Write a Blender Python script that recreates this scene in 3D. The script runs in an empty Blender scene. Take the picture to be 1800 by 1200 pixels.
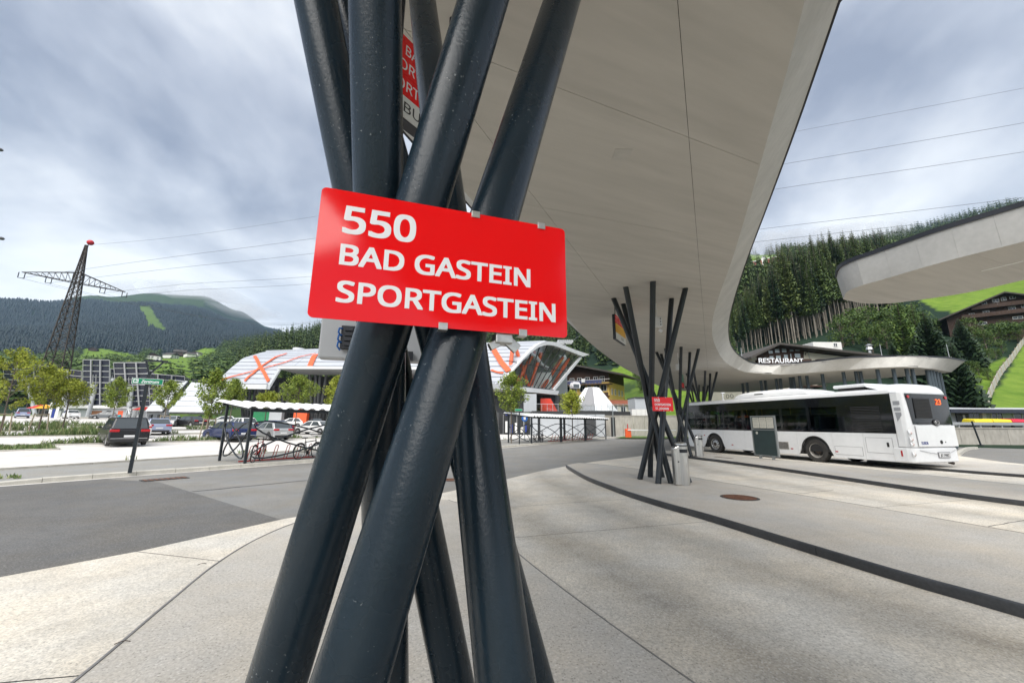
import bpy, bmesh, math, random
import numpy as np
from mathutils import Vector, Matrix, noise

SC = bpy.context.scene
COL = SC.collection
rnd = random.Random(7)

# ------------------------------------------------------------------ camera
FPX, PITCH, ROLL, CAMH = 690.0, math.radians(11.87), math.radians(0.35), 1.6
cam_d = bpy.data.cameras.new('camera')
cam_d.sensor_width = 36.0
cam_d.lens = FPX / 1800.0 * 36.0
cam_d.clip_start, cam_d.clip_end = 0.05, 12000.0
cam = bpy.data.objects.new('camera', cam_d)
COL.objects.link(cam)
cam.matrix_world = Matrix.Translation((0, 0, CAMH)) @ Matrix.Rotation(math.pi / 2 + PITCH, 4, 'X') @ Matrix.Rotation(ROLL, 4, 'Z')
SC.camera = cam

# ------------------------------------------------------------------ light and exposure
SUN_EL, SUN_AZ = math.radians(50), math.radians(192)      # azimuth clockwise from +Y
world = bpy.data.worlds.new('World')
SC.world = world
world.use_nodes = True
_n = world.node_tree.nodes
_l = world.node_tree.links
_n.clear()
def wn(t, **k):
    x = _n.new(t)
    for a, b in k.items():
        setattr(x, a, b)
    return x
_out = wn('ShaderNodeOutputWorld')
_sky = wn('ShaderNodeTexSky', sky_type='NISHITA', sun_disc=False)
_sky.sun_elevation, _sky.sun_rotation = SUN_EL, SUN_AZ
_bgs = wn('ShaderNodeBackground')
_bgs.inputs['Strength'].default_value = 0.05
_l.new(_sky.outputs[0], _bgs.inputs['Color'])
_tc = wn('ShaderNodeTexCoord')
_sep = wn('ShaderNodeSeparateXYZ')
_l.new(_tc.outputs['Generated'], _sep.inputs[0])
_mx = wn('ShaderNodeMath', operation='MAXIMUM'); _mx.inputs[1].default_value = 0.0
_l.new(_sep.outputs['Z'], _mx.inputs[0])
_ad = wn('ShaderNodeMath', operation='ADD'); _ad.inputs[1].default_value = 0.22
_l.new(_mx.outputs[0], _ad.inputs[0])
_dx = wn('ShaderNodeMath', operation='DIVIDE'); _dy = wn('ShaderNodeMath', operation='DIVIDE')
_l.new(_sep.outputs['X'], _dx.inputs[0]); _l.new(_ad.outputs[0], _dx.inputs[1])
_l.new(_sep.outputs['Y'], _dy.inputs[0]); _l.new(_ad.outputs[0], _dy.inputs[1])
_cmb = wn('ShaderNodeCombineXYZ')
_l.new(_dx.outputs[0], _cmb.inputs[0]); _l.new(_dy.outputs[0], _cmb.inputs[1])
_cmb.inputs[2].default_value = 20.2
_n1 = wn('ShaderNodeTexNoise'); _n1.inputs['Scale'].default_value = 1.15; _n1.inputs['Detail'].default_value = 6.5; _n1.inputs['Roughness'].default_value = 0.53; _n1.inputs['Distortion'].default_value = 0.35
_l.new(_cmb.outputs[0], _n1.inputs['Vector'])
_cr = wn('ShaderNodeValToRGB')
_e = _cr.color_ramp.elements
_e[0].position, _e[0].color = 0.39, (0.165, 0.185, 0.235, 1)
_e[1].position, _e[1].color = 0.61, (0.56, 0.57, 0.58, 1)
_x = _e.new(0.485); _x.color = (0.305, 0.325, 0.37, 1)
_l.new(_n1.outputs[0], _cr.inputs[0])
_bgc = wn('ShaderNodeBackground')
_bgc.inputs['Strength'].default_value = 0.54
_hr = wn('ShaderNodeMapRange'); _hr.inputs[1].default_value, _hr.inputs[2].default_value, _hr.inputs[3].default_value, _hr.inputs[4].default_value = 0.03, 0.45, 0.72, 0.0
_l.new(_mx.outputs[0], _hr.inputs[0])
_hm = wn('ShaderNodeMix', data_type='RGBA'); _hm.inputs[7].default_value = (0.66, 0.665, 0.66, 1)
_l.new(_hr.outputs[0], _hm.inputs[0]); _l.new(_cr.outputs[0], _hm.inputs[6])
_l.new(_hm.outputs[2], _bgc.inputs['Color'])
_mix = wn('ShaderNodeMixShader'); _mix.inputs[0].default_value = 0.93
_l.new(_bgs.outputs[0], _mix.inputs[1]); _l.new(_bgc.outputs[0], _mix.inputs[2])
_l.new(_mix.outputs[0], _out.inputs['Surface'])

sun_d = bpy.data.lights.new('sun', 'SUN')
sun_d.energy, sun_d.angle, sun_d.color = 1.5, math.radians(65), (1.0, 0.96, 0.90)
sun = bpy.data.objects.new('sun', sun_d)
COL.objects.link(sun)
sun.rotation_euler = (math.pi / 2 - SUN_EL, 0, math.pi - SUN_AZ)
SC.view_settings.view_transform = 'Standard'
SC.view_settings.look = 'None'
SC.view_settings.gamma = 1.0
SC.view_settings.use_curve_mapping = False
SC.view_settings.exposure = 2.0
SC.cycles.use_denoising = True
SC.cycles.max_bounces = 7
SC.cycles.diffuse_bounces = 3
SC.cycles.glossy_bounces = 3
SC.cycles.transmission_bounces = 4
SC.cycles.volume_bounces = 0
SC.cycles.transparent_max_bounces = 6

# ------------------------------------------------------------------ surveying: rays of the photograph's camera
cP, sP, cR, sR = math.cos(PITCH), math.sin(PITCH), math.cos(ROLL), math.sin(ROLL)
def ray(u, v):
    x, y = (u - 900) / FPX, (600 - v) / FPX
    xr, yr = x * cR - y * sR, x * sR + y * cR
    return Vector((xr, cP - yr * sP, sP + yr * cP))
def at(u, v, Y):
    d = ray(u, v)
    return Vector((0, 0, CAMH)) + d * (Y / d.y)
def rise(x, y):                                   # the car park climbs gently away from the road
    return 0.0245 * max(0.0, (y - 12.7) * 0.577 - (x + 12.7) * 0.817 - 14.0)
def gp(u, v, off=0.0):                            # point on the ground (its height above the local datum given)
    d = ray(u, v)
    k = math.hypot(d.x, d.y)
    t0, t1 = 0.5, 0.5
    while t1 < 150 and CAMH + d.z * t1 > off + rise(d.x * t1, d.y * t1):
        t0, t1 = t1, t1 + 1.0
    for _ in range(30):
        t = (t0 + t1) / 2
        if CAMH + d.z * t > off + rise(d.x * t, d.y * t): t0 = t
        else: t1 = t
    return Vector((d.x * t1, d.y * t1, CAMH + d.z * t1))
LANE = -0.12

# ------------------------------------------------------------------ materials
def lin(h):
    h = h.lstrip('#')
    r = []
    for i in (0, 2, 4):
        c = int(h[i:i + 2], 16) / 255
        r.append(c / 12.92 if c <= 0.04045 else ((c + 0.055) / 1.055) ** 2.4)
    return tuple(r)
MATS = {}
def mat(name, col, rough=0.6, metal=0.0, spec=0.5, var=None, var2=None, bump=None, speck=None, coord='Object', stretch=None, coat=0.0, emit=None, rvar=0.0, rotz=None):
    """Principled material; var/var2 = (scale, amount[, detail]) colour noise, bump = (scale, strength, distance),
    speck = (scale, threshold, colour) small marks."""
    if name in MATS:
        return MATS[name]
    m = bpy.data.materials.new(name)
    MATS[name] = m
    m.use_nodes = True
    nt = m.node_tree
    N, L = nt.nodes, nt.links
    b = N['Principled BSDF']
    b.inputs['Roughness'].default_value = rough
    b.inputs['Metallic'].default_value = metal
    b.inputs['Specular IOR Level'].default_value = spec
    b.inputs['Coat Weight'].default_value = coat
    b.inputs['Coat Roughness'].default_value = 0.06
    c = (col[0], col[1], col[2], 1)
    b.inputs['Base Color'].default_value = c
    m.diffuse_color = c
    if emit:
        b.inputs['Emission Color'].default_value = c
        b.inputs['Emission Strength'].default_value = emit
    if not (var or var2 or bump or speck):
        return m
    if coord == 'World':
        g = N.new('ShaderNodeNewGeometry'); vec = g.outputs['Position']
    else:
        g = N.new('ShaderNodeTexCoord'); vec = g.outputs[coord]
    if rotz:
        rt = N.new('ShaderNodeMapping'); rt.inputs['Rotation'].default_value = (0, 0, rotz)
        L.new(vec, rt.inputs['Vector']); vec = rt.outputs[0]
    if stretch:
        mp = N.new('ShaderNodeMapping'); mp.inputs['Scale'].default_value = stretch
        L.new(vec, mp.inputs['Vector']); vec = mp.outputs[0]
    cur = None
    def nz(scale, detail=4, rough_=0.55):
        t = N.new('ShaderNodeTexNoise')
        t.inputs['Scale'].default_value = scale; t.inputs['Detail'].default_value = detail; t.inputs['Roughness'].default_value = rough_
        L.new(vec, t.inputs['Vector'])
        return t.outputs[0]
    def mul(cur, fac_out, amount):
        mr = N.new('ShaderNodeMapRange')
        mr.inputs['From Min'].default_value, mr.inputs['From Max'].default_value = 0.28, 0.72
        mr.inputs['To Min'].default_value, mr.inputs['To Max'].default_value = 1 - amount, 1 + amount
        L.new(fac_out, mr.inputs['Value'])
        x = N.new('ShaderNodeVectorMath'); x.operation = 'SCALE'
        if cur is None:
            x.inputs[0].default_value = col
        else:
            L.new(cur, x.inputs[0])
        L.new(mr.outputs[0], x.inputs['Scale'])
        return x.outputs[0]
    for vv in (var, var2):
        if vv:
            cur = mul(cur, nz(vv[0], vv[2] if len(vv) > 2 else 4), vv[1])
    if speck:
        t = N.new('ShaderNodeTexNoise'); t.inputs['Scale'].default_value = speck[0]; t.inputs['Detail'].default_value = 3.0
        L.new(vec, t.inputs['Vector'])
        mr = N.new('ShaderNodeMapRange')
        mr.inputs['From Min'].default_value, mr.inputs['From Max'].default_value = speck[1], speck[1] + 0.03
        L.new(t.outputs[0], mr.inputs['Value'])
        mx = N.new('ShaderNodeMix'); mx.data_type = 'RGBA'
        cl_ = N.new('ShaderNodeMapRange')                 # marks gather in patches
        cl_.inputs['From Min'].default_value, cl_.inputs['From Max'].default_value = 0.50, 0.60
        L.new(nz(3.1, 2), cl_.inputs['Value'])
        ml = N.new('ShaderNodeMath'); ml.operation = 'MULTIPLY'; L.new(mr.outputs[0], ml.inputs[0]); L.new(cl_.outputs[0], ml.inputs[1])
        L.new(ml.outputs[0], mx.inputs[0])
        if cur is None:
            mx.inputs[6].default_value = c
        else:
            L.new(cur, mx.inputs[6])
        mx.inputs[7].default_value = (*speck[2], 1)
        cur = mx.outputs[2]
    if cur is not None:
        L.new(cur, b.inputs['Base Color'])
    if rvar:
        mr = N.new('ShaderNodeMapRange')
        mr.inputs['To Min'].default_value, mr.inputs['To Max'].default_value = rough - rvar, rough + rvar
        L.new(nz(6, 3), mr.inputs['Value']); L.new(mr.outputs[0], b.inputs['Roughness'])
    if bump:
        bp = N.new('ShaderNodeBump')
        bp.inputs['Strength'].default_value = bump[1]; bp.inputs['Distance'].default_value = bump[2]
        L.new(nz(bump[0], 3), bp.inputs['Height']); L.new(bp.outputs[0], b.inputs['Normal'])
    return m

# ------------------------------------------------------------------ mesh builder
class MB:
    def __init__(self):
        self.v, self.f, self.mi = [], [], []
    def add(self, vs, fs, mi=0):
        o = len(self.v)
        self.v += [tuple(p) for p in vs]
        self.f += [tuple(i + o for i in f) for f in fs]
        self.mi += [mi] * len(fs)
        return self
    def box(self, c, s, R=None, mi=0):
        hx, hy, hz = s[0] / 2, s[1] / 2, s[2] / 2
        p = [Vector((x, y, z)) for z in (-hz, hz) for x, y in ((-hx, -hy), (hx, -hy), (hx, hy), (-hx, hy))]
        if R is not None:
            p = [R @ q for q in p]
        c = Vector(c)
        return self.add([q + c for q in p], [(3, 2, 1, 0), (4, 5, 6, 7), (0, 1, 5, 4), (1, 2, 6, 5), (2, 3, 7, 6), (3, 0, 4, 7)], mi)
    def hexa(self, p, mi=0):                       # eight corners: bottom ring then top ring
        return self.add(p, [(3, 2, 1, 0), (4, 5, 6, 7), (0, 1, 5, 4), (1, 2, 6, 5), (2, 3, 7, 6), (3, 0, 4, 7)], mi)
    def bar(self, a, b, w, h, up=(0, 0, 1), mi=0):
        a, b = Vector(a), Vector(b)
        d = (b - a).normalized()
        s = d.cross(Vector(up))
        if s.length < 1e-4:
            s = d.cross(Vector((0, 1, 0)))
        s.normalize(); t = s.cross(d)
        p = []
        for q in (a, b):
            p += [q - s * w / 2 - t * h / 2, q + s * w / 2 - t * h / 2, q + s * w / 2 + t * h / 2, q - s * w / 2 + t * h / 2]
        return self.hexa(p, mi)
    def tube(self, pts, r, n=8, mi=0, closed=False, caps=True):
        pts = [Vector(p) for p in pts]
        k = len(pts)
        rs = r if isinstance(r, (list, tuple)) else [r] * k
        o = len(self.v)
        nrm = None
        for i, p in enumerate(pts):
            if closed:
                d = pts[(i + 1) % k] - pts[i - 1]
            else:
                d = pts[min(i + 1, k - 1)] - pts[max(i - 1, 0)]
            d.normalize()
            if nrm is None:
                nrm = d.orthogonal().normalized()
            else:
                nrm = (nrm - d * nrm.dot(d))
                nrm = nrm.normalized() if nrm.length > 1e-6 else d.orthogonal().normalized()
            bn = d.cross(nrm)
            for j in range(n):
                a = 2 * math.pi * j / n
                self.v.append(tuple(p + (nrm * math.cos(a) + bn * math.sin(a)) * rs[i]))
        for i in range(k if closed else k - 1):
            i2 = (i + 1) % k
            for j in range(n):
                j2 = (j + 1) % n
                self.f.append((o + i * n + j, o + i * n + j2, o + i2 * n + j2, o + i2 * n + j)); self.mi.append(mi)
        if caps and not closed:
            self.f.append(tuple(o + j for j in reversed(range(n)))); self.mi.append(mi)
            self.f.append(tuple(o + (k - 1) * n + j for j in range(n))); self.mi.append(mi)
        return self
    def cyl(self, a, b, r0, r1=None, n=12, mi=0):
        return self.tube([a, b], [r0, r0 if r1 is None else r1], n, mi)
    def lathe(self, prof, c=(0, 0, 0), n=24, axis='Z', mi=0, caps=True):
        o = len(self.v); c = Vector(c)
        for r, h in prof:
            for j in range(n):
                a = 2 * math.pi * j / n
                q = (r * math.cos(a), r * math.sin(a), h)
                if axis == 'X': q = (q[2], q[0], q[1])
                if axis == 'Y': q = (q[1], q[2], q[0])
                self.v.append(tuple(c + Vector(q)))
        for i in range(len(prof) - 1):
            for j in range(n):
                j2 = (j + 1) % n
                self.f.append((o + i * n + j, o + i * n + j2, o + (i + 1) * n + j2, o + (i + 1) * n + j)); self.mi.append(mi)
        if caps:
            self.f.append(tuple(o + j for j in reversed(range(n)))); self.mi.append(mi)
            self.f.append(tuple(o + (len(prof) - 1) * n + j for j in range(n))); self.mi.append(mi)
        return self
    def prism(self, poly, axis, a, b, mi=0):        # a 2-D outline extruded from a to b along an axis
        def P(p, t):
            return {'X': (t, p[0], p[1]), 'Y': (p[0], t, p[1]), 'Z': (p[0], p[1], t)}[axis]
        n = len(poly)
        return self.add([P(p, a) for p in poly] + [P(p, b) for p in poly],
                        [tuple(reversed(range(n))), tuple(range(n, 2 * n))] + [(i, (i + 1) % n, n + (i + 1) % n, n + i) for i in range(n)], mi)
    def quad(self, a, b, c, d, mi=0):
        return self.add([a, b, c, d], [(0, 1, 2, 3)], mi)
    def plate(self, pts, th, mi=0):                 # a planar outline given thickness along its normal
        pts = [Vector(p) for p in pts]
        nn = Vector((0, 0, 0))
        for i in range(len(pts)):
            nn += (pts[i] - pts[0]).cross(pts[(i + 1) % len(pts)] - pts[0])
        nn.normalize()
        n = len(pts)
        return self.add([p + nn * th for p in pts] + pts,
                        [tuple(range(n)), tuple(reversed(range(n, 2 * n)))] + [(n + i, n + (i + 1) % n, (i + 1) % n, i) for i in range(n)], mi)
    def mesh(self, name):
        me = bpy.data.meshes.new(name)
        me.from_pydata(self.v, [], self.f)
        return me
    def build(self, name, m, parent=None, smooth=None, bevel=None, fix=True):
        me = self.mesh(name)
        for x in (m if isinstance(m, (list, tuple)) else [m]):
            me.materials.append(x)
        if any(self.mi):
            me.polygons.foreach_set('material_index', self.mi)
        if fix:
            bm = bmesh.new(); bm.from_mesh(me)
            bmesh.ops.recalc_face_normals(bm, faces=bm.faces)
            bm.to_mesh(me); bm.free()
        if smooth is not None:
            me.shade_smooth()
            me.set_sharp_from_angle(angle=math.radians(smooth))
        o = bpy.data.objects.new(name, me)
        COL.objects.link(o)
        if parent is not None:
            o.parent = parent
        if bevel:
            bv = o.modifiers.new('edge', 'BEVEL')
            bv.width, bv.segments, bv.limit_method, bv.angle_limit = bevel, 2, 'ANGLE', math.radians(35)
        return o

def tag(o, label=None, cat=None, group=None, kind=None):
    if label: o['label'] = label
    if cat: o['category'] = cat
    if group: o['group'] = group
    if kind: o['kind'] = kind
    return o
def thing(name, label, cat, loc=(0, 0, 0), rz=0.0, group=None):
    o = bpy.data.objects.new(name, None)
    o.empty_display_size = 0.2
    COL.objects.link(o)
    o.location = loc
    o.rotation_euler = (0, 0, rz)
    return tag(o, label, cat, group)
def dup(root, loc=None, rz=None, label=None, group=None, scale=None):
    kids = {}
    for o in COL.objects:
        if o.parent is not None:
            kids.setdefault(o.parent.name, []).append(o)
    def rec(o, par):
        c = o.copy()
        COL.objects.link(c)
        if par is not None:
            c.parent = par
        for k in kids.get(o.name, []):
            rec(k, c)
        return c
    r = rec(root, None)
    if loc is not None: r.location = loc
    if rz is not None: r.rotation_euler = (0, 0, rz)
    if scale is not None: r.scale = (scale,) * 3 if not isinstance(scale, (tuple, list)) else scale
    if label: r['label'] = label
    if group: r['group'] = group
    return r
def piece(o_src, name, parent, loc=(0, 0, 0), M=None):      # another object that shares a mesh
    c = bpy.data.objects.new(name, o_src.data)
    COL.objects.link(c)
    c.parent = parent
    if M is not None: c.matrix_local = M
    else: c.location = loc
    return c

# ---- lettering: a word fitted to a box in its own XY plane
try:                                                 # the sans face that ships with Blender, else its built-in one
    FONT = bpy.data.fonts.load(bpy.utils.system_resource('DATAFILES') + '/fonts/NotoSansMath-Regular.woff2')
except Exception:
    FONT = None
def word(txt, w, h, depth=0.001, bold=0.0, shear=0.0):
    """mesh data of a word: baseline at y=0, left edge at x=0, capital height h, width w (None = natural)"""
    cu = bpy.data.curves.new('word', 'FONT')
    if FONT is not None: cu.font = FONT
    cu.body = txt; cu.size = 1.0; cu.offset = 0.0; cu.extrude = 0.0; cu.resolution_u = 4; cu.shear = shear
    o = bpy.data.objects.new('word', cu)
    COL.objects.link(o)
    dg = bpy.context.evaluated_depsgraph_get()
    me = bpy.data.meshes.new_from_object(o.evaluated_get(dg))
    bpy.data.objects.remove(o); bpy.data.curves.remove(cu)
    n = len(me.vertices)
    co = np.zeros(n * 3); me.vertices.foreach_get('co', co); co = co.reshape(-1, 3)
    x0, x1, y1 = co[:, 0].min(), co[:, 0].max(), co[:, 1].max()
    sy = h / max(y1, 1e-3)
    sx = w / (x1 - x0) if w else sy
    co[:, 0] = (co[:, 0] - x0) * sx
    co[:, 1] *= sy
    co[:, 2] = 0
    me.vertices.foreach_set('co', co.ravel())
    bm = bmesh.new(); bm.from_mesh(me)
    r = bmesh.ops.extrude_face_region(bm, geom=bm.faces[:])
    for q in r['geom']:
        if isinstance(q, bmesh.types.BMVert):
            q.co.z += depth
    bmesh.ops.recalc_face_normals(bm, faces=bm.faces)
    bm.verts.index_update()
    if bold:                                         # heavier strokes: the outline repeated a hair apart, each copy a hair lower
        src = bm.copy()
        base = [v.co.copy() for v in src.verts]
        fi = [[v.index for v in f.verts] for f in src.faces]
        for k, (ax, ay) in enumerate(((1, 1), (1, -1), (-1, 1), (-1, -1), (1, 0), (-1, 0), (0, 1), (0, -1))):
            dx, dy = bold * sy * ax, bold * sy * ay * 0.8
            nv = [bm.verts.new((c.x + dx, c.y + dy, c.z * (0.96 - 0.03 * k))) for c in base]
            for f in fi: bm.faces.new([nv[i] for i in f])
        src.free()
    bm.to_mesh(me); bm.free()
    return me
def put_word(name, me, m, parent, M):
    me.materials.clear(); me.materials.append(m)
    o = bpy.data.objects.new(name, me)
    COL.objects.link(o)
    o.parent = parent
    o.matrix_local = M
    return o
def frame_matrix(o, x, y):
    x = Vector(x).normalized(); y = Vector(y); y = (y - x * x.dot(y)).normalized(); z = x.cross(y)
    return Matrix(((x.x, y.x, z.x, o[0]), (x.y, y.y, z.y, o[1]), (x.z, y.z, z.z, o[2]), (0, 0, 0, 1)))

# ---- flat sheets that follow the ground
def clip_sheet(poly, cuts=(), grid=None, off=0.0):
    """bmesh of a plan polygon, cut along straight lines [(p, q), ...] and a grid, laid at rise()+off"""
    bm = bmesh.new()
    vs = [bm.verts.new((p[0], p[1], 0)) for p in poly]
    bm.faces.new(vs)
    bm.normal_update()
    bmesh.ops.triangulate(bm, faces=bm.faces[:])
    def cut(p, nrm):
        bmesh.ops.bisect_plane(bm, geom=bm.verts[:] + bm.edges[:] + bm.faces[:], plane_co=p, plane_no=nrm, dist=1e-5)
    for p, q in cuts:
        d = Vector((q[0] - p[0], q[1] - p[1], 0))
        cut(Vector((p[0], p[1], 0)), Vector((-d.y, d.x, 0)))
    if grid:
        xs = [v.co.x for v in bm.verts]; ys = [v.co.y for v in bm.verts]
        x = math.ceil(min(xs) / grid) * grid
        while x < max(xs):
            cut(Vector((x, 0, 0)), Vector((1, 0, 0))); x += grid
        y = math.ceil(min(ys) / grid) * grid
        while y < max(ys):
            cut(Vector((0, y, 0)), Vector((0, 1, 0))); y += grid
    for v in bm.verts:
        v.co.z = off + rise(v.co.x, v.co.y)
    for f in bm.faces:
        if f.normal.z < 0: f.normal_flip()
    bm.normal_update()
    for f in bm.faces:
        if f.normal.z < 0: f.normal_flip()
    return bm
def bm_obj(name, bm, m, parent=None):
    me = bpy.data.meshes.new(name); bm.to_mesh(me); bm.free()
    me.materials.append(m)
    o = bpy.data.objects.new(name, me); COL.objects.link(o)
    if parent is not None: o.parent = parent
    return o
def sheet(name, poly, m, off, grid=4.0, parent=None, kind='structure'):
    o = bm_obj(name, clip_sheet(poly, (), grid, off), m, parent)
    if parent is None: o['kind'] = kind
    return o
def even_line(pts, n, passes=3):                    # evenly spaced points, rounded a little
    P = [Vector(p) for p in pts]
    d = [0.0]
    for i in range(1, len(P)): d.append(d[-1] + (P[i] - P[i - 1]).length)
    out, j = [], 0
    for k in range(n):
        q = d[-1] * k / (n - 1)
        while j < len(P) - 2 and d[j + 1] < q: j += 1
        out.append(P[j].lerp(P[j + 1], min(1.0, (q - d[j]) / max(1e-9, d[j + 1] - d[j]))))
    for _ in range(passes):
        out = [out[0]] + [(out[i - 1] + out[i] * 2 + out[i + 1]) / 4 for i in range(1, n - 1)] + [out[-1]]
    return out
def smooth_line(pts, n=8):                          # Catmull-Rom through points
    P = [Vector(p) for p in pts]
    out = []
    for i in range(len(P) - 1):
        p0 = P[i - 1] if i else P[0] * 2 - P[1]
        p1, p2 = P[i], P[i + 1]
        p3 = P[i + 2] if i + 2 < len(P) else P[-1] * 2 - P[-2]
        for k in range(n):
            t = k / n
            out.append(0.5 * ((2 * p1) + (p2 - p0) * t + (2 * p0 - 5 * p1 + 4 * p2 - p3) * t * t + (3 * p1 - p0 - 3 * p2 + p3) * t ** 3))
    out.append(P[-1])
    return out
def offset_line(L, d):                              # to the left of the walking direction
    out = []
    for i, p in enumerate(L):
        t = L[min(i + 1, len(L) - 1)] - L[max(i - 1, 0)]
        n = Vector((-t.y, t.x, 0)).normalized()
        out.append(p + n * d)
    return out
# ================================================================== ground, roads, bus lanes and islands
def ground_mat(name, col, speckle, big, track=None, rough=0.85, dots=(0.12, 0.12, 0.11), dotamt=0.5, light=(0.7, 0.68, 0.64), scale=0.55):
    """weathered aggregate surface; track = list of (centre distance, half width) wheel tracks along the curved lane"""
    m = bpy.data.materials.new(name)
    m.use_nodes = True
    N, L = m.node_tree.nodes, m.node_tree.links
    b = N['Principled BSDF']
    b.inputs['Roughness'].default_value = rough
    b.inputs['Specular IOR Level'].default_value = 0.3
    g = N.new('ShaderNodeNewGeometry')
    pos = g.outputs['Position']
    def nz(s, d=4, r=0.55, vec=None):
        t = N.new('ShaderNodeTexNoise'); t.inputs['Scale'].default_value = s; t.inputs['Detail'].default_value = d; t.inputs['Roughness'].default_value = r
        L.new(vec or pos, t.inputs['Vector']); return t.outputs[0]
    def mr(x, a, b_, c, d):
        t = N.new('ShaderNodeMapRange'); t.inputs[1].default_value, t.inputs[2].default_value, t.inputs[3].default_value, t.inputs[4].default_value = a, b_, c, d
        L.new(x, t.inputs[0]); return t.outputs[0]
    def mth(op, a, b_):
        t = N.new('ShaderNodeMath'); t.operation = op
        for i, q in enumerate((a, b_)):
            if isinstance(q, (int, float)): t.inputs[i].default_value = q
            else: L.new(q, t.inputs[i])
        return t.outputs[0]
    def mixc(f, a, b_):
        t = N.new('ShaderNodeMix'); t.data_type = 'RGBA'
        if isinstance(f, (int, float)): t.inputs[0].default_value = f
        else: L.new(f, t.inputs[0])
        for i, q in ((6, a), (7, b_)):
            if isinstance(q, tuple): t.inputs[i].default_value = (*q[:3], 1)
            else: L.new(q, t.inputs[i])
        return t.outputs[2]
    f1 = mr(nz(0.55, 5), 0.3, 0.7, 1 - big, 1 + big)
    f2 = mr(nz(2.7, 6, 0.62), 0.3, 0.7, 1 - big * 0.7, 1 + big * 0.7)
    f3 = mr(nz(75 * scale, 4, 0.7), 0.3, 0.7, 1 - speckle, 1 + speckle)
    f = mth('MULTIPLY', mth('MULTIPLY', f1, f2), f3)
    if track:
        sep = N.new('ShaderNodeSeparateXYZ'); L.new(pos, sep.inputs[0])
        dx = mth('SUBTRACT', sep.outputs[0], 28.27); dy = mth('SUBTRACT', sep.outputs[1], 15.90)
        dist = mth('SQRT', mth('ADD', mth('MULTIPLY', dx, dx), mth('MULTIPLY', dy, dy)), 0.0)
        wob = mth('ADD', dist, mr(nz(0.5, 3), 0, 1, -0.35, 0.35))
        for c0, hw, amt in track:
            band = mr(mth('ABSOLUTE', mth('SUBTRACT', wob, c0), 0.0), 0.0, hw, amt, 0.0)
            band = mth('MULTIPLY', band, mr(nz(1.4, 6, 0.7), 0.3, 0.7, 0.55, 1.25))
            f = mth('MULTIPLY', f, mth('SUBTRACT', 1.0, band))
    sc = N.new('ShaderNodeVectorMath'); sc.operation = 'SCALE'
    warm = mixc(mr(nz(0.9, 5, 0.6), 0.35, 0.7, 0, 1), col, tuple(c * k for c, k in zip(col, (1.05, 0.99, 0.90))))
    L.new(warm, sc.inputs[0]); L.new(f, sc.inputs['Scale'])
    cur = sc.outputs[0]
    v = N.new('ShaderNodeTexVoronoi'); v.inputs['Scale'].default_value = 95 * scale; L.new(pos, v.inputs['Vector'])
    rn = N.new('ShaderNodeSeparateXYZ'); L.new(v.outputs['Color'], rn.inputs[0])
    chip = mth('MULTIPLY', mr(v.outputs['Distance'], 0.25, 0.42, 1, 0), mr(rn.outputs[0], 0.62, 0.72, 0, dotamt))
    cur = mixc(chip, cur, dots)
    chip2 = mth('MULTIPLY', mr(v.outputs['Distance'], 0.25, 0.42, 1, 0), mr(rn.outputs[1], 0.72, 0.8, 0, dotamt))
    cur = mixc(chip2, cur, light)
    gum = N.new('ShaderNodeTexVoronoi'); gum.inputs['Scale'].default_value = 2.6; L.new(pos, gum.inputs['Vector'])
    gr = N.new('ShaderNodeSeparateXYZ'); L.new(gum.outputs['Color'], gr.inputs[0])
    spot = mth('MULTIPLY', mr(gum.outputs['Distance'], 0.03, 0.05, 1, 0), mr(gr.outputs[2], 0.6, 0.62, 0, 0.5))
    cur = mixc(spot, cur, tuple(c * 0.45 for c in col))
    L.new(cur, b.inputs['Base Color'])
    bp = N.new('ShaderNodeBump'); bp.inputs['Strength'].default_value = 0.35; bp.inputs['Distance'].default_value = 0.003
    L.new(nz(130 * scale, 3, 0.6), bp.inputs['Height']); L.new(bp.outputs[0], b.inputs['Normal'])
    return m

m_conc_lane = ground_mat('lane concrete', (0.55, 0.525, 0.475), 0.30, 0.14,
                         track=[(30.1 - 0.95, 0.75, 0.35), (30.1 - 2.75, 0.8, 0.33), (18.3, 0.7, 0.25), (20.4, 0.7, 0.25)])
m_conc_isl = ground_mat('island concrete', (0.445, 0.428, 0.398), 0.24, 0.09)
m_asph = ground_mat('old asphalt', (0.20, 0.20, 0.195), 0.26, 0.10, dots=(0.07, 0.07, 0.07), light=(0.42, 0.41, 0.4), dotamt=0.4)
m_asph_new = ground_mat('new asphalt', (0.125, 0.125, 0.124), 0.36, 0.12, dots=(0.04, 0.04, 0.04), light=(0.3, 0.3, 0.29), dotamt=0.45)
m_walk = ground_mat('pavement asphalt', (0.26, 0.26, 0.25), 0.18, 0.08, light=(0.45, 0.45, 0.43), dotamt=0.3)
m_park = ground_mat('car park gravel surface', (0.58, 0.57, 0.56), 0.14, 0.10, dots=(0.4, 0.4, 0.38), light=(0.8, 0.8, 0.78), dotamt=0.3)
m_joint = mat('joint sealant', (0.035, 0.035, 0.036), 0.7)
m_edgemetal = mat('worn edge profile', (0.17, 0.165, 0.16), 0.5, var=(2.5, 0.2), var2=(30, 0.2), coord='World')
m_kerbrail = mat('kerb rail rubber', (0.042, 0.044, 0.047), 0.42, var=(2.5, 0.3), var2=(30, 0.2), bump=(60, 0.3, 0.003), coord='World')
m_granite = mat('granite kerb', (0.46, 0.44, 0.39), 0.8, var=(3.0, 0.16), var2=(60, 0.18), bump=(50, 0.4, 0.004), coord='World')
m_edge = mat('pale edging strip', (0.58, 0.56, 0.52), 0.8, var=(4, 0.12), coord='World')
m_rust = mat('rusty cast iron', (0.16, 0.075, 0.045), 0.7, 0.3, var=(18, 0.35), bump=(90, 0.4, 0.003))
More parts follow.
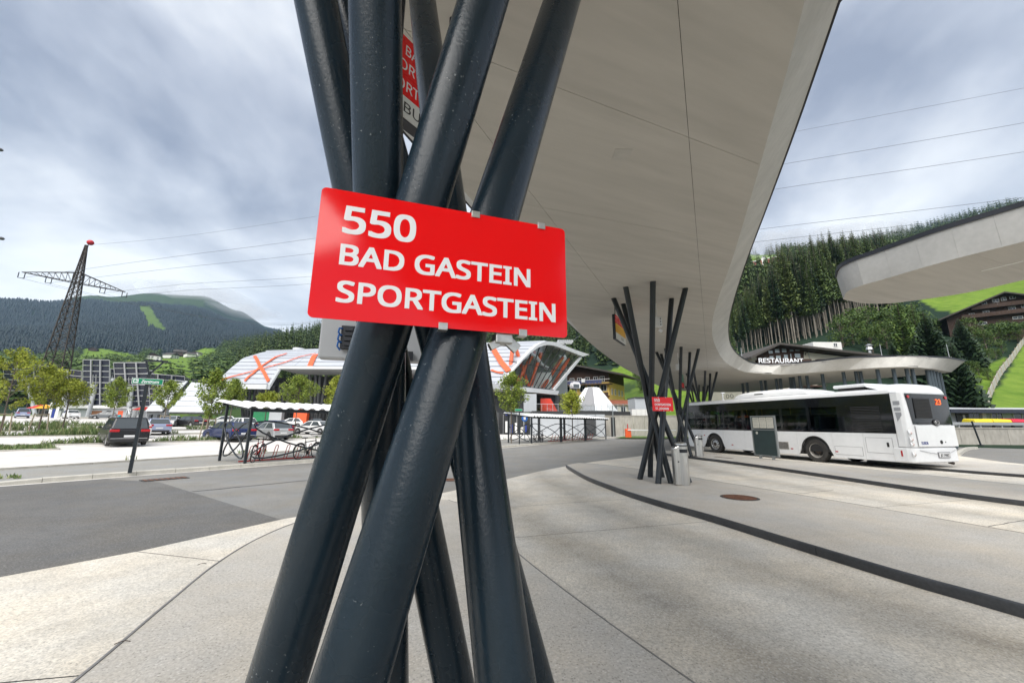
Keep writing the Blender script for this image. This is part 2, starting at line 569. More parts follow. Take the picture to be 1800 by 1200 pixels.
m_ironbk = mat('dark cast iron', (0.05, 0.048, 0.045), 0.6, 0.4, var=(18, 0.3))

# asphalt carriageway
road_poly = [(-34, -14), (26, -14), (60, -2), (60, 24), (46, 30), (34, 38), (30, 60), (25, 86), (17.2, 68), (13.4, 57.9), (7.5, 47.6), (1.0, 33.4), (-1.18, 29.05), (-8.7, 18.1), (-10.5, 16.3), (-12.6, 13.2), (-13.2, 12.2), (-13.6, 11.2), (-15.5, 9.5), (-34, 6)]
sheet('road', road_poly, m_asph, LANE, 4.0)
new_poly = [(-30, -12), (-7.2, -12), (-7.0, 2.6), (-5.73, 4.86), (-5.02, 5.82), (-4.13, 7.60), (-10.25, 12.05), (-12.6, 12.7), (-13.2, 11.7), (-16, 9), (-30, 6)]
sheet('road_surface_patch', new_poly, m_asph_new, LANE + 0.004, 6.0)
def strip(pts, w, off, zlift=None):                  # thin ribbon on the ground
    L = [Vector((p[0], p[1], 0)) for p in pts]
    A, B = offset_line(L, w / 2), offset_line(L, -w / 2)
    mb = MB()
    n = len(L)
    mb.add([(p.x, p.y, off + rise(p.x, p.y)) for p in A] + [(p.x, p.y, off + rise(p.x, p.y)) for p in B], [(i, n + i, n + i + 1, i + 1) for i in range(n - 1)])
    return mb
def seg(a, b, n=14, wob=0.0):
    r = random.Random(3)
    return [(a[0] + (b[0] - a[0]) * t / n + r.uniform(-wob, wob), a[1] + (b[1] - a[1]) * t / n + r.uniform(-wob, wob)) for t in range(n + 1)]
a, b = gp(338, 864, LANE), gp(640, 834, LANE)
tag(strip(seg(a, b, 16, 0.02), 0.05, LANE + 0.009).build('road_joint', m_joint, fix=False), kind='structure')

# concrete bus lanes, cut into slabs by the transverse joints
conc_poly = [(-7.0, 2.6), (-5.73, 4.86), (-5.02, 5.82), (-4.13, 7.68), (-2.9, 9.1), (-1.71, 10.54), (-0.15, 13.13), (1.1, 15.4), (2.46, 17.49), (3.95, 19.4), (7.0, 22.6), (10, 26.5), (15, 32), (21, 37), (29, 33), (27.9, 26.1), (24.7, 20.5), (22.5, 14), (22, 4), (20, -8), (6, -12), (-6, -12), (-8.0, -2)]
J1 = (gp(905, 945, LANE), gp(1240, 917, LANE)); J2 = (gp(900, 891, LANE), gp(1100, 877, LANE))
J3 = (gp(250, 971, LANE), gp(372, 985, LANE)); J4 = (gp(60, 1196, LANE), gp(125, 1190, LANE))
J5 = (gp(1740, 925, LANE), gp(1800, 914, LANE))
flat = lambda c: [(Vector((p[0], p[1], 0)), Vector((q[0], q[1], 0))) for p, q in c]
SEAM = [(-0.5, -12), (-1.0, -2), (-2.5, 4), (-1.2, 9.9)]
i_ = conc_poly.index((-1.71, 10.54))
left_poly = conc_poly[:i_ + 1] + list(reversed(SEAM)) + [(-6, -12), (-8.0, -2)]
right_poly = SEAM + conc_poly[i_:-2]
sheet('joint_bed', conc_poly, m_joint, LANE + 0.003, 6.0)
def split_cells(bm, lines, gap):
    for p, q in lines:
        d = (q - p).normalized(); nrm = Vector((-d.y, d.x, 0))
        for s in (-gap / 2, gap / 2):
            bmesh.ops.bisect_plane(bm, geom=bm.verts[:] + bm.edges[:] + bm.faces[:], plane_co=p + nrm * s, plane_no=nrm, dist=1e-6)
    dele, cells = [], {}
    for f in bm.faces:
        c = f.calc_center_median(); key = []
        for p, q in lines:
            d = (q - p).normalized(); s = (c - p).dot(Vector((-d.y, d.x, 0)))
            if abs(s) < gap / 2 - 1e-7: key = None; break
            key.append(s > 0)
        if key is None: dele.append(f)
        else: cells.setdefault(tuple(key), []).append(f)
    return dele, cells
def cell_objects(bm, lines, gap, name, m, parent, off, thick=0.0, down=False):
    dele, cells = split_cells(bm, lines, gap)
    for key, fs in cells.items():
        sub = bmesh.new(); mp = {}
        for f in fs:
            vs = []
            for v in f.verts:
                if v not in mp: mp[v] = sub.verts.new((v.co.x, v.co.y, off(v.co.x, v.co.y) if callable(off) else off))
                vs.append(mp[v])
            sub.faces.new(vs)
        bmesh.ops.dissolve_limit(sub, angle_limit=0.0001, verts=sub.verts[:], edges=sub.edges[:]) if not callable(off) else None
        sub.normal_update()
        for f in sub.faces:
            if (f.normal.z > 0) == down: f.normal_flip()
        if thick:
            r = bmesh.ops.extrude_face_region(sub, geom=sub.faces[:])
            for q in r['geom']:
                if isinstance(q, bmesh.types.BMVert): q.co.z += thick
            bmesh.ops.recalc_face_normals(sub, faces=sub.faces[:])
        bm_obj(name, sub, m, parent)
    bm.free()
lane_root = tag(bpy.data.objects.new('bus_lanes', None), kind='structure'); COL.objects.link(lane_root)
for poly_, cut_ in ((left_poly, [J3, J4]), (right_poly, [J1, J2])):
    cell_objects(clip_sheet(poly_, (), None, 0.0), flat(cut_), 0.014, 'slab', m_conc_lane, lane_root, lambda x, y: LANE + 0.007 + rise(x, y))

for (u0, v0), (u1, v1), z_ in (((1400, 868), (1465, 861), 0.0), ((1738, 925), (1830, 909), 0.0)):
    tag(strip(seg(gp(u0, v0, z_), gp(u1, v1, z_), 8, 0.01), 0.022, 0.004).build('platform_joint', m_joint, fix=False), kind='structure')
# raised platforms between the lanes
def solid_island(name, outline, m, top=0.0, bottom=-0.3, cuts_=(), gap=0.014):
    root = tag(bpy.data.objects.new(name, None), kind='structure'); COL.objects.link(root)
    body = MB().prism([(p[0], p[1]) for p in outline], 'Z', bottom, top - 0.012)
    body.build('platform_core', m_joint if cuts_ else m, root)
    bm = bmesh.new()
    bm.faces.new([bm.verts.new((p[0], p[1], 0)) for p in outline])
    bm.normal_update()
    bmesh.ops.triangulate(bm, faces=bm.faces[:])
    cell_objects(bm, [(Vector((*p, 0)), Vector((*q, 0))) for p, q in cuts_], gap, 'slab', m, root, top - 0.012, 0.012)
    return root
def kerb_rail(pts, parent, w=0.075, h0=LANE - 0.02, top=0.006, piece_len=4.0, m=None):
    """dark rounded kerb profile along an island edge, in lengths butted end to end"""
    L = smooth_line([Vector((p[0], p[1], 0)) for p in pts], 10)
    acc, cur, runs = 0.0, [L[0]], []
    for i in range(1, len(L)):
        acc += (L[i] - L[i - 1]).length; cur.append(L[i])
        if acc > piece_len:
            runs.append(cur); cur = [L[i]]; acc = 0
    if len(cur) > 1: runs.append(cur)
    for run in runs:
        # profile in (outward, up)
        prof = [(0.0, h0), (w * 0.7, h0), (w, -0.03), (w * 0.85, top - 0.008), (w * 0.5, top), (0.0, top)]
        mb = MB(); k = len(prof)
        # tiny gaps at the butt joints
        for i, p in enumerate(run):
            t = (run[min(i + 1, len(run) - 1)] - run[max(i - 1, 0)]).normalized()
            nrm = Vector((-t.y, t.x, 0))
            q = p + (t * 0.004 if i == 0 else (t * -0.004 if i == len(run) - 1 else Vector((0, 0, 0))))
            for o_, z in prof: mb.v.append((q.x + nrm.x * o_, q.y + nrm.y * o_, z))
        for i in range(len(run) - 1):
            for j in range(k):
                j2 = (j + 1) % k
                mb.f.append((i * k + j, i * k + j2, (i + 1) * k + j2, (i + 1) * k + j)); mb.mi.append(0)
        mb.f += [tuple(range(k)), tuple((len(run) - 1) * k + j for j in range(k))]; mb.mi += [0, 0]
        mb.build('kerb_rail', m or m_kerbrail, parent, smooth=50)

# the platform the photographer stands on
cl = [(2.5, -9.0), (-0.2, -4.5), (-1.7, -1.0), (-2.32, 1.2), (-2.70, 2.75), (-3.10, 4.0), (-3.40, 5.0), (-3.56, 6.0), (-3.50, 7.0), (-3.15, 8.0), (-2.6, 8.7), (-1.9, 9.1)]
cr = [(-1.35, 8.95)] + [(28.27 - math.sqrt(30.07 ** 2 - (y - 15.9) ** 2), y) for y in (8.1, 6.8, 5.5, 4.2, 2.9, 1.6, 0.0, -2.0, -4.5, -7.6)]
CL = [(p.x, p.y) for p in smooth_line([Vector((*p, 0)) for p in cl], 4)]
CRt = [(p.x, p.y) for p in smooth_line([Vector((*p, 0)) for p in cr], 4)]
isl_a = solid_island('platform', CL + CRt, m_conc_isl)
kerb_rail(cl, isl_a, w=0.035, top=0.006, m=m_edgemetal)
kerb_rail(cr, isl_a, w=0.022, top=0.005, m=m_edgemetal)
# second island with the columns
k1 = [(2.25, 16.6), (2.26, 15.6), (2.40, 13.0), (2.72, 11.0), (2.96, 9.85), (3.32, 8.62), (3.66, 7.64), (4.09, 6.05), (4.43, 4.84), (4.74, 4.04), (5.6, 1.6), (7.2, -2.0)]
f1_ = [(11.5, -1.0), (9.4, 2.6), (7.95, 6.45), (7.15, 8.98), (6.55, 10.6), (5.98, 12.12), (5.55, 13.42), (4.7, 15.2), (3.6, 16.9), (2.9, 17.5)]
K1s = [(p.x, p.y) for p in smooth_line([Vector((*p, 0)) for p in k1], 5)]
F1s = [(p.x, p.y) for p in smooth_line([Vector((*p, 0)) for p in f1_], 5)]
isl_b = solid_island('platform', K1s + F1s, m_conc_isl, cuts_=[((5.0, 9.9), (7.2, 10.6)), ((7.6, 6.0), (3.9, 4.6))][:1])
kerb_rail(list(reversed(k1)), isl_b, w=0.048)
kerb_rail(list(reversed(f1_)), isl_b, w=0.022, top=0.005, m=m_edgemetal)
# third island beside the bus
k2 = [(8.8, 24.0), (9.1, 22.6), (9.6, 20.6), (10.15, 18.2), (10.45, 16.0), (10.72, 13.37), (11.0, 10.9), (11.42, 9.2), (12.6, 6.4), (14, 3)]
f2_ = [(17.5, 4), (15.6, 8.2), (14.6, 11.3), (14.0, 14.2), (13.5, 16.6), (12.75, 19.6), (11.7, 22.6), (10.6, 25.2), (9.6, 26.0)]
K2s = [(p.x, p.y) for p in smooth_line([Vector((*p, 0)) for p in k2], 5)]
F2s = [(p.x, p.y) for p in smooth_line([Vector((*p, 0)) for p in f2_], 5)]
isl_c = solid_island('platform', K2s + F2s, m_conc_isl)
kerb_rail(list(reversed(k2)), isl_c, w=0.048)
kerb_rail(list(reversed(f2_)), isl_c, w=0.022, top=0.005, m=m_edgemetal)
# fourth island behind the bus
k3 = [(16.55, 19.0), (16.75, 17.4), (17.3, 15.6), (18.1, 14.0), (19.2, 12.4), (21.5, 10)]
f3_ = [(25, 13), (22.8, 17), (21.6, 19.6), (19.3, 20.6), (17.6, 20.2)]
K3s = [(p.x, p.y) for p in smooth_line([Vector((*p, 0)) for p in k3], 5)]
isl_d = solid_island('platform', K3s + f3_, m_conc_isl, top=-0.02)
kerb_rail(list(reversed(k3)), isl_d, w=0.085, top=-0.01)

# covers in the paving
def round_cover(name, c, r, label, m1, z):
    t = thing(name, label, 'manhole cover', (c[0], c[1], z))
    MB().lathe([(r, -0.02), (r, 0.004), (r * 0.9, 0.006)], n=32).build('rim', m_ironbk, t)
    mb = MB().lathe([(r * 0.86, -0.02), (r * 0.86, 0.008)], n=32)
    for i in range(-4, 5):
        w = math.sqrt(max(0, (r * 0.78) ** 2 - (i * r * 0.17) ** 2))
        mb.box((0, i * r * 0.17, 0.009), (2 * w, r * 0.07, 0.008))
    mb.build('lid', m1, t)
    return t
round_cover('manhole_cover', gp(1300, 874, 0), 0.40, 'round rusty manhole cover on the platform with the bin and red stop sign', m_rust, 0.0)
c = gp(795, 843, LANE); round_cover('manhole_cover', c, 0.35, 'small reddish manhole cover in the asphalt seen between the front pillars', m_rust, LANE + 0.004)
c = gp(1272, 804, 0)
t = thing('drain_channel', 'thin dark drain slot in the platform beside the bus front wheel', 'drain', c, -1.25)
MB().box((0, 0, 0.0), (1.1, 0.14, 0.012)).build('frame', m_ironbk, t)
for i in range(7): MB().box((-0.48 + i * 0.16, 0, 0.008), (0.1, 0.1, 0.008)).build('bar', m_rust, t)
c = gp(290, 842, LANE)
t = thing('drain_grate', 'rusty drain grate in the road against the light granite kerb', 'drain', (c.x, c.y, LANE + 0.006), 0.93)
MB().box((0, 0, 0), (1.1, 0.5, 0.02)).build('frame', m_ironbk, t)
for i in range(8): MB().box((-0.46 + i * 0.131, 0, 0.008), (0.07, 0.42, 0.02)).build('bar', m_rust, t)
# small litter on the near paving
for i, (u, v, l, a_) in enumerate([(215, 1130, 0.09, 0.5), (355, 992, 0.08, 0.6)]):
    c = gp(u, v, 0)
    mb = MB().tube([(c.x + math.cos(a_) * s, c.y + math.sin(a_) * s, 0.004 + 0.012 * math.sin((s / l + .5) * 3.1)) for s in (-l / 2, -l / 5, l / 6, l / 2)], 0.003, 6)
    tag(mb.build('twig', mat('twig', (0.05, 0.035, 0.025), 0.8)), ['thin dark twig lying on the near platform', 'short dark twig by the platform edge joint'][i], 'twig')
# ================================================================== concrete canopies, pillars, stop signs
ZS, ZR = 5.7, 6.5                                     # soffit and roof edge heights
def at_z(u, v, z):
    d = ray(u, v); t = (z - CAMH) / d.z
    return Vector((d.x * t, d.y * t, z))
m_soffit = mat('board marked concrete soffit', (0.46, 0.44, 0.40), 0.75, spec=0.35, var=(1.6, 0.075, 5), var2=(0.35, 0.06), coord='World', rotz=math.radians(-23), stretch=(0.35, 3.2, 1), bump=(22, 0.25, 0.004), speck=(1.9, 0.80, (0.22, 0.2, 0.18)))
m_fascia = mat('smooth concrete fascia', (0.46, 0.445, 0.41), 0.7, spec=0.35, var=(1.1, 0.10, 5), var2=(9, 0.06), coord='World', bump=(30, 0.2, 0.003))
m_fascia2 = mat('grey concrete fascia', (0.40, 0.395, 0.38), 0.7, spec=0.35, var=(1.1, 0.10, 5), var2=(9, 0.06), coord='World', bump=(30, 0.2, 0.003))
m_flash = mat('dark roof flashing', (0.022, 0.024, 0.03), 0.45, 0.3)
m_gravelroof = mat('gravel roof', (0.25, 0.24, 0.23), 0.9, var=(30, 0.3))
m_pole = mat('anthracite painted steel', (0.0095, 0.0200, 0.0300), 0.27, 0.0, spec=0.36, var=(4, 0.18), bump=(85, 0.5, 0.0018), speck=(105, 0.685, (0.17, 0.19, 0.20)), rvar=0.06)
m_pole_far = mat('anthracite painted steel far', (0.014, 0.019, 0.024), 0.34, 0.0, spec=0.5, var=(5, 0.14))

def resample(L, n):
    d = [0.0]
    for i in range(1, len(L)): d.append(d[-1] + (L[i] - L[i - 1]).length)
    out, j = [], 0
    for k in range(n):
        s = d[-1] * k / (n - 1)
        while j < len(L) - 2 and d[j + 1] < s: j += 1
        t = (s - d[j]) / max(1e-9, d[j + 1] - d[j])
        out.append(L[j].lerp(L[j + 1], min(1, t)))
    return out
def canopy(name, label, pairs, cuts_, m_f, group=None, joint_gap=0.006):
    """pairs = loop of (roof edge point, soffit edge point)"""
    root = thing(name, label, 'canopy', (0, 0, 0), group=group)
    R = [p[0] for p in pairs]; S = [p[1] for p in pairs]
    n = len(pairs)
    step = 3
    for i in range(0, n, step):
        mb = MB()
        ks = [(i + k) % n for k in range(min(step, n - i) + 1)]
        m = len(ks)
        def pull(L, q):
            p = L[ks[q]].copy()
            e = 0.0012
            if q == 0: p += (L[ks[1]] - p).normalized() * e
            if q == m - 1: p += (L[ks[m - 2]] - p).normalized() * e
            return p
        top = [pull(R, q) for q in range(m)]; bot = [pull(S, q) for q in range(m)]
        top = [Vector((p.x, p.y, ZR)) for p in top]; bot = [Vector((p.x, p.y, ZS)) for p in bot]
        inn = []
        for q in range(m):
            d = (S[ks[q]] - R[ks[q]]); d.z = 0
            d = d.normalized() * 0.15 if d.length > 1e-6 else d
            inn.append(d)
        tin = [p + d for p, d in zip(top, inn)]; bin_ = [p + d + Vector((0, 0, 0.02)) for p, d in zip(bot, inn)]
        mb.add(top + bot + tin + bin_, [(a, a + 1, m + a + 1, m + a) for a in range(m - 1)] + [(2 * m + a, 3 * m + a, 3 * m + a + 1, 2 * m + a + 1) for a in range(m - 1)]
               + [(a, 2 * m + a, 2 * m + a + 1, a + 1) for a in range(m - 1)] + [(m + a, m + a + 1, 3 * m + a + 1, 3 * m + a) for a in range(m - 1)]
               + [(0, m, 3 * m, 2 * m), (m - 1, 3 * m - 1, 4 * m - 1, 2 * m - 1)])
        mb.build('fascia_panel', m_f, root, smooth=30)
    # dark flashing along the roof edge
    mb = MB()
    for i in range(n):
        p = R[i]; d = (S[i] - R[i]); d.z = 0; d.normalize()
        o = p - d * 0.03; q = p + d * 0.16
        mb.v += [(o.x, o.y, ZR - 0.02), (o.x, o.y, ZR + 0.10), (q.x, q.y, ZR + 0.10), (q.x, q.y, ZR + 0.002)]
    for i in range(n):
        j = (i + 1) % n
        for k in range(4):
            k2 = (k + 1) % 4
            mb.f.append((i * 4 + k, i * 4 + k2, j * 4 + k2, j * 4 + k)); mb.mi.append(0)
    mb.build('roof_flashing', m_flash, root, smooth=40)
    top = MB().prism([(p.x, p.y) for p in R], 'Z', ZR - 0.25, ZR - 0.03)
    # roof deck pulled inside the fascia
    ctr = []
    for i in range(n):
        d = (S[i] - R[i]); d.z = 0; d.normalize(); ctr.append(R[i] + d * 0.25)
    MB().prism([(p.x, p.y) for p in ctr], 'Z', ZR - 0.12, ZR + 0.03).build('roof_deck', m_gravelroof, root)
    inner = []
    for i in range(n):
        d = (S[i] - R[i]); d.z = 0; d.normalize(); inner.append(S[i] + d * 0.05)
    MB().prism([(p.x, p.y) for p in inner], 'Z', ZS + 0.031, ZS + 0.10).build('slab_core', m_joint, root)
    bm = bmesh.new()
    bm.faces.new([bm.verts.new((p.x, p.y, 0)) for p in S])
    bm.normal_update()
    bmesh.ops.triangulate(bm, faces=bm.faces[:])
    cell_objects(bm, cuts_, joint_gap, 'soffit_panel', m_soffit, root, ZS, 0.03, down=True)
    return root

rp = [(1475, 0), (1400, 220), (1345, 370), (1315, 450), (1295, 510), (1283, 555), (1280.5, 583), (1285, 607), (1297, 623), (1315, 635), (1333, 640.5), (1354, 642), (1381, 640), (1436, 635), (1484, 629.5), (1550, 627), (1609, 626.5), (1666, 629)]
sp = [(1415, 0), (1385, 120), (1350, 240), (1313, 370), (1284, 465), (1264, 520), (1252, 568), (1256, 604), (1275, 636), (1304, 652), (1330, 656), (1354, 657), (1381, 658), (1449, 653), (1518, 648), (1595, 645), (1640, 648)]
Rr = resample(smooth_line([at_z(u, v, ZR) for u, v in rp], 6), 54)
Ss = resample(smooth_line([at_z(u, v, ZS) for u, v in sp], 6), 54)
lp = [(1300, 679), (1248, 679), (1190, 677), (1147, 667), (1118, 652), (1072, 626), (1040, 602), (1000, 570), (824, 355), (715, 240), (520, 30), (490, 0)]
Ll = even_line([Vector((31.0, 47.5, ZR))] + [at_z(u, v, ZR) for u, v in lp] + [Vector((-2.83, 2.6, ZR))], 46)
V = lambda x, y: Vector((x, y, ZR))
back_r = smooth_line([V(11.5, -10.0), V(7.6, -6.6), V(5.1, -2.8), V(4.15, 0.8), V(3.95, 2.2)], 4)
tipb = smooth_line([V(34.6, 29.6), V(34.3, 31.6), V(32.6, 35.5), V(31.7, 40.0), V(31.4, 44.0)], 4)
back_l = smooth_line([V(-2.75, 1.5), V(-2.6, 0.0), V(-1.75, -2.6), V(-0.1, -5.6), V(2.6, -9.2), V(6.0, -13.0)], 4)
loop = [(p, None) for p in back_r] + list(zip(Rr, Ss)) + [(p, None) for p in tipb + Ll + back_l] + [(V(9.5, -13.0), None)]
Rl = [p[0] for p in loop]
pairs = []
for i, (r, s) in enumerate(loop):
    if s is None:
        t = Rl[(i + 1) % len(Rl)] - Rl[i - 1]
        nrm = Vector((-t.y, t.x, 0)).normalized()
        s = r + nrm * 0.75
    pairs.append((r, Vector((s.x, s.y, ZS))))
for i, (r, s) in enumerate(pairs):
    if (r - tipb[0]).length < 1e-6: pairs[i] = (r, Vector((33.0, 29.55, ZS)))
cc = Vector((28.27, 15.9, 0))
cuts_ = []
p0, p1 = at_z(1191, 0, ZS), at_z(1232, 500, ZS); cuts_.append((Vector((p0.x, p0.y, 0)), Vector((p1.x, p1.y, 0))))
p0, p1 = at_z(930, 335, ZS), at_z(1065, 510, ZS); cuts_.append((Vector((p0.x, p0.y, 0)), Vector((p1.x, p1.y, 0))))
for a_ in range(-42, 66, 5):
    q = cc + Vector((-math.cos(math.radians(a_)), -math.sin(math.radians(a_)), 0))
    cuts_.append((cc, q))
canopy_main = canopy('bus_canopy', 'long curved concrete canopy on leaning dark pillars sweeping over the near platforms', pairs, cuts_, m_fascia)
# small square patch in the soffit
p = at_z(1093, 272, ZS)
MB().box((p.x, p.y, ZS + 0.006), (0.26, 0.26, 0.02)).build('soffit_patch', m_fascia, canopy_main)

rp2 = [(1470, 487), (1476, 471), (1500, 458), (1535, 446), (1641, 409), (1770, 370), (1800, 361)]
sp2 = [(1478, 514), (1486, 508), (1506, 499), (1540, 487.5), (1653, 457), (1770, 423), (1800, 415)]
R2 = resample(smooth_line([at_z(u, v, ZR) for u, v in rp2], 6), 22)
S2 = resample(smooth_line([at_z(u, v, ZS) for u, v in sp2], 6), 22)
e_r, e_s = R2[-1], S2[-1]
far2 = smooth_line([at_z(u, v, ZS) for u, v in [(1800, 492), (1712, 512), (1638, 524), (1564, 533), (1520, 533), (1494, 529)]], 4)
far2 = smooth_line([Vector((22.5, -6, ZS)), Vector((19.0, 0.5, ZS)), Vector((16.6, 5.6, ZS))], 4)[:-1] + far2
near2 = smooth_line([e_r, Vector((13.2, 3.8, ZR)), Vector((15.5, -1.2, ZR)), Vector((18.4, -6.0, ZR))], 4)[1:]
near2 = list(reversed(near2))
S2 = []
for i, p in enumerate(R2):
    t = R2[min(i + 1, len(R2) - 1)] - R2[max(i - 1, 0)]
    S2.append(p + Vector((-t.y, t.x, 0)).normalized() * 0.08)
loop2 = [(p, None, 0) for p in near2] + [(r, s, 1) for r, s in zip(reversed(R2), reversed(S2))] + [(None, s, 2) for s in reversed(far2)]
pairs2 = []
for i, (r, s, k) in enumerate(loop2):
    if k == 0:
        t = (near2[min(i + 1, len(near2) - 1)] - near2[max(i - 1, 0)])
        nrm = Vector((t.y, -t.x, 0)).normalized(); s = r + nrm * 0.08
    if k == 2:
        j = i - len(near2) - len(R2); fr = list(reversed(far2))
        t = fr[min(j + 1, len(fr) - 1)] - fr[max(j - 1, 0)]
        nrm = Vector((-t.y, t.x, 0)).normalized(); r = s + nrm * 0.08
    pairs2.append((Vector((r.x, r.y, ZR)), Vector((s.x, s.y, ZS))))
pairs2.reverse()
a2, b2 = at_z(1580, 470, ZS), at_z(1700, 508, ZS)
canopy_b = canopy('bus_canopy', 'rounded end of a second concrete canopy jutting in before the wooded hillside', pairs2,
                  [(Vector((12.5, 9.4, 0)), Vector((15.5, 10.6, 0))), (Vector((13.8, 6, 0)), Vector((17, 7.6, 0)))], m_fascia2)
a2, b2 = at_z(1725, 476, ZS), at_z(1830, 451, ZS)
MB().bar(a2 - Vector((0, 0, 0.003)), b2 - Vector((0, 0, 0.003)), 0.05, 0.02).build('light_strip', mat('pale lamp cover', (0.75, 0.75, 0.72), 0.4), canopy_b)

# lightning rods on the canopy roof
for i, (u0, v0, u1, v1) in enumerate([(1305, 634, 1303.5, 611), (1551, 629, 1548, 607), (1669, 629, 1665, 608)]):
    p = at_z(u0, v0, ZR + 0.1); h = 1.05
    t = thing('lightning_rod', ['thin lightning rod on the canopy roof in front of the restaurant gable', 'thin lightning rod on the middle of the canopy arm above the bus', 'thin lightning rod on the pointed tip of the canopy arm'][i], 'lightning rod', p, group='rods on the canopy roof')
    MB().cyl((0, 0, 0), (0, 0, h), 0.022, 0.016, 8).build('rod', mat('galvanised steel', (0.42, 0.43, 0.44), 0.4, 0.7), t)
    MB().box((0, 0, 0.03), (0.16, 0.16, 0.06)).build('foot', m_edge, t)

# ------------------------------------------------------------------ pillar clusters
def pillar(a, b, r, m, parent, n=20):
    return MB().cyl(a, b, r, r, n).build('pole', m, parent, smooth=60)
NB = {'A': ((-0.897, 1.398, 0), (0.252, -0.101, 0.962)), 'B': ((-0.591, 0.791, 0), (0.222, 0.178, 0.958)), 'C': ((0.145, 1.032, 0), (-0.165, 0.213, 0.963)),
      'F': ((-0.122, 2.026, 0), (-0.198, -0.222, 0.955)), 'E': ((-0.503, 2.03, 0), (0.018, -0.328, 0.945))}
near = thing('pillar_cluster', 'tangle of thick anthracite steel pillars in front carrying the large red sign', 'pillar', (0, 0, 0), group='leaning pillar clusters under the canopy')
for k, (b0, d) in NB.items():
    b0, d = Vector(b0), Vector(d)
    t = (ZS + 0.02) / d.z
    pillar(b0, b0 + d * t, 0.0825, m_pole, near, 56)
# sixth pillar from its right outline
e0, e1 = ray(975, 1200), ray(709, 240)
nn = e0.cross(e1).normalized()
if nn.x > 0: nn = -nn
def on_ring(cx, cy, ro, z, a0, a1):
    best = None
    for i in range(400):
        a = a0 + (a1 - a0) * i / 399
        p = Vector((cx + ro * math.cos(a), cy + ro * math.sin(a), z))
        e = abs(nn.dot(p - Vector((0, 0, CAMH))) - 0.0825)
        if best is None or e < best[0]: best = (e, p)
    return best[1]
g0 = on_ring(-0.37, 1.5, 0.68, 0.0, -0.6, 1.3)
g1 = Vector((-1.33, 1.35, ZS + 0.02))
g1.x += (0.0825 - nn.dot(g1 - Vector((0, 0, CAMH)))) / nn.x
pillar(g0, g1, 0.0825, m_pole, near, 40)

CL2 = [((3.87, 12.40), (5.32, 11.45)), ((4.10, 11.52), (5.29, 12.46)), ((4.37, 12.94), (4.12, 10.89)), ((4.75, 12.95), (3.46, 11.38)), ((5.08, 11.78), (3.37, 12.49)), ((4.50, 11.62), (3.86, 13.1))]
cl2 = thing('pillar_cluster', 'crossing dark pillars on the second platform behind the bin with the small red sign', 'pillar', (4.4, 12.0, 0), group='leaning pillar clusters under the canopy')
for a_, b_ in CL2:
    pillar((a_[0] - 4.4, a_[1] - 12.0, 0), (b_[0] - 4.4, b_[1] - 12.0, ZS + 0.02), 0.0825, m_pole_far, cl2, 20)
cl3 = dup(cl2, (4.4 + 4.95, 12.0 + 9.75, 0), label='crossing dark pillars partly hidden behind the second bin near the bus front')
cl4 = dup(cl2, (4.4 + 10.8, 12.0 + 19.2, 0), label='dark pillars whose tops show above the bus roof before the green meadow')
cl5 = dup(cl2, (19.8, 42.0, 0), label='dark pillars farthest away under the end of the canopy')
cl6 = dup(cl2, (16.5, 3.0, 0), label='pillar cluster under the second canopy beyond the frame edge')
# vertical posts of the waiting room under the canopy arm
ARM = [(1305, 672), (1313, 671), (1337, 667), (1345, 667), (1364, 664), (1371, 663.5), (1389, 661.5), (1394, 661), (1405, 659), (1418, 658.6), (1445, 655.5), (1482, 652), (1504, 651), (1512, 650.6), (1542, 647.5), (1570, 646.5), (1593, 646.5), (1603, 646.7), (1629, 648.4), (1634, 648.8), (1639, 649.6), (1645, 651), (1651, 653)]
proto = None
wr = thing('canopy_post_row', 'row of blue-grey round posts standing under the canopy arm behind the bus', 'posts', (0, 0, 0))
for u, v in ARM:
    p = at_z(u, v + 1.5, ZS)
    if proto is None:
        proto = MB().cyl((0, 0, rise(20, 30)), (0, 0, ZS + 0.02), 0.12, 0.12, 14).build('post', mat('blue grey painted post', (0.055, 0.075, 0.09), 0.35), wr, smooth=60)
        proto.location = (p.x, p.y, 0)
    else:
        piece(proto, 'post', wr, (p.x, p.y, 0))

# ------------------------------------------------------------------ the red stop sign on the front pillars
m_red = mat('red sign enamel', (0.82, 0.0, 0.003), 0.075, spec=0.5, bump=(260, 0.05, 0.0006), speck=(34, 0.80, (0.25, 0.01, 0.01)))
m_white_print = mat('white sign lettering', (0.80, 0.80, 0.82), 0.35)
m_black_print = mat('black sign lettering', (0.012, 0.012, 0.013), 0.4)
m_steel = mat('brushed stainless steel', (0.60, 0.59, 0.57), 0.32, 0.9, var=(40, 0.15), bump=(150, 0.15, 0.001))
m_alu = mat('mill aluminium', (0.50, 0.49, 0.46), 0.42, 0.8, var=(30, 0.15))
def rounded(w, h, r, n=6):
    out = []
    for cx, cy, a0 in ((w - r, r, -90), (w - r, h - r, 0), (r, h - r, 90), (r, r, 180)):
        for i in range(n + 1):
            a = math.radians(a0 + 90 * i / n)
            out.append((cx + r * math.cos(a), cy + r * math.sin(a)))
    return out
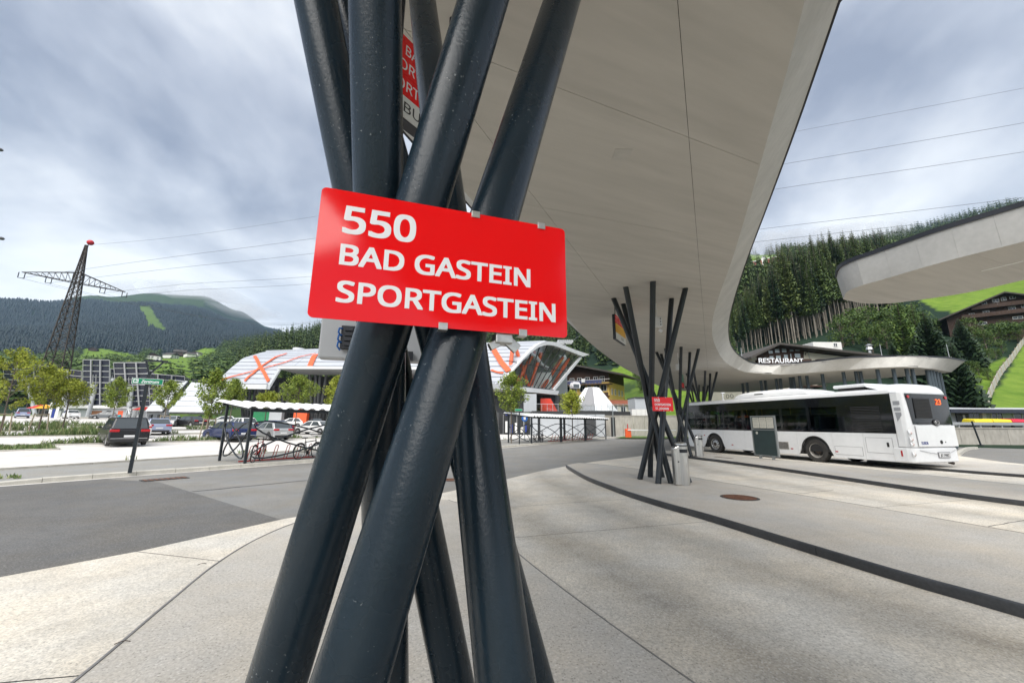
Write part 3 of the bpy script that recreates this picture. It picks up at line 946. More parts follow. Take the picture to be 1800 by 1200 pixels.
def stop_sign(name, label, M, w, h, lines, group, clips, bold=0.018, rails=True):
    t = thing(name, label, 'bus stop sign', group=group)
    t.matrix_world = M
    # local frame: x along the board, y up, z towards the reader
    MB().prism(rounded(w, h, 0.013 * w / 0.69), 'Z', -0.003, 0.0).build('panel', m_red, t)
    for txt, x0, base, cap, wd in lines:
        put_word('lettering', word(txt, wd, cap, 0.0006, bold), m_white_print, t, Matrix.Translation((x0, base, 0.0003)))
    if rails:
        for y in (0.02, h - 0.045):
            MB().box((w * 0.68, y + 0.012, -0.019), (w * 0.56, 0.030, 0.03)).build('rail', m_alu, t, bevel=0.002)
    for cx, top in clips:
        mb = MB()
        y = h if top else 0.0
        s = 1 if top else -1
        mb.box((cx, y - s * 0.005, 0.0035), (0.024, 0.018, 0.003))
        mb.box((cx, y + s * 0.0045, -0.008), (0.024, 0.0025, 0.026))
        mb.build('clip', m_steel, t, bevel=0.0008)
    return t
phi = math.radians(18.5)
sc_ = 1.012
tl = Vector((0, 0, CAMH)) + (Vector((-0.486, 0.898, 2.1885)) - Vector((0, 0, CAMH))) * sc_
W_, H_ = 0.690, 0.3475
xl = Vector((math.cos(phi), math.sin(phi), 0)); yl = Vector((0, 0, 1))
org = tl - yl * H_
lines = [('550', 0.060, H_ - 0.1165, 0.0735, 0.178), ('BAD GASTEIN', 0.060, H_ - 0.2035, 0.0535, 0.512), ('SPORTGASTEIN', 0.061, H_ - 0.3015, 0.0535, 0.590)]
s1 = stop_sign('stop_sign', 'large red 550 BAD GASTEIN SPORTGASTEIN sign clamped to the front pillars', frame_matrix(org, xl, yl), W_, H_, lines, 'red stop signs on the pillars',
               [(0.405, True), (0.61, True), (0.325, False), (0.55, False)], bold=0.020)
# stainless straps holding it to a pillar
MB().box((0.50, -0.012, -0.035), (0.05, 0.028, 0.05)).build('clamp', m_steel, s1, bevel=0.003)
MB().box((0.475, -0.03, -0.03), (0.03, 0.022, 0.02), Matrix.Rotation(0.5, 3, 'Z')).build('strap', m_steel, s1, bevel=0.002)
MB().box((0.53, -0.026, -0.03), (0.04, 0.03, 0.012), Matrix.Rotation(-0.7, 3, 'Z')).build('strap', m_steel, s1, bevel=0.002)
MB().box((0.40, 0.31, -0.045), (0.06, 0.03, 0.03)).build('clamp', m_steel, s1, bevel=0.003)

# small red sign on the second cluster
ctr = at(1165, 710, 11.15)
xl2 = Vector((0.97, 0.23, 0)); w2, h2 = 0.66, 0.385
o2 = ctr - xl2.normalized() * w2 / 2 - yl * h2 / 2
stop_sign('stop_sign', 'small red 550 DORFGASTEIN ST. JOHANN sign on the pillars by the bin', frame_matrix(o2, xl2, yl), w2, h2,
          [('550', 0.07, h2 - 0.125, 0.08, 0.17), ('DORFGASTEIN', 0.08, h2 - 0.235, 0.06, 0.50), ('ST. JOHANN', 0.095, h2 - 0.345, 0.06, 0.41)], 'red stop signs on the pillars',
          [(0.2, True), (0.44, True), (0.35, False), (0.56, False)], bold=0.02)

# ------------------------------------------------------------------ hanging destination boards
def hanging_board(label, M, w, rows, thick=0.10, m_frame=None):
    """rows = (height, material, [(text, x, baseline, cap, width, material)]) stacked from the top"""
    t = thing('hanging_sign', label, 'sign', group='boards hung under the canopy')
    t.matrix_world = M
    Ht = sum(r[0] for r in rows) + 0.004 * (len(rows) - 1)
    MB().box((w / 2, -Ht / 2, -thick / 2 - 0.004), (w + 0.02, Ht + 0.02, thick)).build('case', m_frame or m_flash, t)
    y = 0.0
    for hgt, m, texts in rows:
        MB().box((w / 2, y - hgt / 2, 0.0), (w, hgt, 0.008)).build('panel', m, t)
        for txt, x0, base, cap, wd, mt in texts:
            put_word('lettering', word(txt, wd, cap, 0.0008, 0.004), mt, t, Matrix.Translation((x0, y - base, 0.0045)))
        y -= hgt + 0.004
    for x in (0.15 * w, 0.85 * w):
        ztop = ZS - M.translation.z
        MB().cyl((x, 0.0, -thick / 2), (x, ztop, -thick / 2), 0.015, n=10).build('hanger', m_flash, t)
    return t
m_white_panel = mat('white sign panel', (0.70, 0.70, 0.68), 0.4)
m_yellow_panel = mat('yellow sign panel', (0.80, 0.42, 0.02), 0.4)
m_green_panel = mat('green sign panel', (0.01, 0.13, 0.07), 0.4)
pA = at(706, 58, 2.75)
xd = Vector((0.57, 0.82, 0)).normalized()
k0 = 0.30                                              # board length hidden to the left of the gap
def along(u):                                          # distance along the board to a photograph column
    d = ray(u, 200)
    return (pA.x * d.y - pA.y * d.x) / (xd.y * d.x - xd.x * d.y)
wB = k0 + along(812)
wt = wB - 0.03
hanging_board('red and white destination board glimpsed high between the front pillars', frame_matrix(pA - xd * k0, xd, yl), wB,
              [(0.375, m_red, [('BAD GASTEIN', k0 + 0.055, 0.175, 0.10, wt - k0 - 0.055, m_white_print), ('SPORTGASTEIN', k0 - 0.15, 0.335, 0.10, wt - k0 + 0.15, m_white_print)]),
               (0.195, m_red, [('SPORTGASTEIN', k0 - 0.17, 0.145, 0.10, wt - k0 + 0.17, m_white_print)]),
               (0.20, m_white_panel, [('BUS', k0 + 0.075, 0.145, 0.095, 0.265, m_black_print)])])
pB = at(1081, 552, 13.2)
hanging_board('red yellow and white destination board hung left of the second pillar cluster', frame_matrix(pB, Vector((0.50, 0.86, 0)), yl), 1.3,
              [(0.30, m_red, []), (0.22, m_yellow_panel, []), (0.10, m_yellow_panel, []), (0.24, m_white_panel, [('BUS', 0.7, 0.17, 0.1, 0.3, m_black_print)])])
pC = at(1196, 655, 24.0)
hanging_board('green and red destination board hung by the pillars near the bus front', frame_matrix(pC, Vector((0.50, 0.86, 0)), yl), 1.3, [(0.55, m_green_panel, []), (0.30, m_red, [])])

# white loudspeaker boxes under the soffit
m_white_plastic = mat('white plastic', (0.72, 0.72, 0.72), 0.4)
for i, (u, v, Y) in enumerate([(1155, 566, 13.0), (1193, 645, 22.5)]):
    p = at(u, v, Y)
    t = thing('loudspeaker', ['white box loudspeaker hung behind the second pillar cluster', 'white box loudspeaker hung by the pillars at the bus front'][i], 'loudspeaker', p, group='white loudspeakers under the canopy')
    MB().box((0, 0, 0), (0.30, 0.16, 0.34)).build('case', m_white_plastic, t, bevel=0.02)
    for k in range(3): MB().lathe([(0.022, 0), (0.022, 0.006)], (0.09, -0.085, -0.1 + k * 0.1), 12, 'Y').build('speaker_hole', m_flash, t)
    MB().cyl((0, 0, 0.17), (0, 0, ZS - p.z), 0.02, n=8).build('stem', m_white_plastic, t)
    MB().box((0.09, -0.02, -0.30), (0.12, 0.05, 0.08), Matrix.Rotation(0.6, 3, 'Y')).build('bracket', m_white_plastic, t)

# grey information screen behind the front pillars, seen from its back
m_grey_case = mat('light grey powder coat', (0.36, 0.37, 0.385), 0.45, var=(4, 0.05))
pD = at(557, 628, 2.45); pE = at(745, 643, 2.62)
xd2 = (pE - pD); xd2.z = 0
wS = xd2.length
scr = thing('info_screen', 'light grey back of an information screen hung behind the front pillars under the red sign', 'screen')
scr.matrix_world = frame_matrix(Vector((pD.x, pD.y, pD.z)), xd2, yl)
MB().box((wS / 2, 0.24, -0.06), (wS, 0.48, 0.10)).build('case', m_grey_case, scr, bevel=0.012)
m_cable_blue = mat('blue cable', (0.01, 0.10, 0.35), 0.5)
MB().box((0.175, 0.135, 0.012), (0.085, 0.15, 0.05)).build('connector_bay', m_flash, scr, bevel=0.004)
for k in range(3): MB().tube([(0.14, 0.19 - k * 0.045, 0.03), (0.125, 0.185 - k * 0.045, 0.06), (0.12, 0.16 - k * 0.045, 0.05), (0.135, 0.14 - k * 0.045, 0.03)], 0.006, 8).build('cable', m_cable_blue, scr, smooth=60)
for k in range(4): MB().box((0.18, 0.185 - k * 0.032, 0.04), (0.05, 0.02, 0.02)).build('plug', m_flash, scr)
MB().box((wS * 0.86, 0.03, 0.02), (0.035, 0.06, 0.06)).build('bracket', m_flash, scr)
for x in (wS * 0.40, wS * 0.50): MB().box((x, (ZS - pD.z) / 2 + 0.24, -0.06), (0.06, ZS - pD.z - 0.48, 0.06)).build('hanger', m_flash, scr)

# ------------------------------------------------------------------ steel litter bins
bin1 = thing('litter_bin', 'stainless steel litter bin standing against the second pillar cluster', 'bin', (4.62, 11.30, 0), 0.0, 'stainless steel bins')
m_bin = mat('bin steel', (0.58, 0.575, 0.56), 0.28, 0.92, var=(3, 0.12), stretch=(8, 8, 0.5), bump=(60, 0.1, 0.001))
MB().lathe([(0.150, 0.0), (0.150, 0.03), (0.168, 0.032), (0.168, 0.86)], (0.10, 0, 0), 36).build('body', m_bin, bin1, smooth=40)
MB().lathe([(0.160, 0.86), (0.160, 0.95)], (0.10, 0, 0), 36).build('slot', m_flash, bin1, smooth=40)
MB().lathe([(0.170, 0.952), (0.170, 1.03)], (0.10, 0, 0), 36).build('band', m_bin, bin1, smooth=40)
MB().lathe([(0.1705, 1.032), (0.1705, 1.062)], (0.10, 0, 0), 36).build('stripe', m_flash, bin1, smooth=40)
MB().lathe([(0.168, 1.064), (0.165, 1.10), (0.12, 1.13), (0.0, 1.14)], (0.10, 0, 0), 36, caps=False).build('lid', m_bin, bin1, smooth=40)
MB().box((0.12, -0.1735, 0.66), (0.10, 0.012, 0.2)).build('label_plate', m_steel, bin1)
pr = [(-0.15, -0.13), (0.02, -0.13), (0.06, 0.0), (0.02, 0.14), (-0.12, 0.14), (-0.17, 0.02)]
mbx = MB().prism(pr, 'Z', 0.0, 1.0)
mbx.v = [(x, y, (z if z == 0 else 0.98 + (x + 0.17) * 0.45)) for x, y, z in mbx.v]
mbx.build('ash_unit', m_bin, bin1, bevel=0.03)
MB().lathe([(0.045, 0), (0.045, 0.012), (0.03, 0.016)], (-0.06, -0.147, 0.94), 16, 'Y').build('lock_ring', m_steel, bin1)
MB().lathe([(0.02, 0), (0.02, 0.012)], (-0.05, -0.145, 0.62), 12, 'Y').build('lock', m_flash, bin1)
dup(bin1, (9.75, 21.2, 0), label='stainless steel litter bin farther off between pillars and bus front wheel')
# ================================================================== the white bus and the notice board beside it
m_buswhite = mat('white bus paint', (0.76, 0.77, 0.78), 0.22, spec=0.5, coat=0.4, var=(0.8, 0.04), var2=(5, 0.03))
m_busblack = mat('black gloss glazing band', (0.008, 0.009, 0.011), 0.06, spec=0.6)
m_matblack = mat('matt black plastic', (0.018, 0.018, 0.019), 0.6)
m_tyre = mat('tyre rubber', (0.036, 0.034, 0.032), 0.75, var=(6, 0.3), bump=(40, 0.3, 0.004))
m_rimgrey = mat('dusty steel rim', (0.42, 0.40, 0.37), 0.5, 0.3, var=(9, 0.3))
m_rimsilver = mat('silver wheel trim', (0.52, 0.52, 0.52), 0.35, 0.7, var=(9, 0.15))
m_hub = mat('rusty hub', (0.055, 0.04, 0.032), 0.65, 0.3, var=(12, 0.35))
m_lampred = mat('red lamp lens', (0.42, 0.015, 0.02), 0.15, spec=0.6)
m_lampclear = mat('clear lamp lens', (0.62, 0.55, 0.52), 0.15, spec=0.7)
m_seat = mat('blue grey seat fabric', (0.03, 0.045, 0.085), 0.8, var=(20, 0.3))
m_inside = mat('grey interior lining', (0.22, 0.22, 0.22), 0.7)
m_led = mat('orange led digits', (1.0, 0.13, 0.01), 0.5, emit=0.3)
m_plate = mat('number plate', (0.66, 0.66, 0.66), 0.4)
m_euroblue = mat('blue print', (0.01, 0.03, 0.20), 0.4)
def glass_mat(name, tint, rough=0.02, fac=0.0):
    m = bpy.data.materials.new(name); MATS[name] = m; m.use_nodes = True
    N, L = m.node_tree.nodes, m.node_tree.links
    N.clear()
    o = N.new('ShaderNodeOutputMaterial'); tr = N.new('ShaderNodeBsdfTransparent'); gl = N.new('ShaderNodeBsdfGlossy'); mx = N.new('ShaderNodeMixShader'); fr = N.new('ShaderNodeFresnel')
    tr.inputs[0].default_value = (*tint, 1); gl.inputs['Roughness'].default_value = rough; fr.inputs[0].default_value = 1.5
    ge = N.new('ShaderNodeNewGeometry'); inv = N.new('ShaderNodeMath'); inv.operation = 'SUBTRACT'; inv.inputs[0].default_value = 1.0; L.new(ge.outputs['Backfacing'], inv.inputs[1])
    ad = N.new('ShaderNodeMath'); ad.operation = 'ADD'; ad.inputs[1].default_value = fac; L.new(fr.outputs[0], ad.inputs[0])
    mu = N.new('ShaderNodeMath'); mu.operation = 'MULTIPLY'; L.new(ad.outputs[0], mu.inputs[0]); L.new(inv.outputs[0], mu.inputs[1]); L.new(mu.outputs[0], mx.inputs[0])
    L.new(tr.outputs[0], mx.inputs[1]); L.new(gl.outputs[0], mx.inputs[2]); L.new(mx.outputs[0], o.inputs[0])
    return m
m_busglass = glass_mat('tinted bus glass', (0.42, 0.46, 0.47))
m_carglass = glass_mat('tinted car glass', (0.16, 0.19, 0.20), fac=0.06)

BL, BW = 11.25, 2.47
bus = thing('bus', 'white city bus with black glazing standing at the far lane seen from its rear left', 'bus', (15.9, 16.09, LANE), 0.275)
bus.scale = (1.13,) * 3
# underbody, floor and roof
MB().box((BW / 2, BL / 2, 0.42), (BW - 0.36, BL - 0.3, 0.24)).build('chassis', m_matblack, bus)
MB().box((BW / 2, BL / 2 + 0.2, 0.95), (BW - 0.16, BL - 0.8, 0.06)).build('floor', m_inside, bus)
pro = [(0.012, 2.715), (0.012, 2.80), (0.05, 2.87), (0.22, 2.93), (1.235, 2.97), (2.25, 2.93), (2.42, 2.87), (2.458, 2.80), (2.458, 2.715), (2.3, 2.68), (0.17, 2.68)]
MB().prism(pro, 'Y', 0.40, BL - 0.1).build('roof', m_buswhite, bus, smooth=35)
# rear shell with rounded corners and domed crown
def rear_plan(ins, y1):
    x0, x1, y0 = 0.0 + ins, BW - ins, 0.0 + ins * 0.6
    r = 0.17
    return [(x0, y1), (x0, y0 + r), (x0 + r * 0.3, y0 + r * 0.3), (x0 + r, y0), (BW / 2, y0 - 0.035), (x1 - r, y0), (x1 - r * 0.3, y0 + r * 0.3), (x1, y0 + r), (x1, y1)]
MB().prism(rear_plan(0, 0.385), 'Z', 0.80, 2.73).build('rear_shell', m_buswhite, bus, bevel=0.02)
MB().prism(rear_plan(-0.012, 0.60), 'Z', 0.27, 0.79).build('rear_bumper', m_buswhite, bus, bevel=0.05)
mb = MB()
lay = [(0.0, 2.735, 0.398), (0.02, 2.80, 0.55), (0.07, 2.90, 0.8), (0.17, 2.99, 1.1), (0.34, 3.06, 1.35), (0.6, 3.09, 1.45)]
for ins, z, y1 in lay:
    for p in rear_plan(ins, y1): mb.v.append((p[0], p[1], z))
for i in range(len(lay) - 1):
    for j in range(9):
        j2 = (j + 1) % 9
        mb.f.append((i * 9 + j, i * 9 + j2, (i + 1) * 9 + j2, (i + 1) * 9 + j)); mb.mi.append(0)
mb.f.append(tuple(range((len(lay) - 1) * 9, len(lay) * 9))); mb.mi.append(0)
mb.build('rear_crown', m_buswhite, bus, smooth=50)
# rear window and its contents
def rear_y(x): return -0.035 * (1 - ((x - BW / 2) / (BW / 2)) ** 2)
rw = [(0.12, 2.70), (0.26, 1.60), (BW - 0.05, 1.60), (BW - 0.10, 2.70)]
mb = MB(); nseg = 8
for i in range(nseg + 1):
    t = i / nseg
    for k in (0, 1):
        xa = (rw[0][0] + (rw[3][0] - rw[0][0]) * t) if k == 0 else (rw[1][0] + (rw[2][0] - rw[1][0]) * t)
        y = -0.045 if 0.08 < t < 0.92 else 0.0
        mb.v.append((xa, rear_y(xa) - 0.012 + (0.012 if t in (0, 1) else 0), 2.70 if k == 0 else 1.60))
for i in range(nseg): mb.f.append((2 * i, 2 * i + 1, 2 * i + 3, 2 * i + 2)); mb.mi.append(0)
rwin = mb.build('rear_window', m_busblack, bus, smooth=40)
gr = MB().box((0.88, -0.046, 2.17), (0.86, 0.016, 0.72)).build('engine_grille', m_matblack, bus)
for i in range(13): MB().box((0.88, -0.060, 1.86 + i * 0.052), (0.80, 0.014, 0.022), Matrix.Rotation(0.5, 3, 'X')).build('slat', m_matblack, gr)
put_word('route_number', word('23', 0.29, 0.19, 0.003, 0.01), m_led, bus, frame_matrix((1.62, -0.056, 2.32), (1, 0, 0), (0, 0, 1)))
for x in (0.24, BW - 0.20): MB().lathe([(0.055, 0), (0.05, -0.02)], (x, -0.03, 2.58), 14, 'Y').build('upper_tail_lamp', m_lampred, bus)
MB().box((1.33, -0.048, 1.63), (1.75, 0.03, 0.035)).build('wiper_rail', m_matblack, bus)
# oval emblem
em = MB().lathe([(0.155, 0.0), (0.155, -0.02), (0.12, -0.03)], (0, 0, 0), 28, 'Y')
em.v = [(x * 1.15 + 1.42, y - 0.058, z * 0.72 + 1.66) for x, y, z in em.v]
emo = em.build('emblem', m_matblack, bus, smooth=40)
for r0, a0, a1 in ((0.115, 40, 320), (0.058, 60, 300), (0.062, -110, 70)):
    off = 0.035 if r0 == 0.062 else 0.0
    MB().tube([(1.42 + off + 1.1 * r0 * math.cos(math.radians(a0 + (a1 - a0) * k / 12)), -0.092, 1.66 + 0.72 * r0 * math.sin(math.radians(a0 + (a1 - a0) * k / 12))) for k in range(13)], 0.009, 6).build('ring', m_rimsilver, emo, smooth=60)
MB().box((1.36, -0.044, 1.20), (2.10, 0.012, 0.74)).build('engine_lid', m_buswhite, bus, bevel=0.01)
put_word('lettering', word('EURO6', 0.34, 0.10, 0.002, 0.02), m_euroblue, bus, frame_matrix((0.45, -0.052, 0.90), (1, 0, 0), (0, 0, 1)))
MB().lathe([(0.065, 0), (0.065, -0.014), (0.04, -0.018)], (1.50, -0.05, 0.98), 18, 'Y').build('filler_cap', m_matblack, bus)
MB().lathe([(0.022, 0), (0.022, -0.01)], (1.72, -0.05, 0.98), 10, 'Y').build('socket', m_matblack, bus)
npl = MB().box((1.50, -0.062, 0.53), (0.56, 0.02, 0.15)).build('number_plate', m_plate, bus, bevel=0.004)
MB().box((1.50, -0.052, 0.53), (0.62, 0.02, 0.20)).build('plate_holder', mat('grey plastic', (0.16, 0.16, 0.17), 0.5), bus)
put_word('lettering', word('JO 746EI', 0.46, 0.085, 0.002, 0.02), m_black_print, npl, frame_matrix((1.27, -0.0735, 0.488), (1, 0, 0), (0, 0, 1)))
MB().tube([(0.35, -0.02, 0.70), (0.8, -0.054, 0.62), (1.2, -0.062, 0.575), (1.8, -0.062, 0.59), (2.2, -0.04, 0.70)], 0.008, 6).build('bumper_crease', mat('shadow gap grey', (0.3, 0.3, 0.31), 0.5), bus)
MB().cyl((2.0, 0.12, 0.26), (2.0, -0.02, 0.23), 0.05, n=12).build('exhaust', m_hub, bus)
# round rear lamps in eye shaped housings on the near rear corner
nx, ny = -0.62, -0.78
for z, r_ in ((1.30, 0.062), (1.07, 0.062), (0.90, 0.062), (0.56, 0.07)):
    yy = 0.055 if z > 0.8 else 0.045
    xx = 0.055 if z > 0.8 else 0.04
    R3 = Matrix.Rotation(math.atan2(nx, -ny) * -1, 3, 'Z')
    mb = MB().lathe([(0.0, -0.05), (0.07, -0.045), (0.12, -0.02), (0.15, 0.02)], (0, 0, 0), 18, 'Y', caps=False)
    mb.v = [tuple(R3 @ Vector((x * 1.0, y, zz * 0.62)) + Vector((xx + 0.02, yy, z))) for x, y, zz in mb.v]
    hs = mb.build('lamp_housing', m_buswhite, bus, smooth=60)
    mb = MB().lathe([(r_, -0.035), (r_ * 0.9, -0.062), (r_ * 0.5, -0.068)], (0, 0, 0), 16, 'Y')
    mb.v = [tuple(R3 @ Vector((x, y, zz)) + Vector((xx + 0.03, yy, z))) for x, y, zz in mb.v]
    MB0 = mb.build('tail_lamp', m_lampclear, hs, smooth=50)
    mb = MB().lathe([(r_ * 0.5, -0.066), (r_ * 0.4, -0.078)], (0, 0, 0), 12, 'Y')
    mb.v = [tuple(R3 @ Vector((x, y, zz)) + Vector((xx + 0.03, yy, z))) for x, y, zz in mb.v]
    mb.build('lens', m_lampred if z > 0.6 else m_hub, hs, smooth=50)
MB().box((-0.012, 0.32, 0.58), (0.02, 0.05, 0.2)).build('side_reflector', m_lampred, bus)
for z, hgt in ((2.36, 0.14), (2.14, 0.12)):
    MB().box((-0.003, 0.215, z), (0.012, 0.20, hgt)).build('vent', mat('light grey vent', (0.3, 0.31, 0.33), 0.4), bus, bevel=0.004)
MB().prism([(0.30, 2.02), (0.12, 2.02), (0.12, 1.92), (0.27, 1.70)], 'X', -0.009, 0.003).build('vent', MATS['light grey vent'], bus)

# near side: white skirt panels with wheel arches, black band with panes
WHX, WHR, ARR = (3.42, 9.15), 0.485, 0.60
def skirt(y0, y1, z0, z1, arch=None):
    g = 0.005
    pts = [(y0 + g, z1 - g), (y0 + g, z0)]
    if arch is not None:
        pts = [(y0 + g, z1 - g), (y0 + g, z0)]
        a0 = math.asin((z0 - WHR) / ARR)
        lo, hi = arch - ARR * math.cos(a0), arch + ARR * math.cos(a0)
        n = 14
        if y0 < lo: pass
        else: pts = [(y0 + g, z1 - g), (y0 + g, WHR + math.sqrt(max(0, ARR ** 2 - (y0 - arch) ** 2)))]
        st = max(lo, y0 + g); en = min(hi, y1 - g)
        for i in range(n + 1):
            y = st + (en - st) * i / n
            pts.append((y, max(z0, WHR + math.sqrt(max(0, ARR ** 2 - (y - arch) ** 2)))))
        if y1 > hi: pts.append((y1 - g, z0))
    else:
        pts.append((y1 - g, z0))
    pts.append((y1 - g, z1 - g))
    out = [pts[0]]
    for p in pts[1:]:
        if (Vector(p) - Vector(out[-1])).length > 1e-4: out.append(p)
    return out
B0, B1 = 1.27, 2.712                                   # black band
for side in (0, 1):
    xo, xi = (0.0, 0.05) if side == 0 else (BW, BW - 0.05)
    for y0, y1, ar in ((0.395, 1.50, None), (1.50, 2.66, None), (2.66, 4.20, 3.42), (4.20, 5.6, None), (5.6, 7.05, None), (7.05, 8.40, None), (8.40, 10.05, 9.15), (10.05, BL - 0.02, None)):
        z0 = 0.27 if y0 > 0.5 else 0.28
        MB().prism(skirt(y0, y1, z0, B0, ar), 'X', xo, xi).build('side_panel', m_buswhite, bus)
    MB().box((0.06 if side == 0 else BW - 0.06, BL / 2 + 0.2, 0.85), (0.02, BL - 0.9, 0.8)).build('skirt_backing', m_matblack, bus)
    # glazing band: header, pillars, sill and panes
    hx = xo + (0.012 if side == 0 else -0.012)
    MB().box((hx, (0.39 + BL) / 2, 2.51), (0.03, BL - 0.40, 0.40)).build('window_header', m_busblack, bus)
    MB().box((hx, (0.39 + BL) / 2, 1.305), (0.03, BL - 0.40, 0.06)).build('window_sill', m_busblack, bus)
    edges = [2.25, 3.55, 4.85, 6.15, 7.05, 8.35, 9.65, 10.6, BL - 0.1]
    for i, e in enumerate(edges):
        MB().box((hx, e, 1.82), (0.03, 0.13, 0.975)).build('window_pillar', m_busblack, bus)
    for a_, b_ in zip(edges[:-1], edges[1:]):
        MB().box((hx, (a_ + b_) / 2, 1.82), (0.008, b_ - a_ - 0.132, 0.972)).build('side_window', m_busglass, bus)
        if b_ - a_ > 1.2: MB().box((hx + (0.008 if side == 0 else -0.008), (a_ + b_) / 2, 2.02), (0.02, b_ - a_ - 0.14, 0.03)).build('vent_bar', m_matblack, bus)
    bl = MB().box((hx, 1.29, 1.82), (0.028, 1.786, 0.974)).build('engine_side_panel', m_busblack, bus)
    if side == 0:
        for i in range(15):
            MB().box((-0.010, 1.28, 1.38 + i * 0.062), (0.026, 1.0, 0.022), Matrix.Rotation(0.5, 3, 'Y')).build('louvre', m_matblack, bl)
# arches, wheels
for k, y in enumerate(WHX):
    for side in (0, 1):
        x0 = 0.0 if side == 0 else BW
        s = 1 if side == 0 else -1
        arc = [math.radians(a) for a in range(-14, 195, 11)]
        MB().tube([(x0 - s * 0.004, y + (ARR - 0.004) * math.cos(a), WHR + (ARR - 0.004) * math.sin(a)) for a in arc], 0.022, 8).build('arch_trim', m_matblack, bus, smooth=60)
        w = bpy.data.objects.new('wheel', None); COL.objects.link(w); w.parent = bus
        w.location = (x0 + s * 0.168, y, WHR)
        w.rotation_euler = (0, 0, 0 if side == 0 else math.pi)
        MB().lathe([(0.30, -0.14), (0.44, -0.145), (0.475, -0.12), (WHR, -0.07), (WHR, 0.1), (0.46, 0.14), (0.30, 0.14)], n=40, axis='X', caps=False).build('tyre', m_tyre, w, smooth=35)
        if k == 0:
            MB().lathe([(0.31, -0.135), (0.29, -0.125), (0.265, -0.03), (0.25, 0.04), (0.0, 0.04)], n=32, axis='X', caps=False).build('rim', m_rimgrey, w, smooth=35)
            MB().lathe([(0.145, 0.04), (0.14, -0.03), (0.085, -0.05), (0.08, -0.10), (0.0, -0.105)], n=20, axis='X', caps=False).build('hub', m_hub, w, smooth=35)
            for j in range(10):
                a = j * math.pi / 5
                MB().cyl((0.04, 0.2 * math.cos(a), 0.2 * math.sin(a)), (-0.01, 0.2 * math.cos(a), 0.2 * math.sin(a)), 0.016, n=6).build('nut', m_hub, w)
        else:
            MB().lathe([(0.31, -0.135), (0.285, -0.12), (0.27, -0.09), (0.235, -0.12), (0.12, -0.145), (0.0, -0.145)], n=32, axis='X', caps=False).build('rim', m_rimsilver, w, smooth=35)
            for j in range(10):
                a = j * math.pi / 5
                MB().lathe([(0.032, 0), (0.032, -0.012)], (-0.128, 0.205 * math.cos(a), 0.205 * math.sin(a)), 10, 'X').build('vent_hole', m_matblack, w)
            MB().lathe([(0.10, -0.14), (0.09, -0.175), (0.0, -0.18)], n=20, axis='X', caps=False).build('hub', m_hub, w, smooth=35)
# hatch outlines and small fittings on the near side
def outline(y0, y1, z0, z1, name='hatch'):
    p = bpy.data.objects.new(name, None)
    m = MATS['shadow gap grey']
    MB().box((-0.0015, (y0 + y1) / 2, (z0 + z1) / 2), (0.006, y1 - y0, z1 - z0)).build(name, m_buswhite, bus)
    mb = MB()
    for a_, b_ in (((y0, z0), (y1, z0)), ((y1, z0), (y1, z1)), ((y1, z1), (y0, z1)), ((y0, z1), (y0, z0))):
        mb.bar((-0.001, *a_), (-0.001, *b_), 0.012, 0.012)
    mb.build('hatch_gap', m, bus)
outline(0.55, 1.42, 0.55, 1.10)
MB().box((-0.008, 0.70, 0.86), (0.012, 0.07, 0.16)).build('hatch_lock', m_matblack, bus)
outline(1.58, 2.6, 0.40, 0.72)
vent = MB().box((-0.001, 5.0, 0.62), (0.010, 0.72, 0.34)).build('air_vent', m_rimgrey, bus)
for i in range(6): MB().box((-0.010, 5.0, 0.50 + i * 0.05), (0.012, 0.66, 0.018)).build('slat', m_matblack, vent)
MB().box((-0.01, 5.25, 0.40), (0.02, 0.14, 0.06)).build('socket', m_matblack, bus)
for y in (2.55, 4.5, 7.9): MB().box((-0.004, y, 0.50), (0.012, 0.11, 0.045)).build('side_reflector', m_lampred, bus, bevel=0.003)
MB().box((-0.006, 9.9, 0.95), (0.012, 0.08, 0.05)).build('side_lamp', m_lampred, bus)
# front end
MB().box((BW / 2, BL + 0.02, 0.80), (BW - 0.02, 0.10, 0.96)).build('front_panel', m_buswhite, bus, bevel=0.04)
MB().box((BW / 2, BL + 0.0, 2.0), (BW - 0.1, 0.03, 1.4)).build('windscreen', m_busglass, bus)
for side in (-1, 1):
    x = BW / 2 + side * (BW / 2 + 0.12)
    mb = MB().tube([(BW / 2 + side * 1.1, BL, 2.6), (x, BL + 0.25, 2.62), (x, BL + 0.32, 2.3)], 0.025, 8)
    mb.box((x, BL + 0.33, 2.05), (0.22, 0.10, 0.42))
    mb.build('wing_mirror', m_matblack, bus, bevel=0.02)
# inside: seats and poles
for i in range(8):
    y = 2.5 + i * 0.92
    for x in (0.42, 0.86, 1.62, 2.06):
        st = MB().box((x, y, 1.36), (0.42, 0.42, 0.1))
        st.box((x, y - 0.2, 1.70), (0.42, 0.09, 0.62), Matrix.Rotation(0.12, 3, 'X'))
        st.box((x, y, 1.15), (0.1, 0.3, 0.34))
        st.build('seat', m_seat, bus, bevel=0.02)
m_yell = mat('yellow handrail', (0.65, 0.38, 0.02), 0.4)
for i in range(6):
    MB().cyl((1.05 if i % 2 else 1.42, 2.9 + i * 1.3, 0.98), (1.05 if i % 2 else 1.42, 2.9 + i * 1.3, 2.68), 0.018, n=8).build('handrail', m_yell, bus)
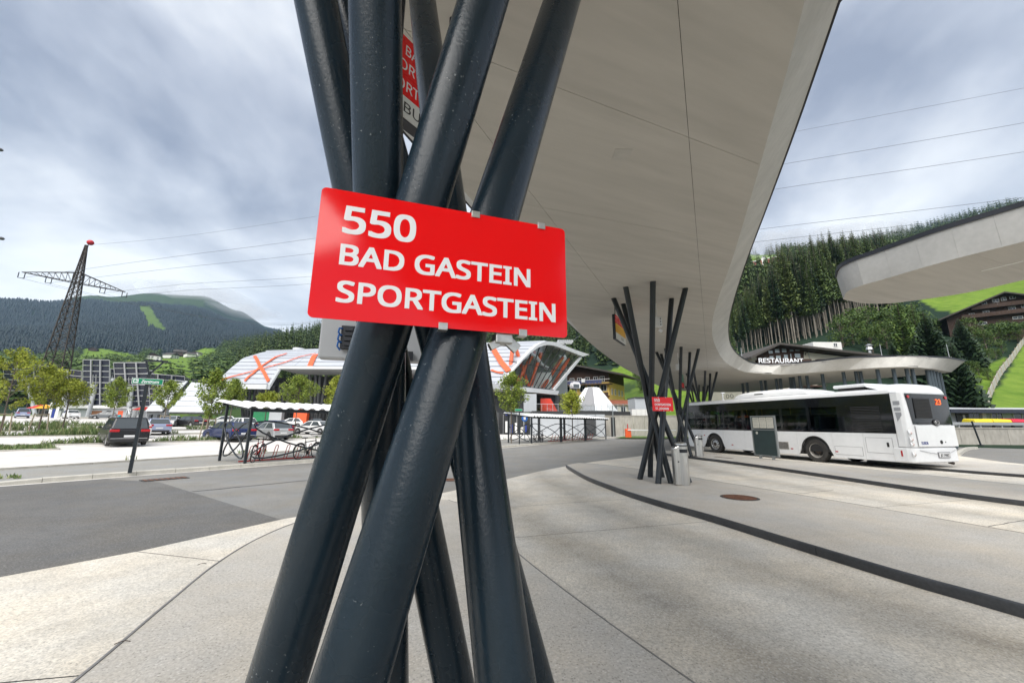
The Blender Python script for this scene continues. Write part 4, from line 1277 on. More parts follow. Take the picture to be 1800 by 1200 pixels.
# roof equipment
mb = MB(); lay = [(0.30, 2.95, 3.55, 7.85), (0.32, 3.10, 3.75, 7.65), (0.42, 3.22, 4.2, 7.25), (0.62, 3.27, 4.8, 6.7)]
for xi_, z, ya, yb in lay: mb.v += [(xi_, ya, z), (BW - xi_, ya, z), (BW - xi_, yb, z), (xi_, yb, z)]
for i in range(3):
    for j in range(4): mb.f.append((i * 4 + j, i * 4 + (j + 1) % 4, i * 4 + 4 + (j + 1) % 4, i * 4 + 4 + j)); mb.mi.append(0)
mb.f.append((12, 13, 14, 15)); mb.mi.append(0)
pod = mb.build('air_conditioner', m_buswhite, bus, bevel=0.06)
MB().box((0.312, 6.2, 3.10), (0.015, 0.5, 0.05)).build('vent', m_matblack, pod)
MB().box((BW / 2, 1.95, 3.02), (1.5, 1.0, 0.10)).build('roof_unit_base', m_matblack, bus)
MB().box((BW / 2, 1.95, 3.13), (1.75, 1.25, 0.13)).build('roof_unit', m_buswhite, bus, bevel=0.04)
MB().cyl((0.5, 8.75, 2.9), (0.5, 8.75, 3.32), 0.03, n=10).build('antenna', m_buswhite, bus)
MB().box((0.5, 8.75, 3.35), (0.22, 0.10, 0.06)).build('antenna_head', m_buswhite, bus, bevel=0.01)
for y in (8.1, 8.4): MB().tube([(0.5 + 0.1 * math.cos(a), y, 3.14 + 0.1 * math.sin(a)) for a in [k * math.pi / 6 for k in range(12)]], 0.015, 6, closed=True).build('roof_lamp_ring', m_matblack, bus)

# notice board beside the bus
nb = thing('notice_board', 'dark green framed timetable board on short feet standing beside the bus', 'notice board', (12.52, 19.95, 0), math.atan2(-1.4, 0.31))
m_boardgreen = mat('dark green board', (0.025, 0.045, 0.045), 0.45, var=(3, 0.15))
m_boardframe = mat('grey board frame', (0.30, 0.32, 0.32), 0.35, 0.6)
w_, z0_, z1_ = 1.44, 0.14, 2.08
for x in (-w_ / 2 + 0.03, w_ / 2 - 0.03): MB().box((x, 0, (z0_ + z1_) / 2), (0.06, 0.09, z1_ - z0_)).build('frame_post', m_boardframe, nb)
for z in (z0_ + 0.025, 1.40, z1_ - 0.025): MB().box((0, 0, z), (w_ - 0.122, 0.09, 0.05)).build('frame_rail', m_boardframe, nb)
MB().box((0, 0, 0.77), (w_ - 0.124, 0.04, 1.21)).build('lower_panel', m_boardgreen, nb)
MB().box((0, 0.008, 1.74), (w_ - 0.124, 0.04, 0.58)).build('display_case', m_boardgreen, nb)
m_paper = mat('timetable paper', (0.60, 0.58, 0.50), 0.7, var=(14, 0.12))
for k in range(3):
    sh = MB().box((-0.42 + k * 0.42, -0.016, 1.74), (0.39, 0.006, 0.52)).build('timetable', m_paper, nb)
    for r_ in range(7): MB().box((-0.42 + k * 0.42, -0.0205, 1.93 - r_ * 0.06), (0.31, 0.002, 0.012 if r_ else 0.03)).build('print_row', mat('grey print', (0.30, 0.30, 0.28), 0.7), sh)
MB().lathe([(0.07, 0), (0.07, -0.006)], (-0.42, -0.022, 1.24), 7, 'Y').build('sticker', m_paper, nb)
for x in (-0.38, 0.38): MB().box((x, 0, 0.07), (0.07, 0.12, 0.14)).build('foot', m_boardframe, nb)
# ================================================================== far kerb, pavement, car park, bicycle shelters, parked cars, street trees
def sheet_cells(name, poly, m, off, grid=4.0): return sheet(name, poly, m, off, grid)
KL = [(-15.2, 9.4), (-14.4, 10.3), (-13.6, 11.4), (-12.7, 12.7), (-11.6, 14.25), (-10.4, 15.95), (-8.75, 18.2), (-5.0, 23.5), (-1.18, 28.95), (1.0, 32.6), (4.0, 37.6), (7.3, 42.9), (10.6, 48.4), (14, 54.5), (17.5, 61)]
KLs = even_line([Vector((*p, 0)) for p in KL], 62, 2)
K2L = [(-21, 7.5), (-18.6, 11.4), (-17.0, 13.7), (-16.0, 16.3), (-14.6, 19.6), (-11.4, 24.8), (-7.0, 31.6), (-2.6, 38.4), (1.5, 45), (6, 52.5), (9.5, 58)]
K2s = even_line([Vector((*p, 0)) for p in K2L], 50, 2)
walk_poly = [(p.x, p.y) for p in offset_line(KLs, 0.1)] + [(p.x, p.y) for p in reversed(K2s)]
sheet('pavement', walk_poly, m_walk, -0.012, 5.0)
kerb_root = tag(bpy.data.objects.new('kerb', None), kind='structure'); COL.objects.link(kerb_root)
r_ = random.Random(5)
for i in range(len(KLs) - 1):
    a, b = KLs[i], KLs[i + 1]
    t = (b - a).normalized(); n = Vector((-t.y, t.x, 0))
    a2, b2 = a + t * 0.006, b - t * 0.006
    za = zb = 0.022 + r_.uniform(-0.004, 0.004)
    if i < 3: za, zb = -0.09 + 0.035 * i, -0.09 + 0.035 * (i + 1)
    pts = []
    for q, z in ((a2, za), (b2, zb)):
        pts += [Vector((q.x, q.y, -0.25)), Vector((q.x, q.y, z - 0.02)), Vector((q.x, q.y, z)) + n * 0.025, Vector((q.x, q.y, z)) + n * 0.20, Vector((q.x, q.y, -0.25)) + n * 0.20]
    MB().add(pts, [(0, 1, 2, 3, 4), (9, 8, 7, 6, 5)] + [(k, (k + 1) % 5, 5 + (k + 1) % 5, 5 + k) for k in range(5)]).build('kerb_stone', m_granite, kerb_root)
tag(strip([(p.x, p.y) for p in offset_line(KLs, -0.10)], 0.2, LANE + 0.008).build('gutter_strip', m_edge, fix=False), kind='structure')
edging = tag(bpy.data.objects.new('pavement_edging', None), kind='structure'); COL.objects.link(edging)
for i in range(0, len(K2s) - 1):
    a, b = K2s[i], K2s[i + 1]
    t = (b - a).normalized()
    MB().bar(Vector((a.x, a.y, 0.0)) + t * 0.005, Vector((b.x, b.y, 0.0)) - t * 0.005, 0.10, 0.12).build('edging_stone', m_granite, edging)
park_poly = [(p.x, p.y) for p in K2s] + [(6, 66), (-4, 78), (-40, 104), (-84, 104), (-128, 76), (-112, 44), (-70, 14), (-40, 0), (-21, 6.6)]
sheet('car_park', park_poly, m_park, 0.0, 7.0)
def PK(s, o, off=0.0):                                # along the road, away from the road
    x, y = -12.7 + 0.577 * s - 0.817 * o, 12.7 + 0.817 * s + 0.577 * o
    return Vector((x, y, rise(x, y) + off))

# planting strips with pale edgings, weeds and grass
m_blade = [mat('grass blade ' + k, c, 0.7) for k, c in (('mid', (0.115, 0.175, 0.05)), ('pale', (0.21, 0.23, 0.10)), ('dark', (0.07, 0.12, 0.035)))]
m_soil = mat('planting soil with moss', (0.10, 0.13, 0.045), 0.9, var=(2.5, 0.3), var2=(30, 0.3), coord='World')
def grass_tuft_mesh(mb, x, y, z, h, n, rr, spread=0.12):
    for _ in range(n):
        a = rr.uniform(0, 6.283); d = rr.uniform(0, spread)
        px, py = x + d * math.cos(a), y + d * math.sin(a)
        b = rr.uniform(0, 6.283); l = h * rr.uniform(0.5, 1.15); w = 0.012 + 0.018 * rr.random()
        tx, ty = math.cos(b), math.sin(b)
        le = l * rr.uniform(0.15, 0.6)
        mb.add([(px - ty * w, py + tx * w, z), (px + ty * w, py - tx * w, z), (px + tx * le * 0.4 + ty * w * .7, py + ty * le * 0.4 - tx * w * .7, z + l * 0.6), (px + tx * le, py + ty * le, z + l)], [(0, 1, 2), (0, 2, 3)], rr.choice((0, 0, 0, 1, 1, 2)))
def planted(name_label, s0, s1, o0, o1, h, dens, gaps=0.0, seed=1):
    rr = random.Random(seed)
    ring = [PK(s0, o0), PK(s1, o0), PK(s1, o1), PK(s0, o1)]
    root = tag(bpy.data.objects.new('planting_strip', None), kind='structure'); COL.objects.link(root)
    bm = clip_sheet([(p.x, p.y) for p in ring], (), 3.0, 0.02)
    bm_obj('soil', bm, m_soil, root)
    for (sa, oa, sb, ob) in ((s0, o0, s1, o0), (s0, o1, s1, o1), (s0, o0, s0, o1), (s1, o0, s1, o1)):
        n = max(1, int(abs(sb - sa) + abs(ob - oa)) // 2)
        for k in range(n):
            a = PK(sa + (sb - sa) * (k + .004) / n, oa + (ob - oa) * (k + .004) / n, 0.02); b = PK(sa + (sb - sa) * (k + .996) / n, oa + (ob - oa) * (k + .996) / n, 0.02)
            MB().bar(a, b, 0.09, 0.14).build('edging_stone', m_granite, root)
    mb = MB()
    area = (s1 - s0) * (o1 - o0)
    for _ in range(int(area * dens)):
        s, o = rr.uniform(s0 + .08, s1 - .08), rr.uniform(o0 + .08, o1 - .08)
        nz = noise.noise(Vector((s * 0.5, o * 0.5, seed * 7.1)))
        if nz < gaps: continue
        p = PK(s, o, 0.02)
        grass_tuft_mesh(mb, p.x, p.y, p.z, h * (0.55 + 0.9 * max(0, nz + 0.25)), 6, rr)
    g = mb.build('grass', m_blade, fix=False)
    tag(g, None, None, kind='stuff')
def so(u, v, off=0.0):
    p = gp(u, v, off); x, y = p.x + 12.7, p.y - 12.7
    return x * 0.577 + y * 0.817, -x * 0.817 + y * 0.577
sA, oA = so(60, 784); sB, oB = so(182, 780); sC, oC = so(258, 778); sD, oD = so(420, 773)
planted('a', sA - 14, sA + 0.6, oA - 3.6, oA + 0.6, 0.20, 16, -0.6, 1)
planted('b', sA + 0.3, sB + 1.0, oB - 0.2, oB + 0.9, 0.42, 22, -0.12, 2)
planted('c', sC - 0.3, sD + 10, oB - 0.2, oB + 0.9, 0.42, 20, -0.10, 3)
sE, oE = so(0, 768); sF, oF = so(140, 765)
planted('d', sE - 6, sF + 1.5, oE - 0.2, oE + 1.9, 0.62, 20, -0.25, 4)
planted('e', sF + 2.0, sF + 34, oE + 0.2, oE + 1.3, 0.45, 14, 0.02, 5)
planted('f', sE - 4, sF + 12, oE + 10, oE + 11.6, 0.8, 12, -0.2, 6)
planted('g', sF + 14, sF + 55, oE + 10, oE + 11.4, 0.4, 9, -0.05, 7)
planted('h', sE - 4, sF + 40, oE + 24, oE + 28, 0.7, 5, -0.3, 8)
mb = MB(); rr = random.Random(9)
for _ in range(240):                                  # weeds in the seam behind the pavement
    i = rr.randrange(3, 34); p = K2s[i].lerp(K2s[i + 1], rr.random())
    if noise.noise(Vector((p.x * 0.45, p.y * 0.45, 3))) < 0.0: continue
    grass_tuft_mesh(mb, p.x - 0.12 - rr.random() * 0.4, p.y + 0.1, 0.0, 0.28, 4, rr)
tag(mb.build('weeds', m_blade, fix=False), kind='stuff')
mb = MB()
for _ in range(60):
    p = KLs[0].lerp(KLs[3], rr.random()); grass_tuft_mesh(mb, p.x - 0.3 - rr.random() * 1.2, p.y + 0.3 + rr.random() * .5, -0.01, 0.10, 6, rr)
tag(mb.build('weeds', m_blade, fix=False), kind='stuff')

# ------------------------------------------------------------------ wayfinding signs
m_signgreen = mat('green direction sign', (0.0, 0.22, 0.10), 0.35)
def wayfinder(label, p, h, rz, w, words):
    t = thing('direction_sign', label, 'sign', p, rz, 'green town centre signs')
    MB().box((0, 0, h / 2), (0.095, 0.095, h)).build('post', m_pole_far, t)
    mb = MB()
    mb.bar((0, 0, h), (-0.13, 0, h + 0.42), 0.05, 0.05); mb.bar((0.0, 0.03, h), (0.30, 0.03, h + 0.44), 0.05, 0.05); mb.bar((-0.20, 0, h + 0.45), (0.42, 0.02, h + 0.47), 0.07, 0.06)
    mb.build('bracket', m_pole_far, t)
    pn = MB().prism([(x - 0.38, z + h - 0.34) for x, z in rounded(w, 0.19, 0.015)], 'Y', -0.085, -0.065).build('panel', m_white_panel, t)
    MB().prism([(x - 0.38 + 0.012, z + h - 0.34 + 0.012) for x, z in rounded(w - 0.024, 0.166, 0.012)], 'Y', -0.088, -0.0852).build('face', m_signgreen, pn)
    if words:
        put_word('lettering', word('Zentrum', 0.44, 0.085, 0.001, 0.02, 0.25), m_white_print, pn, frame_matrix((-0.38 + 0.235, -0.0885, h - 0.295), (1, 0, 0), (0, 0, 1)))
        MB().box((-0.38 + 0.10, -0.0885, h - 0.245), (0.13, 0.003, 0.12)).build('arrow_field', m_white_print, pn)
        MB().prism([(-0.335, h - 0.245), (-0.285, h - 0.20), (-0.285, h - 0.23), (-0.235, h - 0.23), (-0.235, h - 0.26), (-0.285, h - 0.26), (-0.285, h - 0.29)], 'Y', -0.093, -0.0901).build('arrow', m_signgreen, pn)
    return t
p = gp(228, 831, 0)
wayfinder('green Zentrum arrow sign on a dark forked post behind the left kerb', (p.x, p.y, 0), 3.16, 0.62, 0.78, True)
p = gp(913, 780, 0)
wayfinder('small green sign on a slim dark post by the tree in front of the station', (p.x, p.y, 0), 3.0, 0.0, 0.62, False)
p = gp(927, 776, 0.0)
t = thing('round_sign', 'round blue traffic sign on a grey post at the shelter end', 'sign', (p.x - 0.2, p.y + 1.5, 0))
MB().cyl((0, 0, 0), (0, 0, 2.4), 0.035, n=10).build('post', m_boardframe, t)
MB().lathe([(0.30, -0.02), (0.30, 0.0)], (0, -0.05, 2.15), 24, 'Y').build('disc', mat('blue sign face', (0.02, 0.14, 0.50), 0.4), t)
MB().box((0, -0.072, 2.15), (0.22, 0.006, 0.26)).build('symbol', m_white_print, t)

# ------------------------------------------------------------------ bicycle shelters
m_sheltroof = mat('white corrugated roof', (0.74, 0.74, 0.74), 0.45, var=(2, 0.06))
m_redrack = mat('red powder coated tube', (0.40, 0.035, 0.03), 0.4)
def loop_pts(x0, z0, x1, z1, wid, n=20):
    """a long closed oval tube between two corners of a bay"""
    c = Vector(((x0 + x1) / 2, 0, (z0 + z1) / 2)); d = Vector((x1 - x0, 0, z1 - z0)); L = d.length / 2; d.normalize(); q = Vector((-d.z, 0, d.x))
    return [c + d * (L * math.cos(a)) + q * (wid * math.sin(a)) for a in (2 * math.pi * k / n for k in range(n))]
def shelter(label, base, rz, bays, bay=4.75, depth=2.5, h0=2.08, h1=2.40):
    t = thing('bicycle_shelter', label, 'bicycle shelter', base, rz, 'bicycle shelters along the kerb')
    L = bays * bay
    for k in range(bays + 1):
        for d, h in ((0, h0), (depth, h1)):
            for dx in ((0,) if k in (0, bays) else (-0.12, 0.12)):
                MB().box((k * bay + dx, d, h / 2), (0.09, 0.09, h)).build('post', m_pole_far, t)
        MB().bar((k * bay, -0.3, h0 + 0.02), (k * bay, depth + 0.3, h1 + 0.06), 0.09, 0.12).build('rafter', m_pole_far, t)
    MB().bar((-0.15, -0.24, h0 + 0.02), (L + 0.15, -0.24, h0 + 0.02), 0.08, 0.14).build('gutter', m_pole_far, t)
    MB().bar((-0.15, depth + 0.1, h1 + 0.0), (L + 0.15, depth + 0.1, h1 + 0.0), 0.08, 0.12).build('purlin', m_pole_far, t)
    # corrugated sheets, one per bay
    for k in range(bays):
        xa, xb = k * bay - (0.3 if k == 0 else -0.004), (k + 1) * bay + (0.3 if k == bays - 1 else -0.004)
        n = int((xb - xa) / 0.115)
        mb = MB(); P = []
        for i in range(n + 1):
            x = xa + (xb - xa) * i / n; w = 0.075 if (i % 4) in (1, 2) else 0.0
            P.append((x, w))
        for th in (0.0, -0.012):
            for y, hh in ((-0.42, h0 + 0.085), (depth + 0.35, h1 + 0.125)):
                mb.v += [(x, y, hh + w + th) for x, w in P]
        m = n + 1
        for i in range(n):
            mb.f += [(i, i + 1, m + i + 1, m + i), (2 * m + i, 3 * m + i, 3 * m + i + 1, 2 * m + i + 1), (i, 2 * m + i, 2 * m + i + 1, i + 1), (m + i, m + i + 1, 3 * m + i + 1, 3 * m + i)]
            mb.mi += [0] * 4
        mb.f += [(0, m, 3 * m, 2 * m), (m - 1, 3 * m - 1, 4 * m - 1, 2 * m - 1)]; mb.mi += [0, 0]
        mb.build('roof_sheet', m_sheltroof, t)
    # looped tube screens on the road side, and on the end
    for k in range(bays):
        a, b = k * bay + 0.16, (k + 1) * bay - 0.16
        for x0, z0, x1, z1 in ((a, 1.55, b, 0.34), (a, 0.32, b, 1.55)):
            P = loop_pts(x0, z0, x1, z1, 0.40)
            MB().tube([(p.x, (0.05 if z0 > 1 else -0.05), p.z) for p in P], 0.032, 8, closed=True).build('screen_loop', m_pole_far, t, smooth=60)
    for z0, z1, yy in ((1.55, 0.28, 0.05), (0.28, 1.55, -0.05)):
        P = loop_pts(0.15, z0, depth - 0.15, z1, 0.34)
        MB().tube([(yy, p.x, p.z) for p in P], 0.032, 8, closed=True).build('screen_loop', m_pole_far, t, smooth=60)
    return t
kdir = math.atan2(0.817, 0.577)
pB_ = gp(430, 816.5, 0)
shelter('near bicycle shelter with white corrugated roof and dark looped screens left of the pillars', (pB_.x - 0.12, pB_.y + 0.18, -0.01), kdir, 2)
pS = gp(927, 779.5, 0)
shR = shelter('farther bicycle shelter with white roof and looped screens before the grey station wall', (pS.x + 0.35, pS.y + 0.2, -0.01), kdir - 0.06, 3, h0=2.15, h1=2.45)

def rack_row(label, base, rz, n, gap=0.5):
    t = thing('bicycle_rack', label, 'bicycle rack', base, rz, 'red bicycle racks')
    MB().box((n * gap / 2 - gap / 2, 0.0, 0.03), (n * gap + 0.2, 0.05, 0.05)).build('base_rail', m_redrack, t)
    for i in range(n):
        x = i * gap
        MB().tube([(x - 0.06, 0, 0.03), (x - 0.06, -0.22, 0.55), (x - 0.05, -0.25, 0.62), (x, -0.265, 0.66), (x + 0.05, -0.25, 0.62), (x + 0.06, -0.22, 0.55), (x + 0.06, 0, 0.03)], 0.016, 8).build('hoop', m_redrack, t, smooth=60)
    return t
def local(base, rz, x, y): return Vector((base[0] + math.cos(rz) * x - math.sin(rz) * y, base[1] + math.sin(rz) * x + math.cos(rz) * y, base[2]))
shL = (pB_.x - 0.12, pB_.y + 0.18, -0.01)
rack_row('red bicycle rack hoops inside the near shelter', local(shL, kdir, 0.6, 1.25), kdir, 16)
shRb = (pS.x + 0.35, pS.y + 0.2, -0.01)
rack_row('red bicycle rack hoops inside the farther shelter', local(shRb, kdir - 0.06, 4.8, 1.2), kdir - 0.06, 16, 0.55)

m_bikeblack = mat('black bicycle paint', (0.02, 0.02, 0.022), 0.35)
m_bikered = mat('red bicycle paint', (0.40, 0.02, 0.025), 0.3)
m_chrome = mat('bright metal', (0.5, 0.5, 0.5), 0.25, 0.9)
def bicycle(label, base, rz, paint, lean=0.06, fender=False):
    t = thing('bicycle', label, 'bicycle', base, rz, 'parked bicycles')
    t.rotation_euler = (lean, 0, rz)
    R0, wb = 0.335, 1.06
    for x in (0.0, wb):
        w = MB().tube([(x + R0 * math.cos(a), 0, 0.345 + R0 * math.sin(a)) for a in (2 * math.pi * k / 28 for k in range(28))], 0.021, 8, closed=True).build('wheel', m_tyre, t, smooth=60)
        sp_ = MB()
        for k in range(12):
            a = k * math.pi / 6; sp_.cyl((x, 0, 0.345), (x + R0 * math.cos(a), 0, 0.345 + R0 * math.sin(a)), 0.0022, n=4)
        sp_.tube([(x + 0.315 * math.cos(a), 0, 0.345 + 0.315 * math.sin(a)) for a in (2 * math.pi * k / 24 for k in range(24))], 0.008, 6, closed=True)
        sp_.build('spokes', m_chrome, w)
    bb, st, sh, hd = Vector((0.43, 0, 0.29)), Vector((0.28, 0, 0.80)), Vector((0.92, 0, 0.80)), Vector((0.95, 0, 0.68))
    mb = MB()
    mb.tube([bb, st], 0.022, 10); mb.tube([st + Vector((0.01, 0, -0.05)), sh], 0.02, 10); mb.tube([bb, hd], 0.026, 10); mb.tube([sh + Vector((-0.01, 0, 0.06)), hd], 0.024, 10)
    for y in (-0.05, 0.05):
        mb.tube([bb + Vector((0, y * .6, 0)), (0, y, 0.345)], 0.012, 8); mb.tube([st + Vector((0, y * .5, -.05)), (0, y, 0.345)], 0.010, 8)
    mb.build('frame', paint, t, smooth=60)
    mb = MB()
    for y in (-0.05, 0.05): mb.tube([(0.955, y, 0.68), (1.0, y, 0.5), (wb, y, 0.345)], 0.013, 8)
    mb.build('fork', m_bikeblack, t, smooth=60)
    mb = MB().tube([st, (0.255, 0, 0.92)], 0.014, 8)
    mb.prism([(0.10, -0.07), (0.14, -0.08), (0.28, -0.035), (0.38, -0.018), (0.39, 0.018), (0.28, 0.035), (0.14, 0.08), (0.10, 0.07)], 'Z', 0.92, 0.965)
    mb.build('saddle', m_bikeblack, t, bevel=0.01)
    mb = MB().tube([(0.90, 0, 0.86), (0.885, 0, 0.96), (0.93, 0, 1.0)], 0.014, 8)
    mb.tube([(0.87, -0.30, 1.02), (0.92, -0.22, 1.005), (0.935, 0, 1.0), (0.92, 0.22, 1.005), (0.87, 0.30, 1.02)], 0.013, 8)
    mb.build('handlebar', m_bikeblack, t, smooth=60)
    mb = MB().lathe([(0.09, -0.005), (0.09, 0.005)], (0.43, -0.06, 0.29), 20, 'Y')
    mb.bar((0.43, -0.08, 0.29), (0.52, -0.08, 0.16), 0.02, 0.015); mb.bar((0.43, 0.08, 0.29), (0.34, 0.08, 0.42), 0.02, 0.015)
    mb.box((0.52, -0.12, 0.155), (0.09, 0.08, 0.02)); mb.box((0.34, 0.12, 0.425), (0.09, 0.08, 0.02))
    mb.build('crank', m_bikeblack, t)
    if fender:
        for x, a0, a1 in ((0.0, 40, 190), (wb, 30, 160)):
            MB().tube([(x + 0.375 * math.cos(math.radians(a)), 0, 0.345 + 0.375 * math.sin(math.radians(a))) for a in range(a0, a1, 10)], 0.022, 6).build('mudguard', m_bikeblack, t, smooth=60)
    return t
q = gp(447, 811, 0)
perp = kdir + math.pi / 2
b1 = bicycle('red framed bicycle with mudguards behind the first loop of the near shelter', local(shL, kdir, 0.45, 0.45), kdir + 0.9, m_bikered, 0.05, True)
bicycle('dark bicycle at the right end of the rack in the near shelter', local(shL, kdir, 2.35, 0.55), kdir + 0.35, m_bikeblack, 0.05, True)
bicycle('black bicycle behind the left loops of the farther shelter', local(shRb, kdir - 0.06, 0.8, 0.5), kdir + 0.1, m_bikeblack, 0.05)
bicycle('second dark bicycle beside the black one in the farther shelter', local(shRb, kdir - 0.06, 2.3, 0.6), kdir + 0.4, m_bikeblack, 0.05)
p = gp(1066, 765, 0); bicycle('lone bicycle standing past the end of the farther shelter', (p.x, p.y + 1, 0), 0.2, m_bikeblack, 0.05)

# ------------------------------------------------------------------ parked cars
m_glassdark = mat('car window glass', (0.055, 0.065, 0.07), 0.06, spec=0.9)  # base colour lightened to imitate sky reflected in the glass
m_carplate = mat('car number plate', (0.68, 0.68, 0.68), 0.4)
def paint(name, c, metal=0.3): return mat('car paint ' + name, c, 0.28, metal, coat=0.6)
PAINT = {'black': paint('black', (0.018, 0.018, 0.02)), 'blue': paint('blue', (0.012, 0.025, 0.10)), 'silver': paint('silver', (0.52, 0.53, 0.53), 0.5), 'white': paint('white', (0.72, 0.72, 0.72), 0.0),
         'grey': paint('grey', (0.16, 0.17, 0.18), 0.4), 'lightblue': paint('pale blue', (0.32, 0.36, 0.50), 0.3), 'darkgreen': paint('dark green', (0.03, 0.04, 0.042), 0.3)}
def car(label, p, heading, color, kind='hatch', L=4.2, W=1.78, H=1.48, rails=False, scale=1.0):
    t = thing('parked_car', label, 'car', p, heading, 'cars in the car park')
    pt = PAINT[color]
    y0, y1 = -L / 2, L / 2
    zb = 0.24; belt = 0.66 * H if kind != 'van' else 0.60 * H
    wr, wx = 0.31, (y0 + 0.78, y1 - 0.86)
    top = [(y1 - 1.02, belt - 0.02), (y1 - 0.30, belt - 0.14), (y1 - 0.06, belt - 0.28), (y1, 0.50), (y1 - 0.03, zb)]
    if kind == 'sedan': rear = [(y0 + 0.03, zb), (y0, 0.52), (y0 + 0.04, belt - 0.10), (y0 + 0.16, belt + 0.0), (y0 + 0.75, belt + 0.02)]
    else: rear = [(y0 + 0.03, zb), (y0, 0.50), (y0 + 0.03, belt - 0.10), (y0 + 0.10, belt + 0.01)]
    out = rear + top
    def arch(c):
        r = wr + 0.06; return [(c + r * math.cos(a), max(zb, wr + r * math.sin(a))) for a in (math.radians(x) for x in range(-8, 189, 14))]
    poly = out + arch(wx[1]) + arch(wx[0])
    hw = W / 2
    MB().prism(poly, 'X', -hw, hw).build('body', pt, t, bevel=0.085)
    MB().box((0, 0, 0.42), (W - 0.34, L - 0.5, 0.42)).build('underbody', m_matblack, t)
    # greenhouse
    if kind == 'sedan': gb0, gt0 = y0 + 0.62, y0 + 1.15
    elif kind == 'van': gb0, gt0 = y0 + 0.08, y0 + 0.30
    elif kind == 'wagon': gb0, gt0 = y0 + 0.10, y0 + 0.52
    else: gb0, gt0 = y0 + 0.10, y0 + 0.58
    gb1, gt1 = y1 - 0.95, y1 - 1.78
    b0, t0 = hw - 0.05, hw - 0.20
    zz0, zz1 = belt - 0.03, H - 0.05
    bot = [(-b0, gb0, zz0), (b0, gb0, zz0), (b0, gb1, zz0), (-b0, gb1, zz0)]; tp = [(-t0, gt0, zz1), (t0, gt0, zz1), (t0, gt1, zz1), (-t0, gt1, zz1)]
    MB().hexa(bot + tp).build('cabin', pt, t, bevel=0.08)
    MB().hexa([(-t0, gt0 - 0.03, zz1 - 0.01), (t0, gt0 - 0.03, zz1 - 0.01), (t0, gt1, zz1 - 0.01), (-t0, gt1, zz1 - 0.01), (-t0 + .1, gt0 + .1, H), (t0 - .1, gt0 + .1, H), (t0 - .1, gt1 - .15, H), (-t0 + .1, gt1 - .15, H)]).build('roof', pt, t, bevel=0.03)
    B, T = [Vector(q) for q in bot], [Vector(q) for q in tp]
    def pane(a, b, c, d, ins, nm):
        """inset pane a,b (bottom) c,d (top) standing just proud of the cabin"""
        cen = (a + b + c + d) / 4
        P = [q + (cen - q).normalized() * ins for q in (a, b, c, d)]
        n = (P[1] - P[0]).cross(P[3] - P[0]).normalized()
        if n.dot(cen - Vector((0, (gb0 + gb1) / 2, zz0))) < 0: n = -n
        P2 = [q + n * 0.012 for q in P]
        o = MB().plate(P2, 0.004).build(nm, m_glassdark, t); return o
    pane(B[0], B[1], T[1], T[0], 0.10, 'rear_window'); pane(B[2], B[3], T[3], T[2], 0.09, 'windscreen')
    for s in (1, -1):
        i0, i1 = (1, 2) if s > 0 else (0, 3)
        cuts = [0.06, 0.50, 0.94] if kind != 'van' else [0.05, 0.36, 0.68, 0.95]
        if kind == 'wagon': cuts = [0.04, 0.30, 0.62, 0.95]
        for c0, c1 in zip(cuts[:-1], cuts[1:]):
            pane(B[i0].lerp(B[i1], c0 + .01), B[i0].lerp(B[i1], c1 - .01), T[i0].lerp(T[i1], c1 - .01), T[i0].lerp(T[i1], c0 + .01), 0.055, 'side_window')
    for y in wx:
        for s in (1, -1):
            w = MB().lathe([(0.20, 0.09), (wr - 0.03, 0.10), (wr, 0.06), (wr, -0.10), (0.2, -0.1)], (0, 0, 0), 24, 'X', caps=False)
            w.v = [(s * (hw - 0.11) + s * x, y + yy, wr + z) for x, yy, z in w.v]
            wo = w.build('wheel', m_tyre, t, smooth=40)
            rm = MB().lathe([(0.205, 0.085), (0.19, 0.05), (0.06, 0.075), (0.0, 0.08)], (0, 0, 0), 20, 'X', caps=False)
            for k in range(5):
                a = k * 2 * math.pi / 5; rm.bar((0.085, 0.03 * math.cos(a), 0.03 * math.sin(a)), (0.085, 0.19 * math.cos(a), 0.19 * math.sin(a)), 0.04, 0.02, up=(1, 0, 0))
            rm.v = [(s * (hw - 0.11) + s * x, y + yy, wr + z) for x, yy, z in rm.v]
            rm.build('rim', m_rimsilver, wo)
    tz = belt - 0.12
    for s in (1, -1):
        MB().box((s * (hw - 0.24), y0 + 0.03, tz), (0.44, 0.10, 0.15)).build('tail_light', m_lampred, t, bevel=0.02)
        MB().box((s * (hw - 0.26), y1 - 0.14, belt - 0.26), (0.40, 0.24, 0.12), Matrix.Rotation(-0.15, 3, 'X')).build('headlight', m_lampclear, t, bevel=0.03)
        MB().box((s * (hw + 0.07), y1 - 1.35, belt + 0.06), (0.16, 0.10, 0.13)).build('wing_mirror', pt, t, bevel=0.02)
        if rails: MB().tube([(s * (t0 - 0.02), gt0 + 0.2, zz1 + 0.02), (s * (t0 - 0.02), gt0 + 0.35, H + 0.05), (s * (t0 - 0.02), gt1 - 0.35, H + 0.05), (s * (t0 - 0.02), gt1 - 0.2, zz1 + 0.02)], 0.018, 8).build('roof_rail', m_rimsilver, t, smooth=60)
    MB().box((0, y0 - 0.02, 0.60), (0.52, 0.03, 0.12)).build('number_plate', m_carplate, t)
    MB().box((0, y0 - 0.012, 0.34), (W - 0.3, 0.06, 0.16)).build('rear_valance', m_matblack, t, bevel=0.02)
    MB().box((0, y1 + 0.0, 0.40), (W - 0.5, 0.05, 0.20)).build('front_grille', m_matblack, t, bevel=0.02)
    MB().box((0, y1 + 0.03, 0.36), (0.5, 0.02, 0.11)).build('number_plate', m_carplate, t)
    if color in ('black', 'blue', 'darkgreen'): MB().box((0, y0 - 0.015, 0.47), (W - 0.2, 0.03, 0.03)).build('trim_strip', m_rimsilver, t)
    return t
